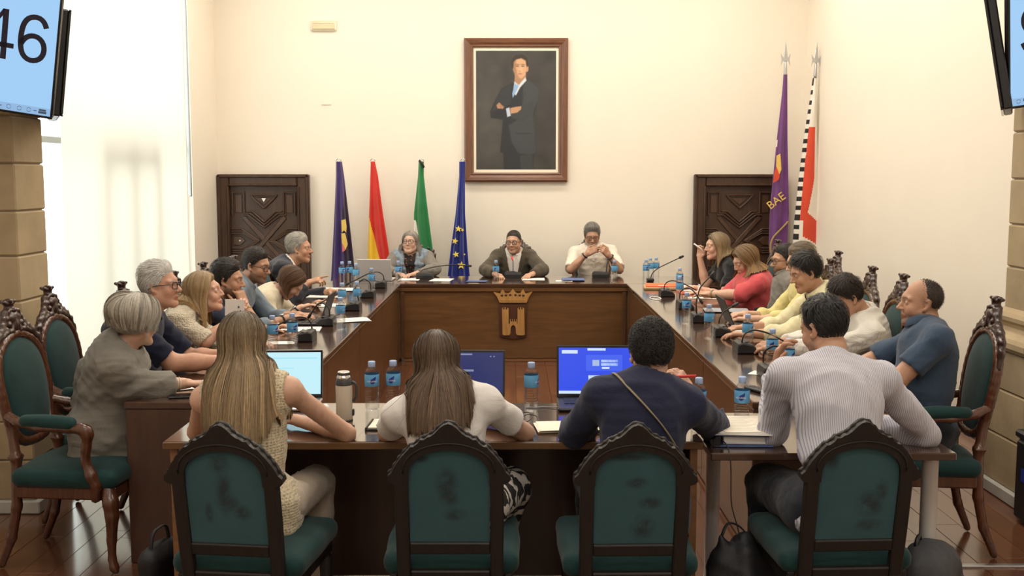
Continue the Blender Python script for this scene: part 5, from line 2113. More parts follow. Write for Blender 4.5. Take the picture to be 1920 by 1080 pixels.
tag(mk('cable', MB().tube(spline2([(-0.13, 0.0, 0.004), (-0.09, -0.015, 0.004), (-0.05, 0.005, 0.004), (0.0, -0.01, 0.004), (0.035, 0.0, 0.006)], 24), 0.0028, 6), plain('grey_cable', (0.30, 0.30, 0.30), 0.5), None,
       (cp[0], cp[1], T + 0.001)), 'grey laptop power cable running to the lone bottle', 'cable')
tag(mk('cable', MB().tube(spline2([(0.80, 4.40, EXT_Z + 0.01), (0.82, 4.25, EXT_Z + 0.03), (0.855, 4.12, EXT_Z + 0.028), (0.858, 4.065, EXT_Z - 0.03), (0.86, 4.06, 0.55), (0.90, 4.05, 0.42), (0.88, 4.04, 0.30), (0.86, 4.05, 0.12)], 40), 0.0025, 6), m_cable),
    'thin black cable hanging from side table to black bag', 'cable')
loop = on_z(1229, 560, T)
tag(mk('cable', MB().tube([(loop[0] + 0.045 * math.cos(a), loop[1] + 0.11 * math.sin(a), T + 0.004) for a in np.linspace(0, 2 * PI, 25)[:-1]], 0.004, 6, closed=True), m_white_cable),
    'small white cable loop beside the front right microphone', 'cable')

# bags
def bag_black():
    f = Field()
    f.chain([(0, 0, 0.05), (0, 0.0, 0.20), (0.0, 0.02, 0.30)], [0.10, 0.10, 0.035], 0.05)
    f.chain([(-0.10, 0, 0.04), (-0.08, 0.0, 0.22), (-0.09, 0.0, 0.33)], [0.07, 0.06, 0.014], 0.04)
    f.chain([(0.10, 0, 0.04), (0.09, 0.0, 0.20), (0.04, 0.02, 0.31)], [0.07, 0.05, 0.014], 0.04)
    f.rbox((0, 0, 0.04), (0.19, 0.12, 0.045), r=0.04, k=0.04)
    P, Q = f.net(0.014)
    P = P + vnormals(P, Q) * folds(P, 0.012, 3)[:, None]
    P[:, 2] = np.maximum(P[:, 2], 0.002)
    root = empty('black_bag', (0.91, 4.06, 0), 0.1, 'slouching black bag on the floor under the side table', 'bag')
    root.scale = (0.95, 1, 1.3)
    mk('bag_body', MB().add(P, Q, 0, True), m_bag, root)
    mk('strap', MB().tube(spline2([(-0.09, 0, 0.33), (-0.06, 0.02, 0.37), (0.0, 0.03, 0.35), (0.04, 0.02, 0.31)], 12), 0.008, 6, flat=0.4), m_bag, root)
    mk('zip_pull', MB().tube(spline2([(0.03, -0.115, 0.17), (0.028, -0.125, 0.15), (0.035, -0.122, 0.13)], 8), 0.003, 6), m_silver, root)


bag_black()


def backpack():
    f = Field()
    f.rbox((0, 0, 0.20), (0.16, 0.10, 0.20), r=0.08)
    f.rbox((0, -0.10, 0.15), (0.125, 0.045, 0.125), r=0.04, k=0.03)
    f.ell((0, 0, 0.36), (0.12, 0.085, 0.07), k=0.05)
    P, Q = f.net(0.014)
    P = P + vnormals(P, Q) * folds(P, 0.006, 8)[:, None]
    P[:, 2] = np.maximum(P[:, 2], 0.002)
    root = empty('backpack', (1.62, 3.98, 0), math.radians(60), 'dark grey backpack on the floor by the white table leg', 'backpack')
    mk('pack_body', MB().add(P, Q, 0, True), m_backpack, root)
    for s in (1, -1):
        mk('shoulder_strap', MB().tube(spline2([(s * 0.06, 0.07, 0.38), (s * 0.08, 0.14, 0.32), (s * 0.09, 0.16, 0.2), (s * 0.1, 0.10, 0.06)], 14), 0.016, 8, flat=0.35), m_black, root)
    mk('zip', MB().tube(spline2([(-0.12, -0.125, 0.10), (-0.12, -0.135, 0.22), (-0.06, -0.14, 0.275), (0.06, -0.14, 0.275), (0.12, -0.135, 0.22), (0.12, -0.125, 0.10)], 24), 0.004, 6), m_black, root)
    mk('top_handle', MB().tube(spline2([(-0.04, 0.05, 0.405), (-0.03, 0.05, 0.44), (0.03, 0.05, 0.44), (0.04, 0.05, 0.405)], 12), 0.009, 6), m_black, root)


backpack()
f_ = Field()
f_.rbox((0, 0, 0.15), (0.045, 0.13, 0.15), r=0.04)
f_.ell((0, 0, 0.26), (0.04, 0.12, 0.06), k=0.04)
P_, Q_ = f_.net(0.014)
P_ = P_ + vnormals(P_, Q_) * folds(P_, 0.006, 9)[:, None]
e = empty('black_bag', (-1.46, 4.30, 0), math.radians(-10), 'black bag on the floor at the window end of front table', 'bag')
mk('bag_body', MB().add(P_, Q_, 0, True), m_bag, e)
mk('strap', MB().tube(spline2([(0, -0.08, 0.28), (0.0, -0.06, 0.38), (0.0, 0.06, 0.38), (0, 0.08, 0.28)], 14), 0.009, 6, flat=0.4), m_bag, e)


e = empty('equipment_case', (2.93, 5.42, 0), label='black equipment case standing before the right pier plinth', cat='case')
mk('case_body', MB().box((0, 0, 0.235), (0.50, 0.26, 0.44), r=0.02), m_black, e)
mk('case_lid', MB().box((0, 0, 0.475), (0.51, 0.27, 0.045), r=0.012), m_black, e)
mk('blue_sticker', MB().box((-0.2515, 0, 0.27), (0.002, 0.10, 0.07)), m_drop, e)
for sx in (-0.2, 0.2):
    mk('foot', MB().lathe([(0.02, 0.0), (0.022, 0.008), (0.02, 0.016)], 12, (sx, 0, 0)), m_dark_grey, e)
mk('handle', MB().tube(spline2([(-0.08, 0, 0.495), (-0.07, 0, 0.525), (0.07, 0, 0.525), (0.08, 0, 0.495)], 14), 0.008, 8), m_dark_grey, e)


# ------------------------------------------------------------------ flags
def flag_stand(root, h, tip='ball', lean_=None):
    mk('base_plate', MB().lathe([(0.13, 0.0), (0.14, 0.01), (0.13, 0.03), (0.05, 0.06), (0.03, 0.08), (0.02, 0.10)], 24), m_brass_pin if False else m_mahog_dark, root)


def cloth_flag(root, px_y, rows, colour, mats, nfold=6, depth=0.07, name='flag_cloth', seed=0, amp=0.38, nphi=128):
    """rows = [(py, left_px, right_px)] outline of the hanging cloth at depth px_y; colour(t, u) -> material index."""
    rows = np.array(rows, float)
    nt_ = 150
    py = np.linspace(rows[0, 0], rows[-1, 0], nt_)
    lf = np.interp(py, rows[:, 0], rows[:, 1])
    rt = np.interp(py, rows[:, 0], rows[:, 2])
    V = np.zeros((nt_, nphi, 3))
    U = np.zeros((nt_, nphi))
    base = np.array(root.location)
    for i in range(nt_):
        a = on_y(lf[i], py[i], px_y)
        b = on_y(rt[i], py[i], px_y)
        c = (a + b) / 2
        hw = (b[0] - a[0]) / 2
        t = i / (nt_ - 1)
        for j in range(nphi):
            ph = 2 * PI * j / nphi
            k = 1 + amp * min(1, 0.25 + 1.5 * t) * math.cos(nfold * ph + 0.9 * math.sin(3 * t + seed) + seed)
            kx = 1 + (k - 1) * 0.25
            d = min(depth, hw * 0.9 + 0.012)
            V[i, j] = (c[0] + hw * math.cos(ph) * kx, px_y + d * math.sin(ph) * k, c[2])
            U[i, j] = (math.cos(ph) * 0.5 + 0.5)
    V -= base
    mb = MB()
    mb.v.append(V.reshape(-1, 3))
    mb.c.append(np.ones((nt_ * nphi, 3)))
    by = {}
    for i in range(nt_ - 1):
        for j in range(nphi):
            j2 = (j + 1) % nphi
            u = (math.cos(2 * PI * (j + 0.5) / nphi) * 0.5 + 0.5)
            m = colour((i + 0.5) / (nt_ - 1), u, py[i], math.sin(2 * PI * (j + 0.5) / nphi) < 0)
            by.setdefault(m, []).append((i * nphi + j, i * nphi + j2, (i + 1) * nphi + j2, (i + 1) * nphi + j))
    for m, q in by.items():
        mb.f.append((np.array(q), m, True))
    mb.n = nt_ * nphi
    return mk(name, mb, mats, root)


m_purple = cloth('purple_satin', (0.045, 0.022, 0.13), 0.5, 0.1, 0.06, 0.4)
m_purple_r = cloth('violet_satin', (0.13, 0.035, 0.17), 0.5, 0.1, 0.06, 0.4)
m_red_f = cloth('red_satin', (0.60, 0.025, 0.015), 0.5, 0.08, 0.06, 0.3)
m_yel_f = cloth('yellow_satin', (0.82, 0.50, 0.03), 0.5, 0.06, 0.06, 0.3)
m_grn_f = cloth('green_satin', (0.015, 0.19, 0.055), 0.5, 0.08, 0.06, 0.3)
m_wht_f = cloth('white_satin', (0.80, 0.75, 0.66), 0.5, 0.04, 0.06, 0.3)
m_blu_f = cloth('blue_satin', (0.012, 0.024, 0.22), 0.5, 0.08, 0.06, 0.3)
m_org_f = cloth('orange_red_satin', (0.66, 0.07, 0.03), 0.5, 0.06, 0.06, 0.3)
m_blk_f = cloth('black_satin', (0.015, 0.012, 0.012), 0.5, 0.1, 0.06, 0.3)
m_dkp_f = cloth('dark_plum_satin', (0.02, 0.010, 0.035), 0.5, 0.1, 0.06, 0.3)
m_yel_print = plain('emblem_yellow', (0.75, 0.52, 0.12), 0.7)
m_pink_print = plain('emblem_rose', (0.70, 0.16, 0.16), 0.7)
m_star = plain('star_yellow', (0.90, 0.68, 0.10), 0.6)

FY = 11.92


def flag_root(px, py_top, label, y=FY):
    b = on_y(px, py_top, y)
    root = empty('flag', (b[0], y, 0), label=label, cat='flag', group='draped flags on poles along the back wall')
    mk('pole', MB().tube([(0, 0, 0.05), (0, 0, b[2])], 0.014, 10), m_mahog_dark, root)
    mk('base_plate', MB().lathe([(0.12, 0.0), (0.13, 0.01), (0.12, 0.025), (0.04, 0.05), (0.02, 0.07)], 24), m_mahog_dark, root)
    mk('finial_ring', MB().tube([(0.026 * math.cos(a), 0, b[2] + 0.024 + 0.026 * math.sin(a)) for a in np.linspace(0, 2 * PI, 21)[:-1]], 0.006, 6, closed=True), m_chrome, root)
    mk('finial_ball', MB().lathe([(0.002, -0.015), (0.011, -0.011), (0.015, 0), (0.011, 0.011), (0.002, 0.015)], 12, (0, 0, b[2] + 0.01)), m_chrome, root)
    return root


def patch(root, pts_px, y, m, name, t=0.004):
    """Flat printed shape lying on the front of a flag, pixel outline at real depth."""
    P3 = np.array([on_y(px, py, y) for px, py in pts_px]) - np.array(root.location)
    mb = MB().prism([(p[0], p[2]) for p in P3], t, np.array([[1, 0, 0, 0], [0, 1, 0, y - root.location[1]], [0, 0, 1, 0], [0, 0, 0, 1]], float))
    return mk(name, mb, m, root)


def hang(root, dy):
    return root


r = flag_root(635, 306, 'draped dark purple flag with yellow crest beside the carved door')
cloth_flag(r, FY, [(303, 630, 641), (330, 630, 645), (420, 627, 655), (530, 622, 666), (600, 620, 672)], lambda t, u, py, fr: (1 if (u > 0.62 and py > 400 - (u - 0.62) * 120) else 0), [m_purple, m_dkp_f], 6)
patch(r, [(640, 413), (648, 411), (650, 425), (649, 436), (645, 432), (641, 436)], FY - 0.093, m_yel_print, 'crown_print')
patch(r, [(640, 438), (647, 437), (652, 458), (648, 468), (641, 455)], FY - 0.095, m_yel_print, 'shield_print')
patch(r, [(641, 456), (648, 468), (651, 466), (642, 473)], FY - 0.099, m_pink_print, 'shield_band_print')
r = flag_root(699, 306, 'draped red and yellow flag left of the grey-haired woman')
cloth_flag(r, FY, [(303, 695, 703), (330, 694, 709), (400, 692, 718), (490, 690, 731), (600, 686, 745)], lambda t, u, py, fr: (1 if (py > 408 and u < 0.12 + (py - 408) / 160.0 and u < 0.72) else 0), [m_red_f, m_yel_f], 6, seed=1)
r = flag_root(790, 306, 'draped green and white flag behind the grey-haired woman')
cloth_flag(r, FY, [(303, 785, 795), (330, 784, 795), (400, 777, 803), (470, 777, 811), (600, 772, 830)], lambda t, u, py, fr: (1 if (py > 412 and u < 0.10 + (py - 412) / 190.0) else 0), [m_grn_f, m_wht_f], 5, seed=2)
tag(r)
mk('black_ribbon', MB().tube(spline2([(-0.02, -0.03, 2.0), (0.0, -0.045, 1.975), (0.02, -0.045, 1.95), (0.03, -0.04, 1.92)], 12), 0.014, 8, flat=0.5), m_blk_f, r)
r = flag_root(868, 306, 'draped blue flag with yellow stars below the portrait')
cloth_flag(r, FY, [(303, 861, 873), (330, 861, 872), (400, 855, 872), (470, 846, 876), (530, 840, 881), (600, 836, 888)], lambda t, u, py, fr: 0, [m_blu_f], 7, seed=3)


def star_pts(cx, cy, R, rot=0.0):
    return [(cx + (R if k % 2 == 0 else R * 0.42) * math.sin(rot + k * PI / 5), cy - (R if k % 2 == 0 else R * 0.42) * math.cos(rot + k * PI / 5)) for k in range(10)]


for (x, y, R_, ro) in ((859.5, 429, 6.5, 0.1), (853, 452, 6.5, 0.25), (855, 477, 6.5, -0.2), (865, 497.5, 8, 0.1), (867, 431, 3.5, 0.6), (871, 477, 2.2, 0.3)):
    patch(r, star_pts(x, y, R_, ro), FY - 0.097, m_star, 'star')


def spear_flag(px_t, py_t, px_b, label, y):
    """Tall leaning staff with a spear head; the foot stands on the floor."""
    top = on_y(px_t, py_t, y)
    foot = on_y(px_b, 640, y)
    foot[2] = 0.02
    root = empty('banner', (foot[0], y, 0), label=label, cat='flag', group='tall ceremonial banners in the corner')
    d = unit(top - foot)
    a = np.array([0, 0, 0.02])
    b = top - np.array([foot[0], y, 0])
    mk('staff', MB().tube([a, b], 0.014, 10), m_mahog_dark, root)
    mk('foot_stand', MB().lathe([(0.13, 0.0), (0.14, 0.01), (0.13, 0.03), (0.04, 0.06), (0.022, 0.10)], 24), m_mahog_dark, root)
    mk('socket', MB().tube([b - d * 0.02, b + d * 0.02, b + d * 0.13, b + d * 0.16], [0.016, 0.020, 0.014, 0.010], 12), m_silver, root)
    ang = math.atan2(d[0], d[2])
    R = np.eye(4)
    R[:3, :3] = rotm(0, ang, 0)
    R[:3, 3] = b + d * 0.14
    mk('spear_blade', MB().prism([(-0.008, 0), (0.008, 0), (0.022, 0.06), (0.016, 0.12), (0.0, 0.235), (-0.016, 0.12), (-0.022, 0.06)], 0.012, R, bev=0.004), m_silver, root)
    for s in (1, -1):
        mk('side_blade', MB().prism([(s * 0.004, 0.02), (s * 0.03, 0.02), (s * 0.050, -0.03), (s * 0.044, 0.045), (s * 0.052, 0.10), (s * 0.030, 0.065), (s * 0.004, 0.05)], 0.010, R, bev=0.002), m_silver, root)
    return root


BY = 11.72
r = spear_flag(1472.5, 143, 1466, 'tall violet banner with gold fringe and silver spearhead', BY)
cloth_flag(r, BY, [(140, 1469, 1476), (170, 1467, 1476), (260, 1457, 1476), (340, 1450, 1478), (400, 1445, 1480), (460, 1443, 1477), (500, 1446, 1474)],
           lambda t, u, py, fr: 0, [m_purple_r], 5, depth=0.06, seed=4, amp=0.3)
patch(r, [(1456, 292), (1463, 288), (1465, 318), (1460, 330), (1455, 318)], BY - 0.078, m_yel_print, 'crest_print')
patch(r, [(1452, 322), (1456, 312), (1462, 330), (1460, 337), (1450, 343)], BY - 0.080, m_org_f, 'crest_red_print')
patch(r, [(1455, 264), (1458, 262), (1457, 275), (1454, 276)], BY - 0.078, m_wht_f, 'crest_white_print')
fp = spline2(np.array([on_y(*q, BY - 0.07) for q in ((1478, 415), (1470, 424), (1462, 432), (1452, 442), (1446, 452), (1444, 466), (1447, 480))]) - np.array(r.location), 20)
mk('gold_fringe', MB().tube(fp, 0.011, 6, flat=0.6), m_gold, r)
tmw = text_mesh('BAE', 0.125, 0.003)
tb_ = on_y(1455.5, 377, BY - 0.082) - np.array(r.location)
mk('gold_lettering', tmw, m_yel_print, r, tb_, (PI / 2, -math.radians(38), 0))
r = spear_flag(1528.5, 145, 1502, 'tall white and red banner with black checked border and silver spearhead', BY - 0.05)
BY2 = BY - 0.05


def wcol(t, u, py, fr):
    v = u
    if v < 0.16 + 0.05 * (1 - t):
        return 2 if int((py - 150) / 9) % 2 == 0 else 0
    if 236 < py < 412 and v < 0.72 - max(0, (py - 330)) / 240.0:
        return 1
    if py >= 395 + (v - 0.4) * 40 and py < 447 + (v - 0.5) * 30 and v > 0.3:
        return 1
    return 0


cloth_flag(r, BY2, [(147, 1524, 1531), (190, 1518, 1531), (260, 1507, 1533), (340, 1497, 1536), (420, 1488, 1539), (480, 1484, 1541), (560, 1480, 1544)],
           wcol, [m_wht_f, m_org_f, m_blk_f], 3, depth=0.05, seed=5, amp=0.2, nphi=128)
# ------------------------------------------------------------------ people
SEAT_Z = 0.50


def rot_axis(v, k, a):
    k = unit(k)
    return v * math.cos(a) + np.cross(k, v) * math.sin(a) + k * (k @ v) * (1 - math.cos(a))


def ik(S, W, a, b, pole):
    d = W - S
    L = np.linalg.norm(d)
    if L > (a + b) * 0.995:
        W = S + d / L * (a + b) * 0.995
        d = W - S
        L = np.linalg.norm(d)
    u = d / L
    x = (a * a - b * b + L * L) / (2 * L)
    h = math.sqrt(max(a * a - x * x, 1e-6))
    p = pole - u * (pole @ u)
    return S + u * x + unit(p) * h, W


def add_hand(f, W, fore, d, n, side, curl, sc=1.0):
    d = unit(d)
    n = unit(n - d * (n @ d))
    th = np.cross(n, d) * side
    Rm = np.stack([th, d, n], 1)
    k = 0.006
    f.cap(W - fore * 0.055, W + d * 0.012, 0.0285 * sc, 0.026 * sc, 0.012)
    f.rbox(W + d * 0.050 * sc, np.array([0.038, 0.046, 0.0135]) * sc, Rm, 0.0125 * sc, 0.014)
    offs = (0.0285, 0.0095, -0.0095, -0.0275)
    ln = (0.072, 0.080, 0.074, 0.058)
    bs = (0.088, 0.092, 0.089, 0.082)
    for i in range(4):
        p = W + (d * bs[i] + th * offs[i] - n * 0.001) * sc
        dd = unit(d + th * offs[i] * 2.2)
        pts = [p - dd * 0.012 * sc]
        rs = [0.0092 * sc]
        a = 0
        c = curl if not isinstance(curl, (list, tuple)) else curl[i]
        for j, fr in enumerate((0.46, 0.30, 0.24)):
            a += c * (0.8, 1.0, 0.7)[j]
            v = dd * math.cos(a) - n * math.sin(a)
            p = p + v * ln[i] * fr * sc
            pts.append(p)
            rs.append((0.0086, 0.0078, 0.0066)[j] * sc)
        f.chain(pts, rs, 0.003)
    p = W + (d * 0.022 + th * 0.028 - n * 0.004) * sc
    c = curl if not isinstance(curl, (list, tuple)) else curl[0]
    v1 = unit(d * 0.65 + th * 0.75 - n * (0.15 + 0.3 * c))
    v2 = unit(d * 0.95 + th * (0.35 - 0.4 * c) - n * (0.2 + 0.35 * c))
    f.chain([p, p + v1 * 0.042 * sc, p + v1 * 0.042 * sc + v2 * 0.032 * sc, p + v1 * 0.042 * sc + v2 * 0.057 * sc], np.array([0.013, 0.0105, 0.0095, 0.0075]) * sc, 0.006)


def add_head(f, hc, Rh, fem, ears=True, lids=True, nose=1.0, jaw=1.0, full=0.0):
    T_ = lambda *p: hc + Rh @ np.array(p, float)
    sc = 0.965 if fem else 1.0
    s = sc
    if fem:
        jaw, nose = jaw * 0.90, nose - 0.9
    br_ = 0.0085 if fem else 0.012
    nw = 0.82 if fem else 1.0
    f.ell(T_(0, -0.012, 0.032 * s), np.array([0.074, 0.093, 0.086]) * s, Rh, 0.02)
    f.ell(T_(0, 0.022, -0.035), np.array([0.060 * jaw + full * 0.006, 0.064, 0.084]) * s, Rh, 0.03)
    for sg in (1, -1):
        f.cap(T_(sg * 0.052 * jaw, 0.005, -0.058), T_(sg * 0.016, 0.068, -0.100), 0.019 + full * 0.006, 0.017, 0.025)
        f.ell(T_(sg * 0.040, 0.058, -0.030), np.array([0.024, 0.020, 0.026]) * s, Rh, 0.02)
        f.cap(T_(sg * 0.012, 0.078, 0.026), T_(sg * 0.046, 0.066, 0.024), br_, br_ * 0.85, 0.014)
    f.ell(T_(0, 0.066 if fem else 0.072, -0.096 if fem else -0.098), np.array([0.018 if fem else 0.021, 0.018, 0.018]) * s, Rh, 0.02)
    f.cap(T_(0, 0.070, 0.030), T_(0, 0.066, -0.03), 0.022, 0.022, 0.02)
    for sg in (1, -1):                                   # eye sockets
        f.ell(T_(sg * 0.032, 0.092, 0.004), (0.017, 0.016, 0.012), Rh, 0.010, 's')
    f.chain([T_(0, 0.083, 0.016), T_(0, 0.098 * 1.0, -0.010), T_(0, 0.104 + 0.006 * nose, -0.026)], [0.0075 * nw, 0.0085 * nw, 0.0115 * nw], 0.010)
    for sg in (1, -1):
        f.ell(T_(sg * 0.0115 * nw, 0.096 if fem else 0.098, -0.030), (0.0085 * nw, 0.010 * nw, 0.0075), Rh, 0.006)
    f.chain([T_(-0.021, 0.080, -0.062), T_(0, 0.0875 if fem else 0.0905, -0.0585), T_(0.021, 0.080, -0.062)], [0.004, 0.0065, 0.004], 0.006)
    f.chain([T_(-0.019, 0.080, -0.0675), T_(0, 0.0860 if fem else 0.0885, -0.0715), T_(0.019, 0.080, -0.0675)], [0.004, 0.0075, 0.004], 0.006)
    if ears:
        for sg in (1, -1):
            Re = Rh @ rotm(0.15, sg * 0.15, -sg * 0.45)
            f.ell(T_(sg * 0.077, -0.012, -0.006), (0.0075, 0.019, 0.032), Re, 0.006)
            f.ell(T_(sg * 0.083, -0.004, -0.004), (0.006, 0.010, 0.018), Re, 0.004, 's')
            f.ell(T_(sg * 0.074, 0.002, -0.030), (0.007, 0.009, 0.010), Re, 0.006)
    if lids:
        for sg in (1, -1):
            e = T_(sg * 0.0315, 0.0725, 0.004)
            f.ell(e, (0.0165, 0.0142, 0.0138), Rh, 0.004)
            if lids == 'open':
                f.ell(e + Rh @ np.array([0, 0.016, 0.000]), (0.0120, 0.016, 0.0055), Rh, 0.001, 's')
    return T_


HAIRLINE_Y = [-0.12, -0.10, -0.06, -0.03, 0.0, 0.025, 0.05, 0.075, 0.10]
HAIRLINE_Z = [-0.078, -0.078, -0.074, -0.062, -0.020, 0.022, 0.055, 0.074, 0.088]


def smooth_cols(A, n=1, w=0.5):
    for _ in range(n):
        B = A.copy()
        B[1:-1] = A[1:-1] * (1 - w) + 0.5 * w * (A[:-2] + A[2:])
        A = B
    return A


def ribbons(mb, A, out_c, r0, rng, tint, taper=3.0):
    """Thin raised ribbon locks along the polylines A (n, m, 3)."""
    nn, m = A.shape[:2]
    t = np.gradient(A, axis=1)
    t /= np.maximum(np.linalg.norm(t, axis=2, keepdims=True), 1e-9)
    out = A - out_c
    out = out * np.array([1, 1, 0.35])
    w = np.cross(t, out)
    w /= np.maximum(np.linalg.norm(w, axis=2, keepdims=True), 1e-9)
    o = np.cross(w, t)
    sp_ = np.linspace(0, 1, m)
    rr_ = (r0 * (1.0 - 0.85 * sp_ ** taper))[None, :] * rng.uniform(0.7, 1.3, nn)[:, None]
    V = np.stack([A - w * rr_[..., None], A + o * rr_[..., None] * 0.5, A + w * rr_[..., None]], 2)
    nid = np.arange(nn * m * 3).reshape(nn, m, 3)
    Q = np.stack([nid[:, :-1, :-1], nid[:, :-1, 1:], nid[:, 1:, 1:], nid[:, 1:, :-1]], -1).reshape(-1, 4)
    C = np.broadcast_to(tint[:, :, None, :], V.shape)
    mb.add(V.reshape(-1, 3), Q, 0, True, C.reshape(-1, 3))


def build_hair(sp, hc, Rh, colf, seed):
    """One hair mesh: a combed, grooved sheet (or cap) of hair plus fine loose locks."""
    h = sp['hair']
    style = h['style']
    rng = np.random.default_rng(seed)
    cen = np.array([0, -0.012, 0.032])
    rad = np.array([0.0755, 0.0945, 0.0875]) * (0.965 if sp.get('fem') else 1.0)
    th = h.get('th', 0.012)
    hy = np.array(HAIRLINE_Y)
    hz = np.array(HAIRLINE_Z) + h.get('line', 0.0)
    tv = h.get('tv', (0.75, 1.2))
    root = h.get('root', 1.0)
    mb = MB()

    def edge(p):
        e = p[:, 2] - np.interp(p[:, 1], hy, hz)
        if h.get('bald'):
            e = np.minimum(e, 0.050 + 0.25 * np.clip(-p[:, 1] - 0.02, 0, 1) - p[:, 2])
            e = np.minimum(e, 0.022 - p[:, 1])
        rec = h.get('recede', 0.0)
        if rec:
            e = np.minimum(e, (0.055 - rec) - p[:, 1] + 0.25 * np.maximum(0, 0.03 - np.abs(p[:, 0])) * (rec < 0.02))
        return e

    def cap_off(D, e):
        side_ = h.get('side', 1.0) + (1 - h.get('side', 1.0)) * np.clip((D[:, 2] - 0.25) / 0.45, 0, 1)
        return th * side_ * np.clip(e / h.get('ramp', 0.028), 0, 1) ** 0.8 * (1 + h.get('top', 0.3) * np.clip(D[:, 2], 0, 1) + h.get('backv', 0.0) * np.clip(-D[:, 1], 0, 1)
                                                      + h.get('front', 0.0) * np.clip(D[:, 1], 0, 1) * np.clip(D[:, 2], 0, 1))

    def grooves(p, fr, amp):
        r2 = np.random.default_rng(seed + 5)
        g = 0
        for k in range(4):
            a = r2.normal(size=3) * np.array([1, 0.25, 0.25])
            g = g + np.sin(p @ (a / np.linalg.norm(a)) * fr * (0.6 + 0.5 * k) + 3 * np.sin(p[:, 1] * 40 + k) + r2.uniform(0, 6))
        return amp * g / 4

    def cap(tint, lower=None):
        nu, nv = 84, 50
        u = np.linspace(0, 2 * PI, nu, endpoint=False)
        v = np.linspace(0.02, 2.35, nv)
        U, Vv = np.meshgrid(u, v, indexing='xy')
        D = np.stack([np.sin(Vv) * np.cos(U), np.sin(Vv) * np.sin(U), np.cos(Vv)], -1).reshape(-1, 3)
        base = cen + D * rad
        e = edge(base)
        k = np.clip(e / 0.03, 0, 1)
        off = cap_off(D, e) - 0.003
        gr = grooves(base, h.get('gf', 520), 1.0)
        off = off + k * (gr * h.get('ga', 0.0016) + h.get('lump', 0.0022) * folds(base, 1.0, seed, 2.0))
        P = base + D * off[:, None]
        ok = (e > -0.008).reshape(nv, nu)
        idx = np.arange(nv * nu).reshape(nv, nu)
        j2 = (np.arange(nu) + 1) % nu
        q = np.stack([idx[:-1], idx[1:], idx[1:][:, j2], idx[:-1][:, j2]], -1)
        q = q[ok[:-1] | ok[1:]]
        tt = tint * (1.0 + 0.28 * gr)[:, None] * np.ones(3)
        mb.add(hc + P @ Rh.T, q, 0, True, np.clip(tt, 0.1, 3))

    if style == 'short':
        cap(h.get('cap_tint', 0.9))
        n = h.get('n', 1500)
        k = np.arange(n * 2) + 0.5
        ph = np.arccos(1 - 1.72 * k / (n * 2))
        tt = PI * (1 + 5 ** 0.5) * k
        D = np.stack([np.sin(ph) * np.cos(tt), np.sin(ph) * np.sin(tt), np.cos(ph)], 1) + rng.normal(0, 0.03, (n * 2, 3))
        D /= np.linalg.norm(D, axis=1, keepdims=True)
        Bp = cen + D * rad
        e = edge(Bp)
        m = e > 0.003
        D, Bp, e = D[m], Bp[m], e[m]
        pick = rng.permutation(len(D))[:n]
        D, Bp, e = D[pick], Bp[pick], e[pick]
        nn = len(D)
        off = cap_off(D, e)
        L = h.get('len', 0.03) * rng.uniform(0.6, 1.15, nn) * np.clip(e / 0.03 + 0.35, 0.35, 1)
        F = np.tile(np.array(h.get('flow', (0.0, -0.6, 0.15)), float), (nn, 1))
        sd = np.clip(np.clip(np.abs(D[:, 0]) * 1.5 - 0.35, 0, 1) + np.clip(-D[:, 1] - 0.3, 0, 1), 0, 1)[:, None] * np.clip(1.2 - D[:, 2:3], 0, 1)
        F = F * (1 - sd) + sd * np.array([0, -0.45, -0.9])
        F = F - D * (F * D).sum(1, keepdims=True)
        F /= np.maximum(np.linalg.norm(F, axis=1, keepdims=True), 1e-6)
        d = F + h.get('lift', 0.12) * D + rng.normal(0, h.get('mess', 0.12), D.shape)
        d /= np.linalg.norm(d, axis=1, keepdims=True)
        nseg = 4
        p = Bp + D * (off - 0.004)[:, None]
        pts = [p]
        curl = h.get('curl', 0.0)
        for i in range(nseg):
            d = d + curl * rng.normal(0, 1, d.shape)
            # stay close to the scalp ellipsoid shell
            q_ = p + d / np.maximum(np.linalg.norm(d, axis=1, keepdims=True), 1e-6) * (L / nseg)[:, None]
            s_ = np.linalg.norm((q_ - cen) / rad, axis=1)
            want = 1 + (off * rng.uniform(0.85, 1.12, nn) + h.get('puff', 0.0)) / rad.mean()
            dirq = q_ - cen
            tgt = np.clip(s_, want, want + h.get('loose', 0.035))
            q_ = cen + dirq * (tgt / s_)[:, None]
            d = q_ - p
            p = q_
            pts.append(p)
        A = np.stack(pts, 1) @ Rh.T + hc
        tint = rng.uniform(*tv, nn)[:, None, None] * np.ones((1, nseg + 1, 3))
        ribbons(mb, A, hc, h.get('r', 0.0016), rng, tint, 2.0)
        return mb

    # ---- long hair: guides from a parting, over the skull, then falling against neck and clothes
    ng = 61
    u = np.linspace(-1, 1, ng)
    au = np.abs(u)
    part = h.get('part', 0.0)
    y0 = -0.066 + (0.066 + 0.066) * au ** 1.3
    R1 = rad + th * (1 + 0.25)
    z0 = np.sqrt(np.clip(1 - (part / R1[0]) ** 2 - ((y0) / R1[1]) ** 2, 0.05, 1))
    S0 = np.stack([part / R1[0] + 0.10 * u, y0 / R1[1], z0], 1)
    S0 /= np.linalg.norm(S0, axis=1, keepdims=True)
    az = np.radians(h.get('face_az', 64) + (180 - h.get('face_az', 64)) * (1 - au) ** 0.9)
    el_ = h.get('ear_z', -0.30)
    S1 = np.stack([np.sign(u + 1e-9) * np.sin(az) * math.sqrt(1 - el_ ** 2), np.cos(az) * math.sqrt(1 - el_ ** 2), np.full(ng, el_)], 1)
    k1 = 16
    om = np.arccos(np.clip((S0 * S1).sum(1), -1, 1))
    rows = []
    volr = h.get('volr', 1.0)
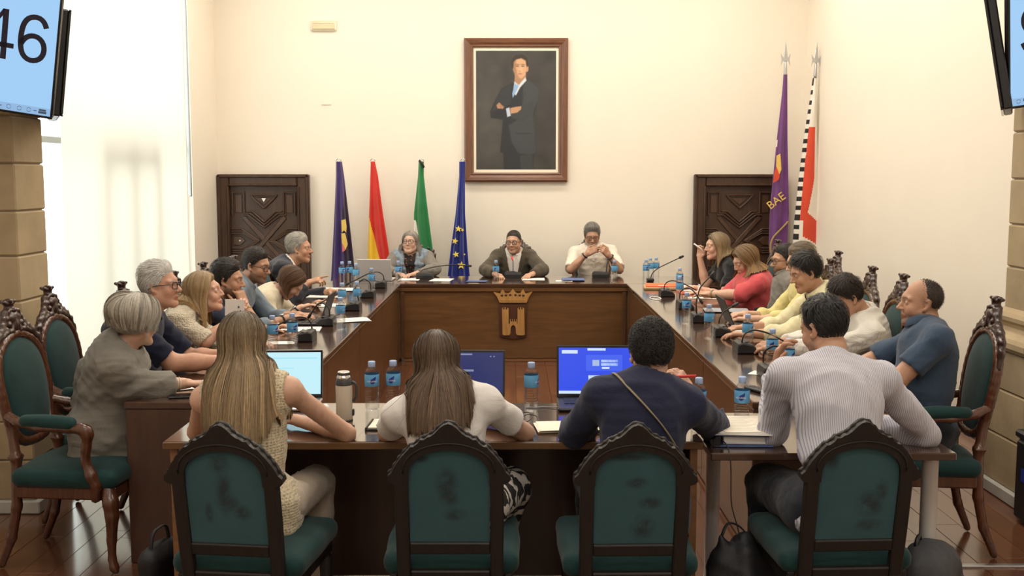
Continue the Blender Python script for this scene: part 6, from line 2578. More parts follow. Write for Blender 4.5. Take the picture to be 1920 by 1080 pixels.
    for i in range(k1):
        t = i / (k1 - 1)
        v = (np.sin((1 - t) * om)[:, None] * S0 + np.sin(t * om)[:, None] * S1) / np.maximum(np.sin(om), 1e-3)[:, None]
        r_ = rad + th * (1.25 + h.get('backv', 0.2) * np.clip(-v[:, 1:2], 0, 1) * math.sin(PI * t) * 1.5 + 0.25 * t * volr)
        rows.append(cen + v * r_)
    skullL = om.mean() * rad.mean()
    rest = max(h['len'] - skullL * 0.75, 0.03)
    k2 = max(5, int(rest / 0.018))
    W = [hc + r @ Rh.T for r in rows]
    d = W[-1] - W[-2]
    d /= np.linalg.norm(d, axis=1, keepdims=True)
    g = np.array([0, 0, -1.0])
    p = W[-1]
    step = rest / k2
    lay = h.get('vol', 0.02)
    wave = h.get('wave', 0.0)
    wp = smooth_cols(rng.uniform(0, 6, ng), 6)
    for i in range(k2):
        gw = h.get('grav', 0.4)
        d = d * (1 - gw) + g * gw
        if h.get('tuck'):
            inw = (hc - p) * np.array([1, 1, 0])
            inw /= np.maximum(np.linalg.norm(inw, axis=1, keepdims=True), 1e-6)
            d = d + inw * h['tuck'] * (i / k2) ** 2
        if wave:
            d = d + (Rh[:, 0] * 0.7 + Rh[:, 1] * 0.3) * (wave * np.sin(i * 0.75 + wp))[:, None]
        d /= np.linalg.norm(d, axis=1, keepdims=True)
        q_ = p + d * step
        if h.get('gather'):
            xr = (q_ - hc) @ sp['_rx']
            ex = np.clip(np.abs(xr) - h['gather'] * (1 + h.get('spread', 0.0) * i / k2), 0, 1) * np.sign(xr)
            q_ = q_ - sp['_rx'] * (ex * 0.55)[:, None] - sp['_fw'] * (np.abs(ex) * 0.5)[:, None]
        f, gr = colf.grad(q_)
        q_ = q_ + gr * np.clip(lay - f, 0, 0.03)[:, None]
        q_ = smooth_cols(q_, 2, 0.5)
        dd = q_ - p
        d = dd / np.maximum(np.linalg.norm(dd, axis=1, keepdims=True), 1e-6)
        p = q_
        W.append(p)
    G = np.stack(W, 1)                                     # (ng, m, 3)
    G = smooth_cols(G, 2, 0.4)
    m = G.shape[1]
    # resample across for fine grooves
    nf = h.get('cols', 300)
    uf = np.linspace(0, ng - 1, nf)
    i0 = np.clip(uf.astype(int), 0, ng - 2)
    fr = (uf - i0)[:, None, None]
    A = G[i0] * (1 - fr) + G[i0 + 1] * fr
    tu = np.gradient(A, axis=0)
    tl = np.gradient(A, axis=1)
    Nn = np.cross(tl, tu)
    Nn /= np.maximum(np.linalg.norm(Nn, axis=2, keepdims=True), 1e-9)
    if ((A - hc) * Nn).sum(2).mean() < 0:
        Nn = -Nn
    n1 = rng.normal(size=(nf, 1)) + 0.6 * smooth_cols(rng.normal(size=(nf, m)), 1)
    cl = smooth_cols(rng.normal(size=(nf, 1)), 14) * 4.5    # clumps
    s_ = np.linspace(0, 1, m)[None, :]
    disp = (0.0008 * n1 + 0.0028 * h.get('clump', 1.0) * cl * (0.2 + 0.8 * s_)) * np.clip(s_ * 6, 0.1, 1)
    A = A + Nn * disp[..., None]
    # uneven ends
    cut = np.clip(rng.normal(0.0, 0.03, (nf, 1)) + smooth_cols(rng.normal(size=(nf, 1)), 10) * 0.10, -0.16, 0.10)
    A = A + np.clip((s_ - 0.75) / 0.25, 0, 1)[..., None] ** 2 * (cut[..., None] * np.array([0, 0, -1.0])) * rest * 0.8
    base_t = rng.uniform(*tv, (nf, 1))
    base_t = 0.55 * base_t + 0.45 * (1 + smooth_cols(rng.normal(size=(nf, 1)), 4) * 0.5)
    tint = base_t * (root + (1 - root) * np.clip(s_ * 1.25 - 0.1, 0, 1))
    T3 = tint[..., None] * np.ones(3)
    if h.get('streak') is not None:
        sm_ = np.clip(smooth_cols(rng.normal(size=(nf, 1)), 3) * 2.2 - 0.5, 0, 1)[..., None] * np.clip(s_ * 2.5 - 0.3, 0, 1)[..., None]
        T3 = T3 * (1 - sm_) + T3 * np.asarray(h['streak'], float) * sm_
    T3 = np.clip(T3, 0.05, 4)
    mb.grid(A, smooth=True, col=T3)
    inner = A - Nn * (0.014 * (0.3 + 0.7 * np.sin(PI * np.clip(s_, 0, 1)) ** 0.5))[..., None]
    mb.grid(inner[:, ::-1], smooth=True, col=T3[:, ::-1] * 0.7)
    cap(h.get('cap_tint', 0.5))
    # fine loose locks riding on the sheet
    nl = h.get('n', 700)
    ci = rng.integers(2, nf - 2, nl)
    sr = rng.integers(0, 4, nl)
    m2 = 14
    P2 = []
    tl_ = []
    for q in range(nl):
        ss = np.linspace(sr[q], m - 1, m2)
        a0 = np.clip(ss.astype(int), 0, m - 2)
        f_ = (ss - a0)[:, None]
        line = A[ci[q], a0] * (1 - f_) + A[ci[q], a0 + 1] * f_
        nrm = Nn[ci[q], a0]
        drift = rng.normal(0, 0.0035) * np.linspace(0, 1, m2)[:, None] ** 2
        lat = tu[ci[q], a0]
        lat = lat / max(np.linalg.norm(lat[0]), 1e-9)
        P2.append(line + nrm * (0.0014 + abs(drift) * 0.6) + lat * drift * 2.0)
        tl_.append(T3[ci[q], a0] * rng.uniform(0.8, 1.3))
    ribbons(mb, np.array(P2), hc - Rh @ np.array([0, 0.03, 0.05]), h.get('r', 0.0014), rng, np.array(tl_), 3.0)
    return mb


SKINS = {}


def skin_mat(c):
    if c not in SKINS:
        SKINS[c] = tinted('skin', c, 0.48, 0.35, 0.0, 40, 0.06, 0.05)
    return SKINS[c]


HAIRM = {}


def hair_mat(c):
    if c not in HAIRM:
        HAIRM[c] = tinted('hair', c, 0.42, 0.35, 0, 60, 0.1)
    return HAIRM[c]


m_eye = plain('eye_white', (0.72, 0.68, 0.64), 0.25, 0, 0.02)
m_iris = plain('eye_iris', (0.05, 0.028, 0.015), 0.2, 0, 0.1)
m_shoe = plain('dark_leather', (0.02, 0.015, 0.012), 0.35)


def eye_mesh():
    mb = MB()
    n, k = 14, 9
    prof = [(0.0125 * math.sin(a), 0.0125 * math.cos(a)) for a in np.linspace(0.02, PI - 0.02, k)]
    mb.lathe(prof, n, R=rotm(-PI / 2), caps=False)
    v = np.concatenate(mb.v)
    me = mb.mesh('eye')
    return me


_e = MB()
_prof = [(0.0125 * math.sin(a), 0.0125 * math.cos(a)) for a in (0.02, 0.2, 0.44, 0.46, 0.8, 1.2, 1.7, 2.3, 3.1)]
_e.lathe(_prof[:3], 14, R=rotm(-PI / 2), caps=True, mat=1)
_e.lathe(_prof[2:], 14, R=rotm(-PI / 2), caps=False, mat=0)
EYE = _e.mesh('eye')
EYE.materials.append(m_eye)
EYE.materials.append(m_iris)
PEOPLE = []
SHOES = {}


def person(sp):
    seed = sp.get('seed', len(PEOPLE) + 3)
    fem = sp.get('fem', False)
    S, g = sp.get('S', 1.0), sp.get('g', 1.0)
    yaw = math.radians(sp['yaw'])
    ca, sa = math.cos(yaw), math.sin(yaw)
    Rw = np.array([[ca, -sa, 0], [sa, ca, 0], [0, 0, 1]])
    o = np.array([sp['seat'][0], sp['seat'][1], 0.0])
    loc = lambda w: Rw.T @ (np.asarray(w, float) - o)
    near = sp.get('near', False)
    face = sp.get('face', True)
    root = empty('person', tuple(o), yaw, sp['label'], 'person')
    PEOPLE.append(root)
    p0 = np.array([0, 0, SEAT_Z + 0.085])
    hc = loc(sp['head'])
    v = hc - p0
    ctrl = p0 + np.array([0.35 * v[0], 0.22 * v[1] - 0.03, 0.60 * v[2]])
    B = lambda t: (1 - t) ** 2 * p0 + 2 * t * (1 - t) * ctrl + t * t * hc
    hy, hp, hr = [math.radians(a) for a in sp.get('look', (0, 0, 0))]
    Rh = rotm(0, 0, hy) @ rotm(-hp) @ rotm(0, hr)
    pw, pc, nb = B(0.30), B(0.55), B(0.742)
    if sp.get('nb') is not None:
        nb = loc(sp['nb'])
    tw = math.radians(sp.get('twist', 0))
    rx = np.array([math.cos(tw), math.sin(tw), 0])
    up = unit(nb - pw)
    rx = unit(rx - up * (rx @ up))
    fw = np.cross(up, rx)
    Rc = np.stack([rx, fw, up], 1)
    sw = sp.get('sw', 0.335 if fem else 0.375) * S
    shm = nb - up * 0.052 - fw * 0.005
    sh, el, wr = {}, {}, {}
    for side, sg in (('R', 1), ('L', -1)):
        sh[side] = shm + rx * sg * sw / 2 + up * sp.get('shrug', 0.0)
        W = loc(sp['wr'][side])
        if side in sp.get('el', {}):
            E = loc(sp['el'][side])
            el[side], wr[side] = E, W
        else:
            pole = np.asarray(sp.get('pole', {}).get(side, (0.55 * sg, -0.25, -1.0)), float)
            el[side], wr[side] = ik(sh[side], W, 0.285 * S, 0.25 * S, pole)
    nk = hc + Rh @ np.array([0, -0.022, -0.075])
    gx = g * (0.94 if fem else 1.0)

    def add_torso(f, off, k=0.05, bust=True):
        f.ell(p0 + np.array([0, -0.005, 0.0]), np.array([0.168 * gx + (0.012 if fem else 0), 0.125 * gx, 0.125]) + off, None, k)
        f.ell(pw, np.array([0.142 * g - (0.012 if fem else 0), 0.108 * g, 0.15]) + off, Rc, k)
        f.ell(pc - fw * 0.008, np.array([0.158 * gx, 0.112 * gx, 0.17]) + off, Rc, k)
        if sp.get('belly'):
            f.ell(pw + fw * 0.05 - up * 0.04, np.array([0.13, 0.11, 0.12]) * sp['belly'] + off, Rc, k)
        if fem and bust:
            for sg in (1, -1):
                f.ell(pc + fw * 0.085 + rx * sg * 0.068 + up * 0.0, np.array([0.062, 0.052, 0.062]) * sp.get('bust', 1.0) + off, Rc, 0.04)
        f.cap(sh['L'] + rx * 0.02, sh['R'] - rx * 0.02, 0.050 + off, 0.050 + off, k)
        for s_ in ('L', 'R'):
            f.cap(nb + up * 0.022 - fw * 0.014, sh[s_] + up * 0.004, 0.042 + off * 0.8, 0.044 + off, 0.045)

    def add_arm(f, s_, off, upto=2.0, flat=False, flare=0.0, wrr=0.0275):
        a, b, c = sh[s_], el[s_], wr[s_]
        r0, r1, r2 = 0.047 * g * (0.92 if fem else 1), 0.041 * (0.94 if fem else 1) * min(g, 1.2), wrr
        f.ell(a, np.array([0.049, 0.050, 0.052]) * (0.92 if fem else 1.0) + off, None, 0.03)
        u = min(upto, 1.0)
        f.cap(a, a + (b - a) * u, r0 + off, r0 + (r1 - r0) * u + off + (flare if upto <= 1 else 0), 0.025, flat=('b' if (flat and upto <= 1.0) else None))
        if upto > 1.0:
            u = min(upto - 1.0, 1.0)
            m1 = b + (c - b) * 0.35
            if u > 0.35:
                f.cap(b, m1, r1 + off, r1 * 1.0 + off, 0.02)
                f.cap(m1, b + (c - b) * u, r1 + off, r1 + (r2 - r1) * (u - 0.35) / 0.65 + off + flare, 0.02, flat=('b' if flat else None))
            else:
                f.cap(b, b + (c - b) * u, r1 + off, r1 + off + flare, 0.02, flat=('b' if flat else None))

    hipx = 0.09
    kn, an = {}, {}
    for s_, sg in (('R', 1), ('L', -1)):
        sp_ = sp.get('knee', {}).get(s_, (hipx * sg + 0.05 * sg, 0.43 * S, SEAT_Z + 0.055))
        kn[s_] = np.array(sp_, float)
        an[s_] = np.array([kn[s_][0] * sp.get('ankx', 0.95), kn[s_][1] - 0.06 + sp.get('foot', 0.0), 0.085])

    def add_legs(f, off, shin=True, ank=0.0, skirt=False):
        for s_, sg in (('R', 1), ('L', -1)):
            h = np.array([hipx * sg, 0.0, SEAT_Z + 0.085])
            f.cap(h, kn[s_], 0.088 * gx + off, 0.060 + off, 0.04)
            if shin:
                f.chain([kn[s_], kn[s_] * 0.6 + an[s_] * 0.4, an[s_]], [0.056 + off, 0.056 + off, 0.038 + off + ank], 0.02)
        if skirt:
            f.rbox((kn['L'] + kn['R']) / 2 * 0.5 + p0 * 0.5 + np.array([0, 0, -0.01]), (0.15, 0.23, 0.075), None, 0.06, 0.05)

    # --- body: one continuous surface, finer around the head
    f = Field()
    add_torso(f, -0.006)
    for s_ in ('R', 'L'):
        add_arm(f, s_, 0.0)
    add_legs(f, -0.006)
    nr = 0.047 if fem else 0.057 * sp.get('neckg', 1.0)
    f.cap(nb - up * 0.03 - fw * 0.004, nk, nr + 0.004, nr, 0.022)
    bare_ears = sp.get('ears', True)
    Th = add_head(f, hc, Rh, fem, bare_ears, ('open' if sp.get('eyes', True) else True) if face else False, sp.get('nose', 1.0), sp.get('jaw', 1.0), sp.get('full', 0.0))
    hr_ = sp.get('hres', (0.0044 if near else 0.0050) if face else 0.0085)
    P, Q = f.net(sp.get('bres', 0.020 if near else 0.028), [(hc - 0.135, hc + 0.135, hr_)])
    q = (P - hc) @ Rh
    skin = np.asarray(sp.get('skin', (0.58, 0.34, 0.23)), float)
    tint = np.ones((len(P), 3))

    def paint(mask, col):
        t_ = np.asarray(col) / skin
        tint[:] = tint * (1 - mask[:, None]) + mask[:, None] * t_
    hm = (np.linalg.norm(q, axis=1) < 0.16)
    if face:
        blush = np.exp(-((np.abs(q[:, 0]) - 0.042) / 0.018) ** 2 - ((q[:, 2] + 0.03) / 0.02) ** 2) * (q[:, 1] > 0.04) * hm
        paint(0.35 * blush, skin * np.array([1.08, 0.78, 0.74]))
        if sp.get('beard') is not None:
            bc, ba = sp['beard']
            lo = np.interp(q[:, 1], [-0.02, 0.01, 0.05, 0.08, 0.12], [-0.02, -0.030, -0.048, -0.048, -0.045])
            mk_ = np.clip((lo - q[:, 2]) / 0.012, 0, 1) * np.clip((q[:, 1] + 0.015) / 0.02, 0, 1) * hm * np.clip((q[:, 2] + 0.135) / 0.02, 0, 1)
            paint(ba * mk_, bc)
        lips = np.exp(-(np.clip(np.abs(q[:, 0]) - 0.014, 0, 1) / 0.006) ** 2 - ((q[:, 2] + 0.0655) / 0.0085) ** 4) * (q[:, 1] > 0.068) * hm
        paint(np.clip(lips * 0.85, 0, 1), sp.get('lip', skin * np.array([0.86, 0.52, 0.50])))
        slit = np.exp(-((q[:, 2] + 0.065) / 0.0026) ** 2) * (np.abs(q[:, 0]) < 0.022) * (q[:, 1] > 0.07) * hm
        paint(0.65 * slit, skin * np.array([0.4, 0.22, 0.2]))
        bx = np.abs(q[:, 0])
        bz = 0.0255 + 0.004 * np.clip((bx - 0.012) / 0.02, 0, 1) - 0.006 * np.clip((bx - 0.036) / 0.014, 0, 1)
        brow = np.exp(-((q[:, 2] - bz) / sp.get('brow_w', 0.0042)) ** 2) * np.clip((bx - 0.010) / 0.004, 0, 1) * np.clip((0.052 - bx) / 0.006, 0, 1) * (q[:, 1] > 0.05) * hm
        paint(np.clip(brow * 0.9, 0, 1), sp.get('brow', np.asarray(sp['hair']['color']) * 0.9))
        ex = (bx - 0.0315) / 0.0145
        lash = np.exp(-((q[:, 2] - 0.0075 + 0.004 * ex ** 2) / 0.0022) ** 2) * (np.abs(ex) < 1) * (q[:, 1] > 0.07) * hm
        paint(0.55 * lash, skin * 0.2)
    if sp.get('shave') is not None:                         # close-cropped hair shadow on the scalp
        m_ = np.clip((q[:, 2] - np.interp(q[:, 1], HAIRLINE_Y, HAIRLINE_Z)) / 0.01, 0, 1) * hm * np.clip((0.05 - q[:, 1]) / 0.03, 0, 1)
        paint(sp['shave'][1] * m_, sp['shave'][0])
    mb = MB().add(P, Q, 0, True, np.clip(tint, 0.02, 1.9))
    # hands join the forearms at the wrist
    for s_, sg in (('R', 1), ('L', -1)):
        hd = sp.get('hand', {}).get(s_, {})
        fore = unit(wr[s_] - el[s_])
        d = np.asarray(Rw.T @ np.asarray(hd['d'], float)) if 'd' in hd else unit(fore * np.array([1, 1, 0.25]))
        n = np.asarray(Rw.T @ np.asarray(hd['n'], float)) if 'n' in hd else np.array([0.0, 0, 1.0])
        hf = Field()
        add_hand(hf, wr[s_], fore, d, n, sg, hd.get('curl', 0.35), (0.90 if fem else 1.0) * S)
        if hd.get('skip'):
            continue
        Ph, Qh = hf.net(sp.get('handres', 0.0055 if near else 0.0066))
        mb.add(Ph, Qh, 0, True)
    mk('body', mb.mesh('body', True), skin_mat(tuple(skin)), root)
    if face and sp.get('eyes', True):
        for sg in (1, -1):
            eo = mk('eye', EYE, None, root)
            Me = np.eye(4)
            gz = sp.get('gaze', (0, 0))
            Me[:3, :3] = Rh @ rotm(-math.radians(gz[1]), 0, math.radians(gz[0]))
            Me[:3, 3] = Th(sg * 0.0315, 0.0725, 0.004)
            eo.matrix_basis = Matrix(Me.tolist())

    # --- clothes
    gf_all = []
    for gi, gm in enumerate(sp['wear']):
        gf = Field()
        off = gm.get('off', 0.012)
        if gm.get('torso', True):
            add_torso(gf, off, 0.055)
        if gm.get('sleeve', 0) > 0:
            for s_ in gm.get('sides', ('R', 'L')):
                add_arm(gf, s_, off * 0.62 + gm.get('slack', 0.002), gm['sleeve'], True, gm.get('flare', 0.0))
        if gm.get('legs'):
            add_legs(gf, off, gm.get('shin', True), gm.get('ank', 0.012), gm.get('skirt', False))
            gf.ell(p0 + np.array([0, -0.005, 0.0]), np.array([0.172 * gx + (0.012 if fem else 0), 0.13 * gx, 0.10]) + off, None, 0.05)
        if gm.get('hem'):
            gf.rbox(p0 + np.array([0, -0.01, -0.02]), (0.175 * gx + off, 0.13 * gx + off, gm['hem']), None, 0.06, 0.06)
        if gm.get('armhole'):
            for s_, sg in (('R', 1), ('L', -1)):
                gf.ell(sh[s_] + rx * sg * gm['armhole'], (0.06, 0.11, 0.11), Rc, 0.006, 's')
        if gm.get('open'):
            wd, dp = gm['open']
            top = nb + up * 0.03

            def wedge(X, Y, Z, top=top, wd=wd, dp=dp):
                a = (X - top[0]) * rx[0] + (Y - top[1]) * rx[1] + (Z - top[2]) * rx[2]
                b = (X - top[0]) * fw[0] + (Y - top[1]) * fw[1] + (Z - top[2]) * fw[2]
                c = (X - top[0]) * up[0] + (Y - top[1]) * up[1] + (Z - top[2]) * up[2]
                lim = wd * np.clip((c + dp) / dp, 0, 1.4)
                return np.maximum(np.maximum(np.abs(a) - lim, -(c + dp)), -(b + 0.0))
            gf.raw(wedge, top - 0.75, top + 0.4, 0.004, 's')
        nr_ = gm.get('neck', 0.012)
        if nr_ is not None and gm.get('torso', True):
            ax_ = unit(nk - nb)
            gf.cap(nb - ax_ * gm.get('neckd', 0.0), nk + ax_ * 0.05, nr + nr_, nr + nr_ + 0.02, 0.004, 's')
        if gm.get('scoop'):
            gf.ell(nb + fw * 0.07 - up * 0.01, np.array([0.06, 0.06, 0.055]) * gm['scoop'], Rc, 0.006, 's')
        res = gm.get('res', 0.025 if gm.get('legs') else (0.010 if near else 0.0135))
        P, Q = gf.net(res)
        if gm.get('fold', 0.007):
            P = P + vnormals(P, Q) * folds(P, gm.get('fold', 0.007) * 1.5, seed + gi, 1.0, gm.get('fax', (1, 1, 1.5)))[:, None]
        mk(gm.get('name', 'shirt'), MB().add(P, Q, 0, True), gm['mat'], root)
        gf_all.append(gf)
        axn = unit(nk - nb)
        if gm.get('collar'):
            R0 = nr + 0.014
            prof = [(0, -0.004), (-0.003, 0.026), (0.002, 0.034), (0.010, 0.020), (0.019, -0.012), (0.015, -0.015), (0.007, 0.014), (0.003, 0.026), (0.005, -0.004)]
            rn = unit(rx - axn * (rx @ axn))
            fn_ = np.cross(axn, rn)
            ths = np.linspace(PI / 2 + 0.22, 2.5 * PI - 0.22, 40)
            G = []
            for t_ in ths:
                dirv = rn * math.cos(t_) + fn_ * math.sin(t_)
                fr_ = max(0.0, math.sin(t_))
                G.append([nb + axn * (gm.get('cz', 0.024) + zz * (1 + 0.3 * fr_) - 0.02 * fr_) + dirv * (R0 + rr_ + 0.012 * fr_) for rr_, zz in prof])
            mk('collar', MB().grid(np.array(G)), gm['collar'], root)
        if gm.get('lapel'):
            wd, dp = gm['open']
            top = nb + up * 0.03
            for sg in (1, -1):
                rows = []
                for t_ in np.linspace(0.02, 0.98, 16):
                    row = []
                    wide = 0.055 * math.sin(PI * min(1, t_ * 1.5 + 0.08)) ** 0.6 if t_ < 0.6 else 0.055 * max(0.0, (1 - t_) / 0.4) ** 0.8 + 0.002
                    for e_ in (0.0, 0.5, 1.0):
                        a = sg * (wd * (1 - t_) + wide * e_ + 0.002)
                        p = top + rx * a - up * dp * t_
                        y = 0.30
                        ok = None
                        ys = np.linspace(0.30, -0.05, 70)
                        vals = gf.eval(p[None] + fw[None] * ys[:, None])
                        i_ = np.nonzero(vals < 0.004)[0]
                        y = ys[i_[0]] if len(i_) else 0.06
                        row.append(p + fw * (y + 0.003))
                    rows.append(row)
                G = np.array(rows)
                G2 = G - fw * 0.004
                mbl = MB().grid(G)
                mbl.grid(G2[:, ::-1])
                mk('lapel', mbl, gm['lapel'], root)
        if gm.get('placket'):
            top = nb - up * 0.02
            rows, bts = [], []
            for t_ in np.linspace(0, 1, 18):
                row = []
                for a in (-0.014, 0.014):
                    p = top + rx * a - up * 0.33 * t_
                    ys = np.linspace(0.30, -0.05, 90)
                    vals = gf.eval(p[None] + fw[None] * ys[:, None])
                    i_ = np.nonzero(vals < 0.004)[0]
                    y = ys[i_[0]] if len(i_) else 0.06
                    row.append(p + fw * (y + 0.002))
                rows.append(row)
            mk('placket', MB().grid(np.array(rows)), gm['placket'], root)
    # --- shoes
    if sp.get('shoes', True):
        for s_ in ('R', 'L'):
            k_ = 'shoe'
            if k_ not in SHOES:
                sf = Field()
                sf.chain([(0, -0.04, 0.045), (0, 0.06, 0.04), (0, 0.15, 0.032)], [0.042, 0.043, 0.033], 0.03)
                sf.cap((0, -0.02, 0.06), (0, -0.01, 0.10), 0.045, 0.047, 0.03)
                SHOES[k_] = net_mesh(sf, 0.014, 'shoe')
                v_ = SHOES[k_].vertices
                for vv in v_:
                    vv.co.z = max(vv.co.z, 0.002)
            mk('shoe', SHOES[k_], m_shoe, root, (an[s_][0], an[s_][1], 0.0))
    # --- hair
    cf = Field()
    add_head(cf, hc, Rh, fem, bare_ears, False)
    cf.cap(nb, nk, nr, nr, 0.02)
    if sp['hair']['style'] != 'short':
        add_torso(cf, 0.016, 0.055)
        for s_ in ('R', 'L'):
            add_arm(cf, s_, 0.014, 1.0)
    sp['_rx'], sp['_fw'] = rx, np.array([-rx[1], rx[0], 0])
    hb = build_hair(sp, hc, Rh, cf, seed * 17 + 1)
    mk('hair', hb.mesh('hair', True), hair_mat(tuple(sp['hair']['color'])), root)
    # --- glasses
    if sp.get('glasses'):
        gcol, gw_, gh_ = sp['glasses']
        mbg = MB()
        for sg in (1, -1):
            loop = []
            for a in np.linspace(0, 2 * PI, 21)[:-1]:
                cx_, sz_ = math.copysign(abs(math.cos(a)) ** 0.6, math.cos(a)), math.copysign(abs(math.sin(a)) ** 0.6, math.sin(a))
                xx = 0.033 + gw_ / 2 * cx_
                loop.append(Th(sg * xx, 0.100 - 0.22 * abs(xx - 0.02) ** 1.0 * (xx > 0.02), 0.002 + gh_ / 2 * sz_))
            mbg.tube(loop, 0.0024, 6, closed=True)
            mbg.tube(spline2([Th(sg * 0.058, 0.089, 0.010), Th(sg * 0.071, 0.075, 0.010), Th(sg * 0.080, 0.02, 0.008), Th(sg * 0.080, -0.015, 0.004), Th(sg * 0.077, -0.035, -0.012)], 14), 0.0022, 6)
        mbg.tube([Th(-0.012, 0.102, 0.006), Th(0, 0.105, 0.009), Th(0.012, 0.102, 0.006)], 0.002, 6)
        mk('eyeglasses', mbg, gcol, root)
    # --- wrist things
    for s_, kind, mat_ in sp.get('wrist', ()):
        fore = unit(wr[s_] - el[s_])
        c0 = wr[s_] - fore * 0.03
        u_ = unit(np.cross(fore, [0, 0, 1.0]))
        v_ = np.cross(u_, fore)
        rad_w = 0.0315 if not fem else 0.029
        if kind == 'watch':
            w_ = mk('wristwatch', MB().tube([c0 + (u_ * math.cos(a) + v_ * math.sin(a)) * rad_w for a in np.linspace(0, 2 * PI, 25)[:-1]], 0.007, 8, closed=True, flat=0.35 if False else 1.0), mat_, root)
            zz = v_ if v_[2] > 0 else -v_
            Rr = np.stack([u_, fore, zz], 1)
            mk('watch_case', MB().lathe([(0.001, -0.002), (0.016, -0.002), (0.017, 0.003), (0.014, 0.006), (0.001, 0.0062)], 16, c0 + zz * (rad_w + 0.004), Rr), m_silver, w_)
        else:
            for k_ in range(3 if kind == 'beads' else 1):
                c1 = c0 - fore * 0.012 * k_
                mk('bracelet', MB().tube([c1 + (u_ * math.cos(a) + v_ * math.sin(a)) * (rad_w + 0.001) for a in np.linspace(0, 2 * PI, 25)[:-1]], 0.0035, 6, closed=True), mat_, root)
    if sp.get('earring'):
        mk('earring', MB().lathe([(0.0005, -0.006), (0.005, -0.003), (0.0055, 0.001), (0.0005, 0.006)], 10, Th(sp['earring'] * 0.080, 0.003, -0.043)), m_letter, root)
    sp['_'] = dict(root=root, nb=nb, rx=rx, fw=fw, up=up, sh=sh, el=el, wr=wr, gf=gf_all, Th=Th, Rw=Rw, o=o, loc=loc, pc=pc, pw=pw, hc=hc, Rh=Rh)
    return sp['_']


def drape(inf, world_pts, gf, lift=0.004, n=30):
    """Lay a line of points on a garment: push each along the surface normal."""
    p = spline2(np.array([inf['loc'](w) for w in world_pts]), n)
    for _ in range(8):
        f, gr = gf.grad(p)
        p = p - gr * (f - lift)[:, None]
    return p
# ------------------------------------------------------------------ clothes cloths
c_cream_knit = knit('cream_crochet', (0.66, 0.56, 0.38), (0.34, 0.26, 0.15), 95, 0.5)
c_cream_knit2 = knit('cream_open_knit', (0.66, 0.58, 0.44), (0.28, 0.22, 0.14), 105, 0.7)
c_white_tee = cloth('white_cotton', (0.78, 0.74, 0.70), 0.85, 0.03, 0.25)
c_navy = cloth('navy_cotton', (0.020, 0.024, 0.055), 0.9, 0.10, 0.25, 0.15)
c_navy2 = cloth('deep_navy_cotton', (0.010, 0.013, 0.032), 0.9, 0.12, 0.25, 0.15)
c_stripe = stripes('fine_striped_shirt', (0.62, 0.605, 0.645), (0.33, 0.33, 0.42), 133, 0.34, 'X', None)
c_stripe2 = stripes('pale_striped_shirt', (0.72, 0.68, 0.61), (0.58, 0.54, 0.47), 120, 0.25, 'X', None)
c_greydress = cloth('grey_taupe_linen', (0.205, 0.190, 0.160), 0.9, 0.07, 0.35)
c_bluegrey = cloth('blue_grey_shirt', (0.17, 0.215, 0.26), 0.85, 0.07, 0.3)
c_beige = cloth('beige_cardigan', (0.62, 0.54, 0.40), 0.9, 0.06, 0.3)
c_darknavy_suit = cloth('navy_suit_wool', (0.022, 0.023, 0.036), 0.85, 0.12, 0.2)
c_olive = cloth('olive_suit_wool', (0.072, 0.058, 0.038), 0.85, 0.10, 0.2)
c_shirt_w = cloth('white_shirt_poplin', (0.80, 0.75, 0.70), 0.8, 0.02, 0.2)
c_offwhite = cloth('off_white_shirt', (0.82, 0.74, 0.63), 0.85, 0.03, 0.3)
c_denim = plain('washed_denim', (0.22, 0.27, 0.33), 0.9, 0, 0.35, 30, 0.3)
c_greyknit = cloth('grey_jersey', (0.20, 0.18, 0.155), 0.9, 0.08, 0.3)
c_coral = cloth('coral_red_blouse', (0.62, 0.095, 0.105), 0.85, 0.07, 0.3)
c_black = cloth('black_jersey', (0.012, 0.012, 0.014), 0.9, 0.1, 0.2)
c_yellow = cloth('pale_yellow_shirt', (0.72, 0.62, 0.26), 0.85, 0.05, 0.3)
c_creamyel = cloth('cream_yellow_shirt', (0.74, 0.67, 0.42), 0.85, 0.05, 0.3)
c_bluepolo = cloth('steel_blue_polo', (0.045, 0.075, 0.125), 0.9, 0.08, 0.3)
c_jeans = cloth('dark_denim', (0.012, 0.014, 0.022), 0.9, 0.15, 0.3)
c_dark_tr = cloth('dark_trousers', (0.020, 0.020, 0.024), 0.9, 0.1, 0.2)
c_cream_tr = cloth('cream_trousers', (0.52, 0.43, 0.33), 0.9, 0.06, 0.3)


def zebra():
    m, nt, b = _nt('zebra_print')
    v = coords(nt, (1, 1, 1), (0.5, 0.2, 0.7))
    w = nt.nodes.new('ShaderNodeTexWave')
    w.inputs['Scale'].default_value = 9
    w.inputs['Distortion'].default_value = 6
    w.inputs['Detail'].default_value = 2
    w.inputs['Detail Scale'].default_value = 1.3
    nt.links.new(v, w.inputs['Vector'])
    nt.links.new(ramp(nt, w.outputs['Fac'], [(0.40, (0.02, 0.018, 0.018)), (0.5, (0.72, 0.66, 0.58))]), b.inputs['Base Color'])
    b.inputs['Roughness'].default_value = 0.85
    return m


def floral(name, base, spots):
    m, nt, b = _nt(name)
    v = coords(nt)
    vo = nt.nodes.new('ShaderNodeTexVoronoi')
    vo.inputs['Scale'].default_value = 38
    nt.links.new(v, vo.inputs['Vector'])
    nt.links.new(ramp(nt, vo.outputs['Distance'], [(0.18, spots), (0.34, base)]), b.inputs['Base Color'])
    b.inputs['Roughness'].default_value = 0.85
    return m


c_zebra = zebra()
c_floral = floral('dark_floral_scarf', (0.02, 0.014, 0.014), (0.40, 0.13, 0.06))
c_scarf = floral('black_white_scarf', (0.03, 0.03, 0.035), (0.70, 0.66, 0.62))

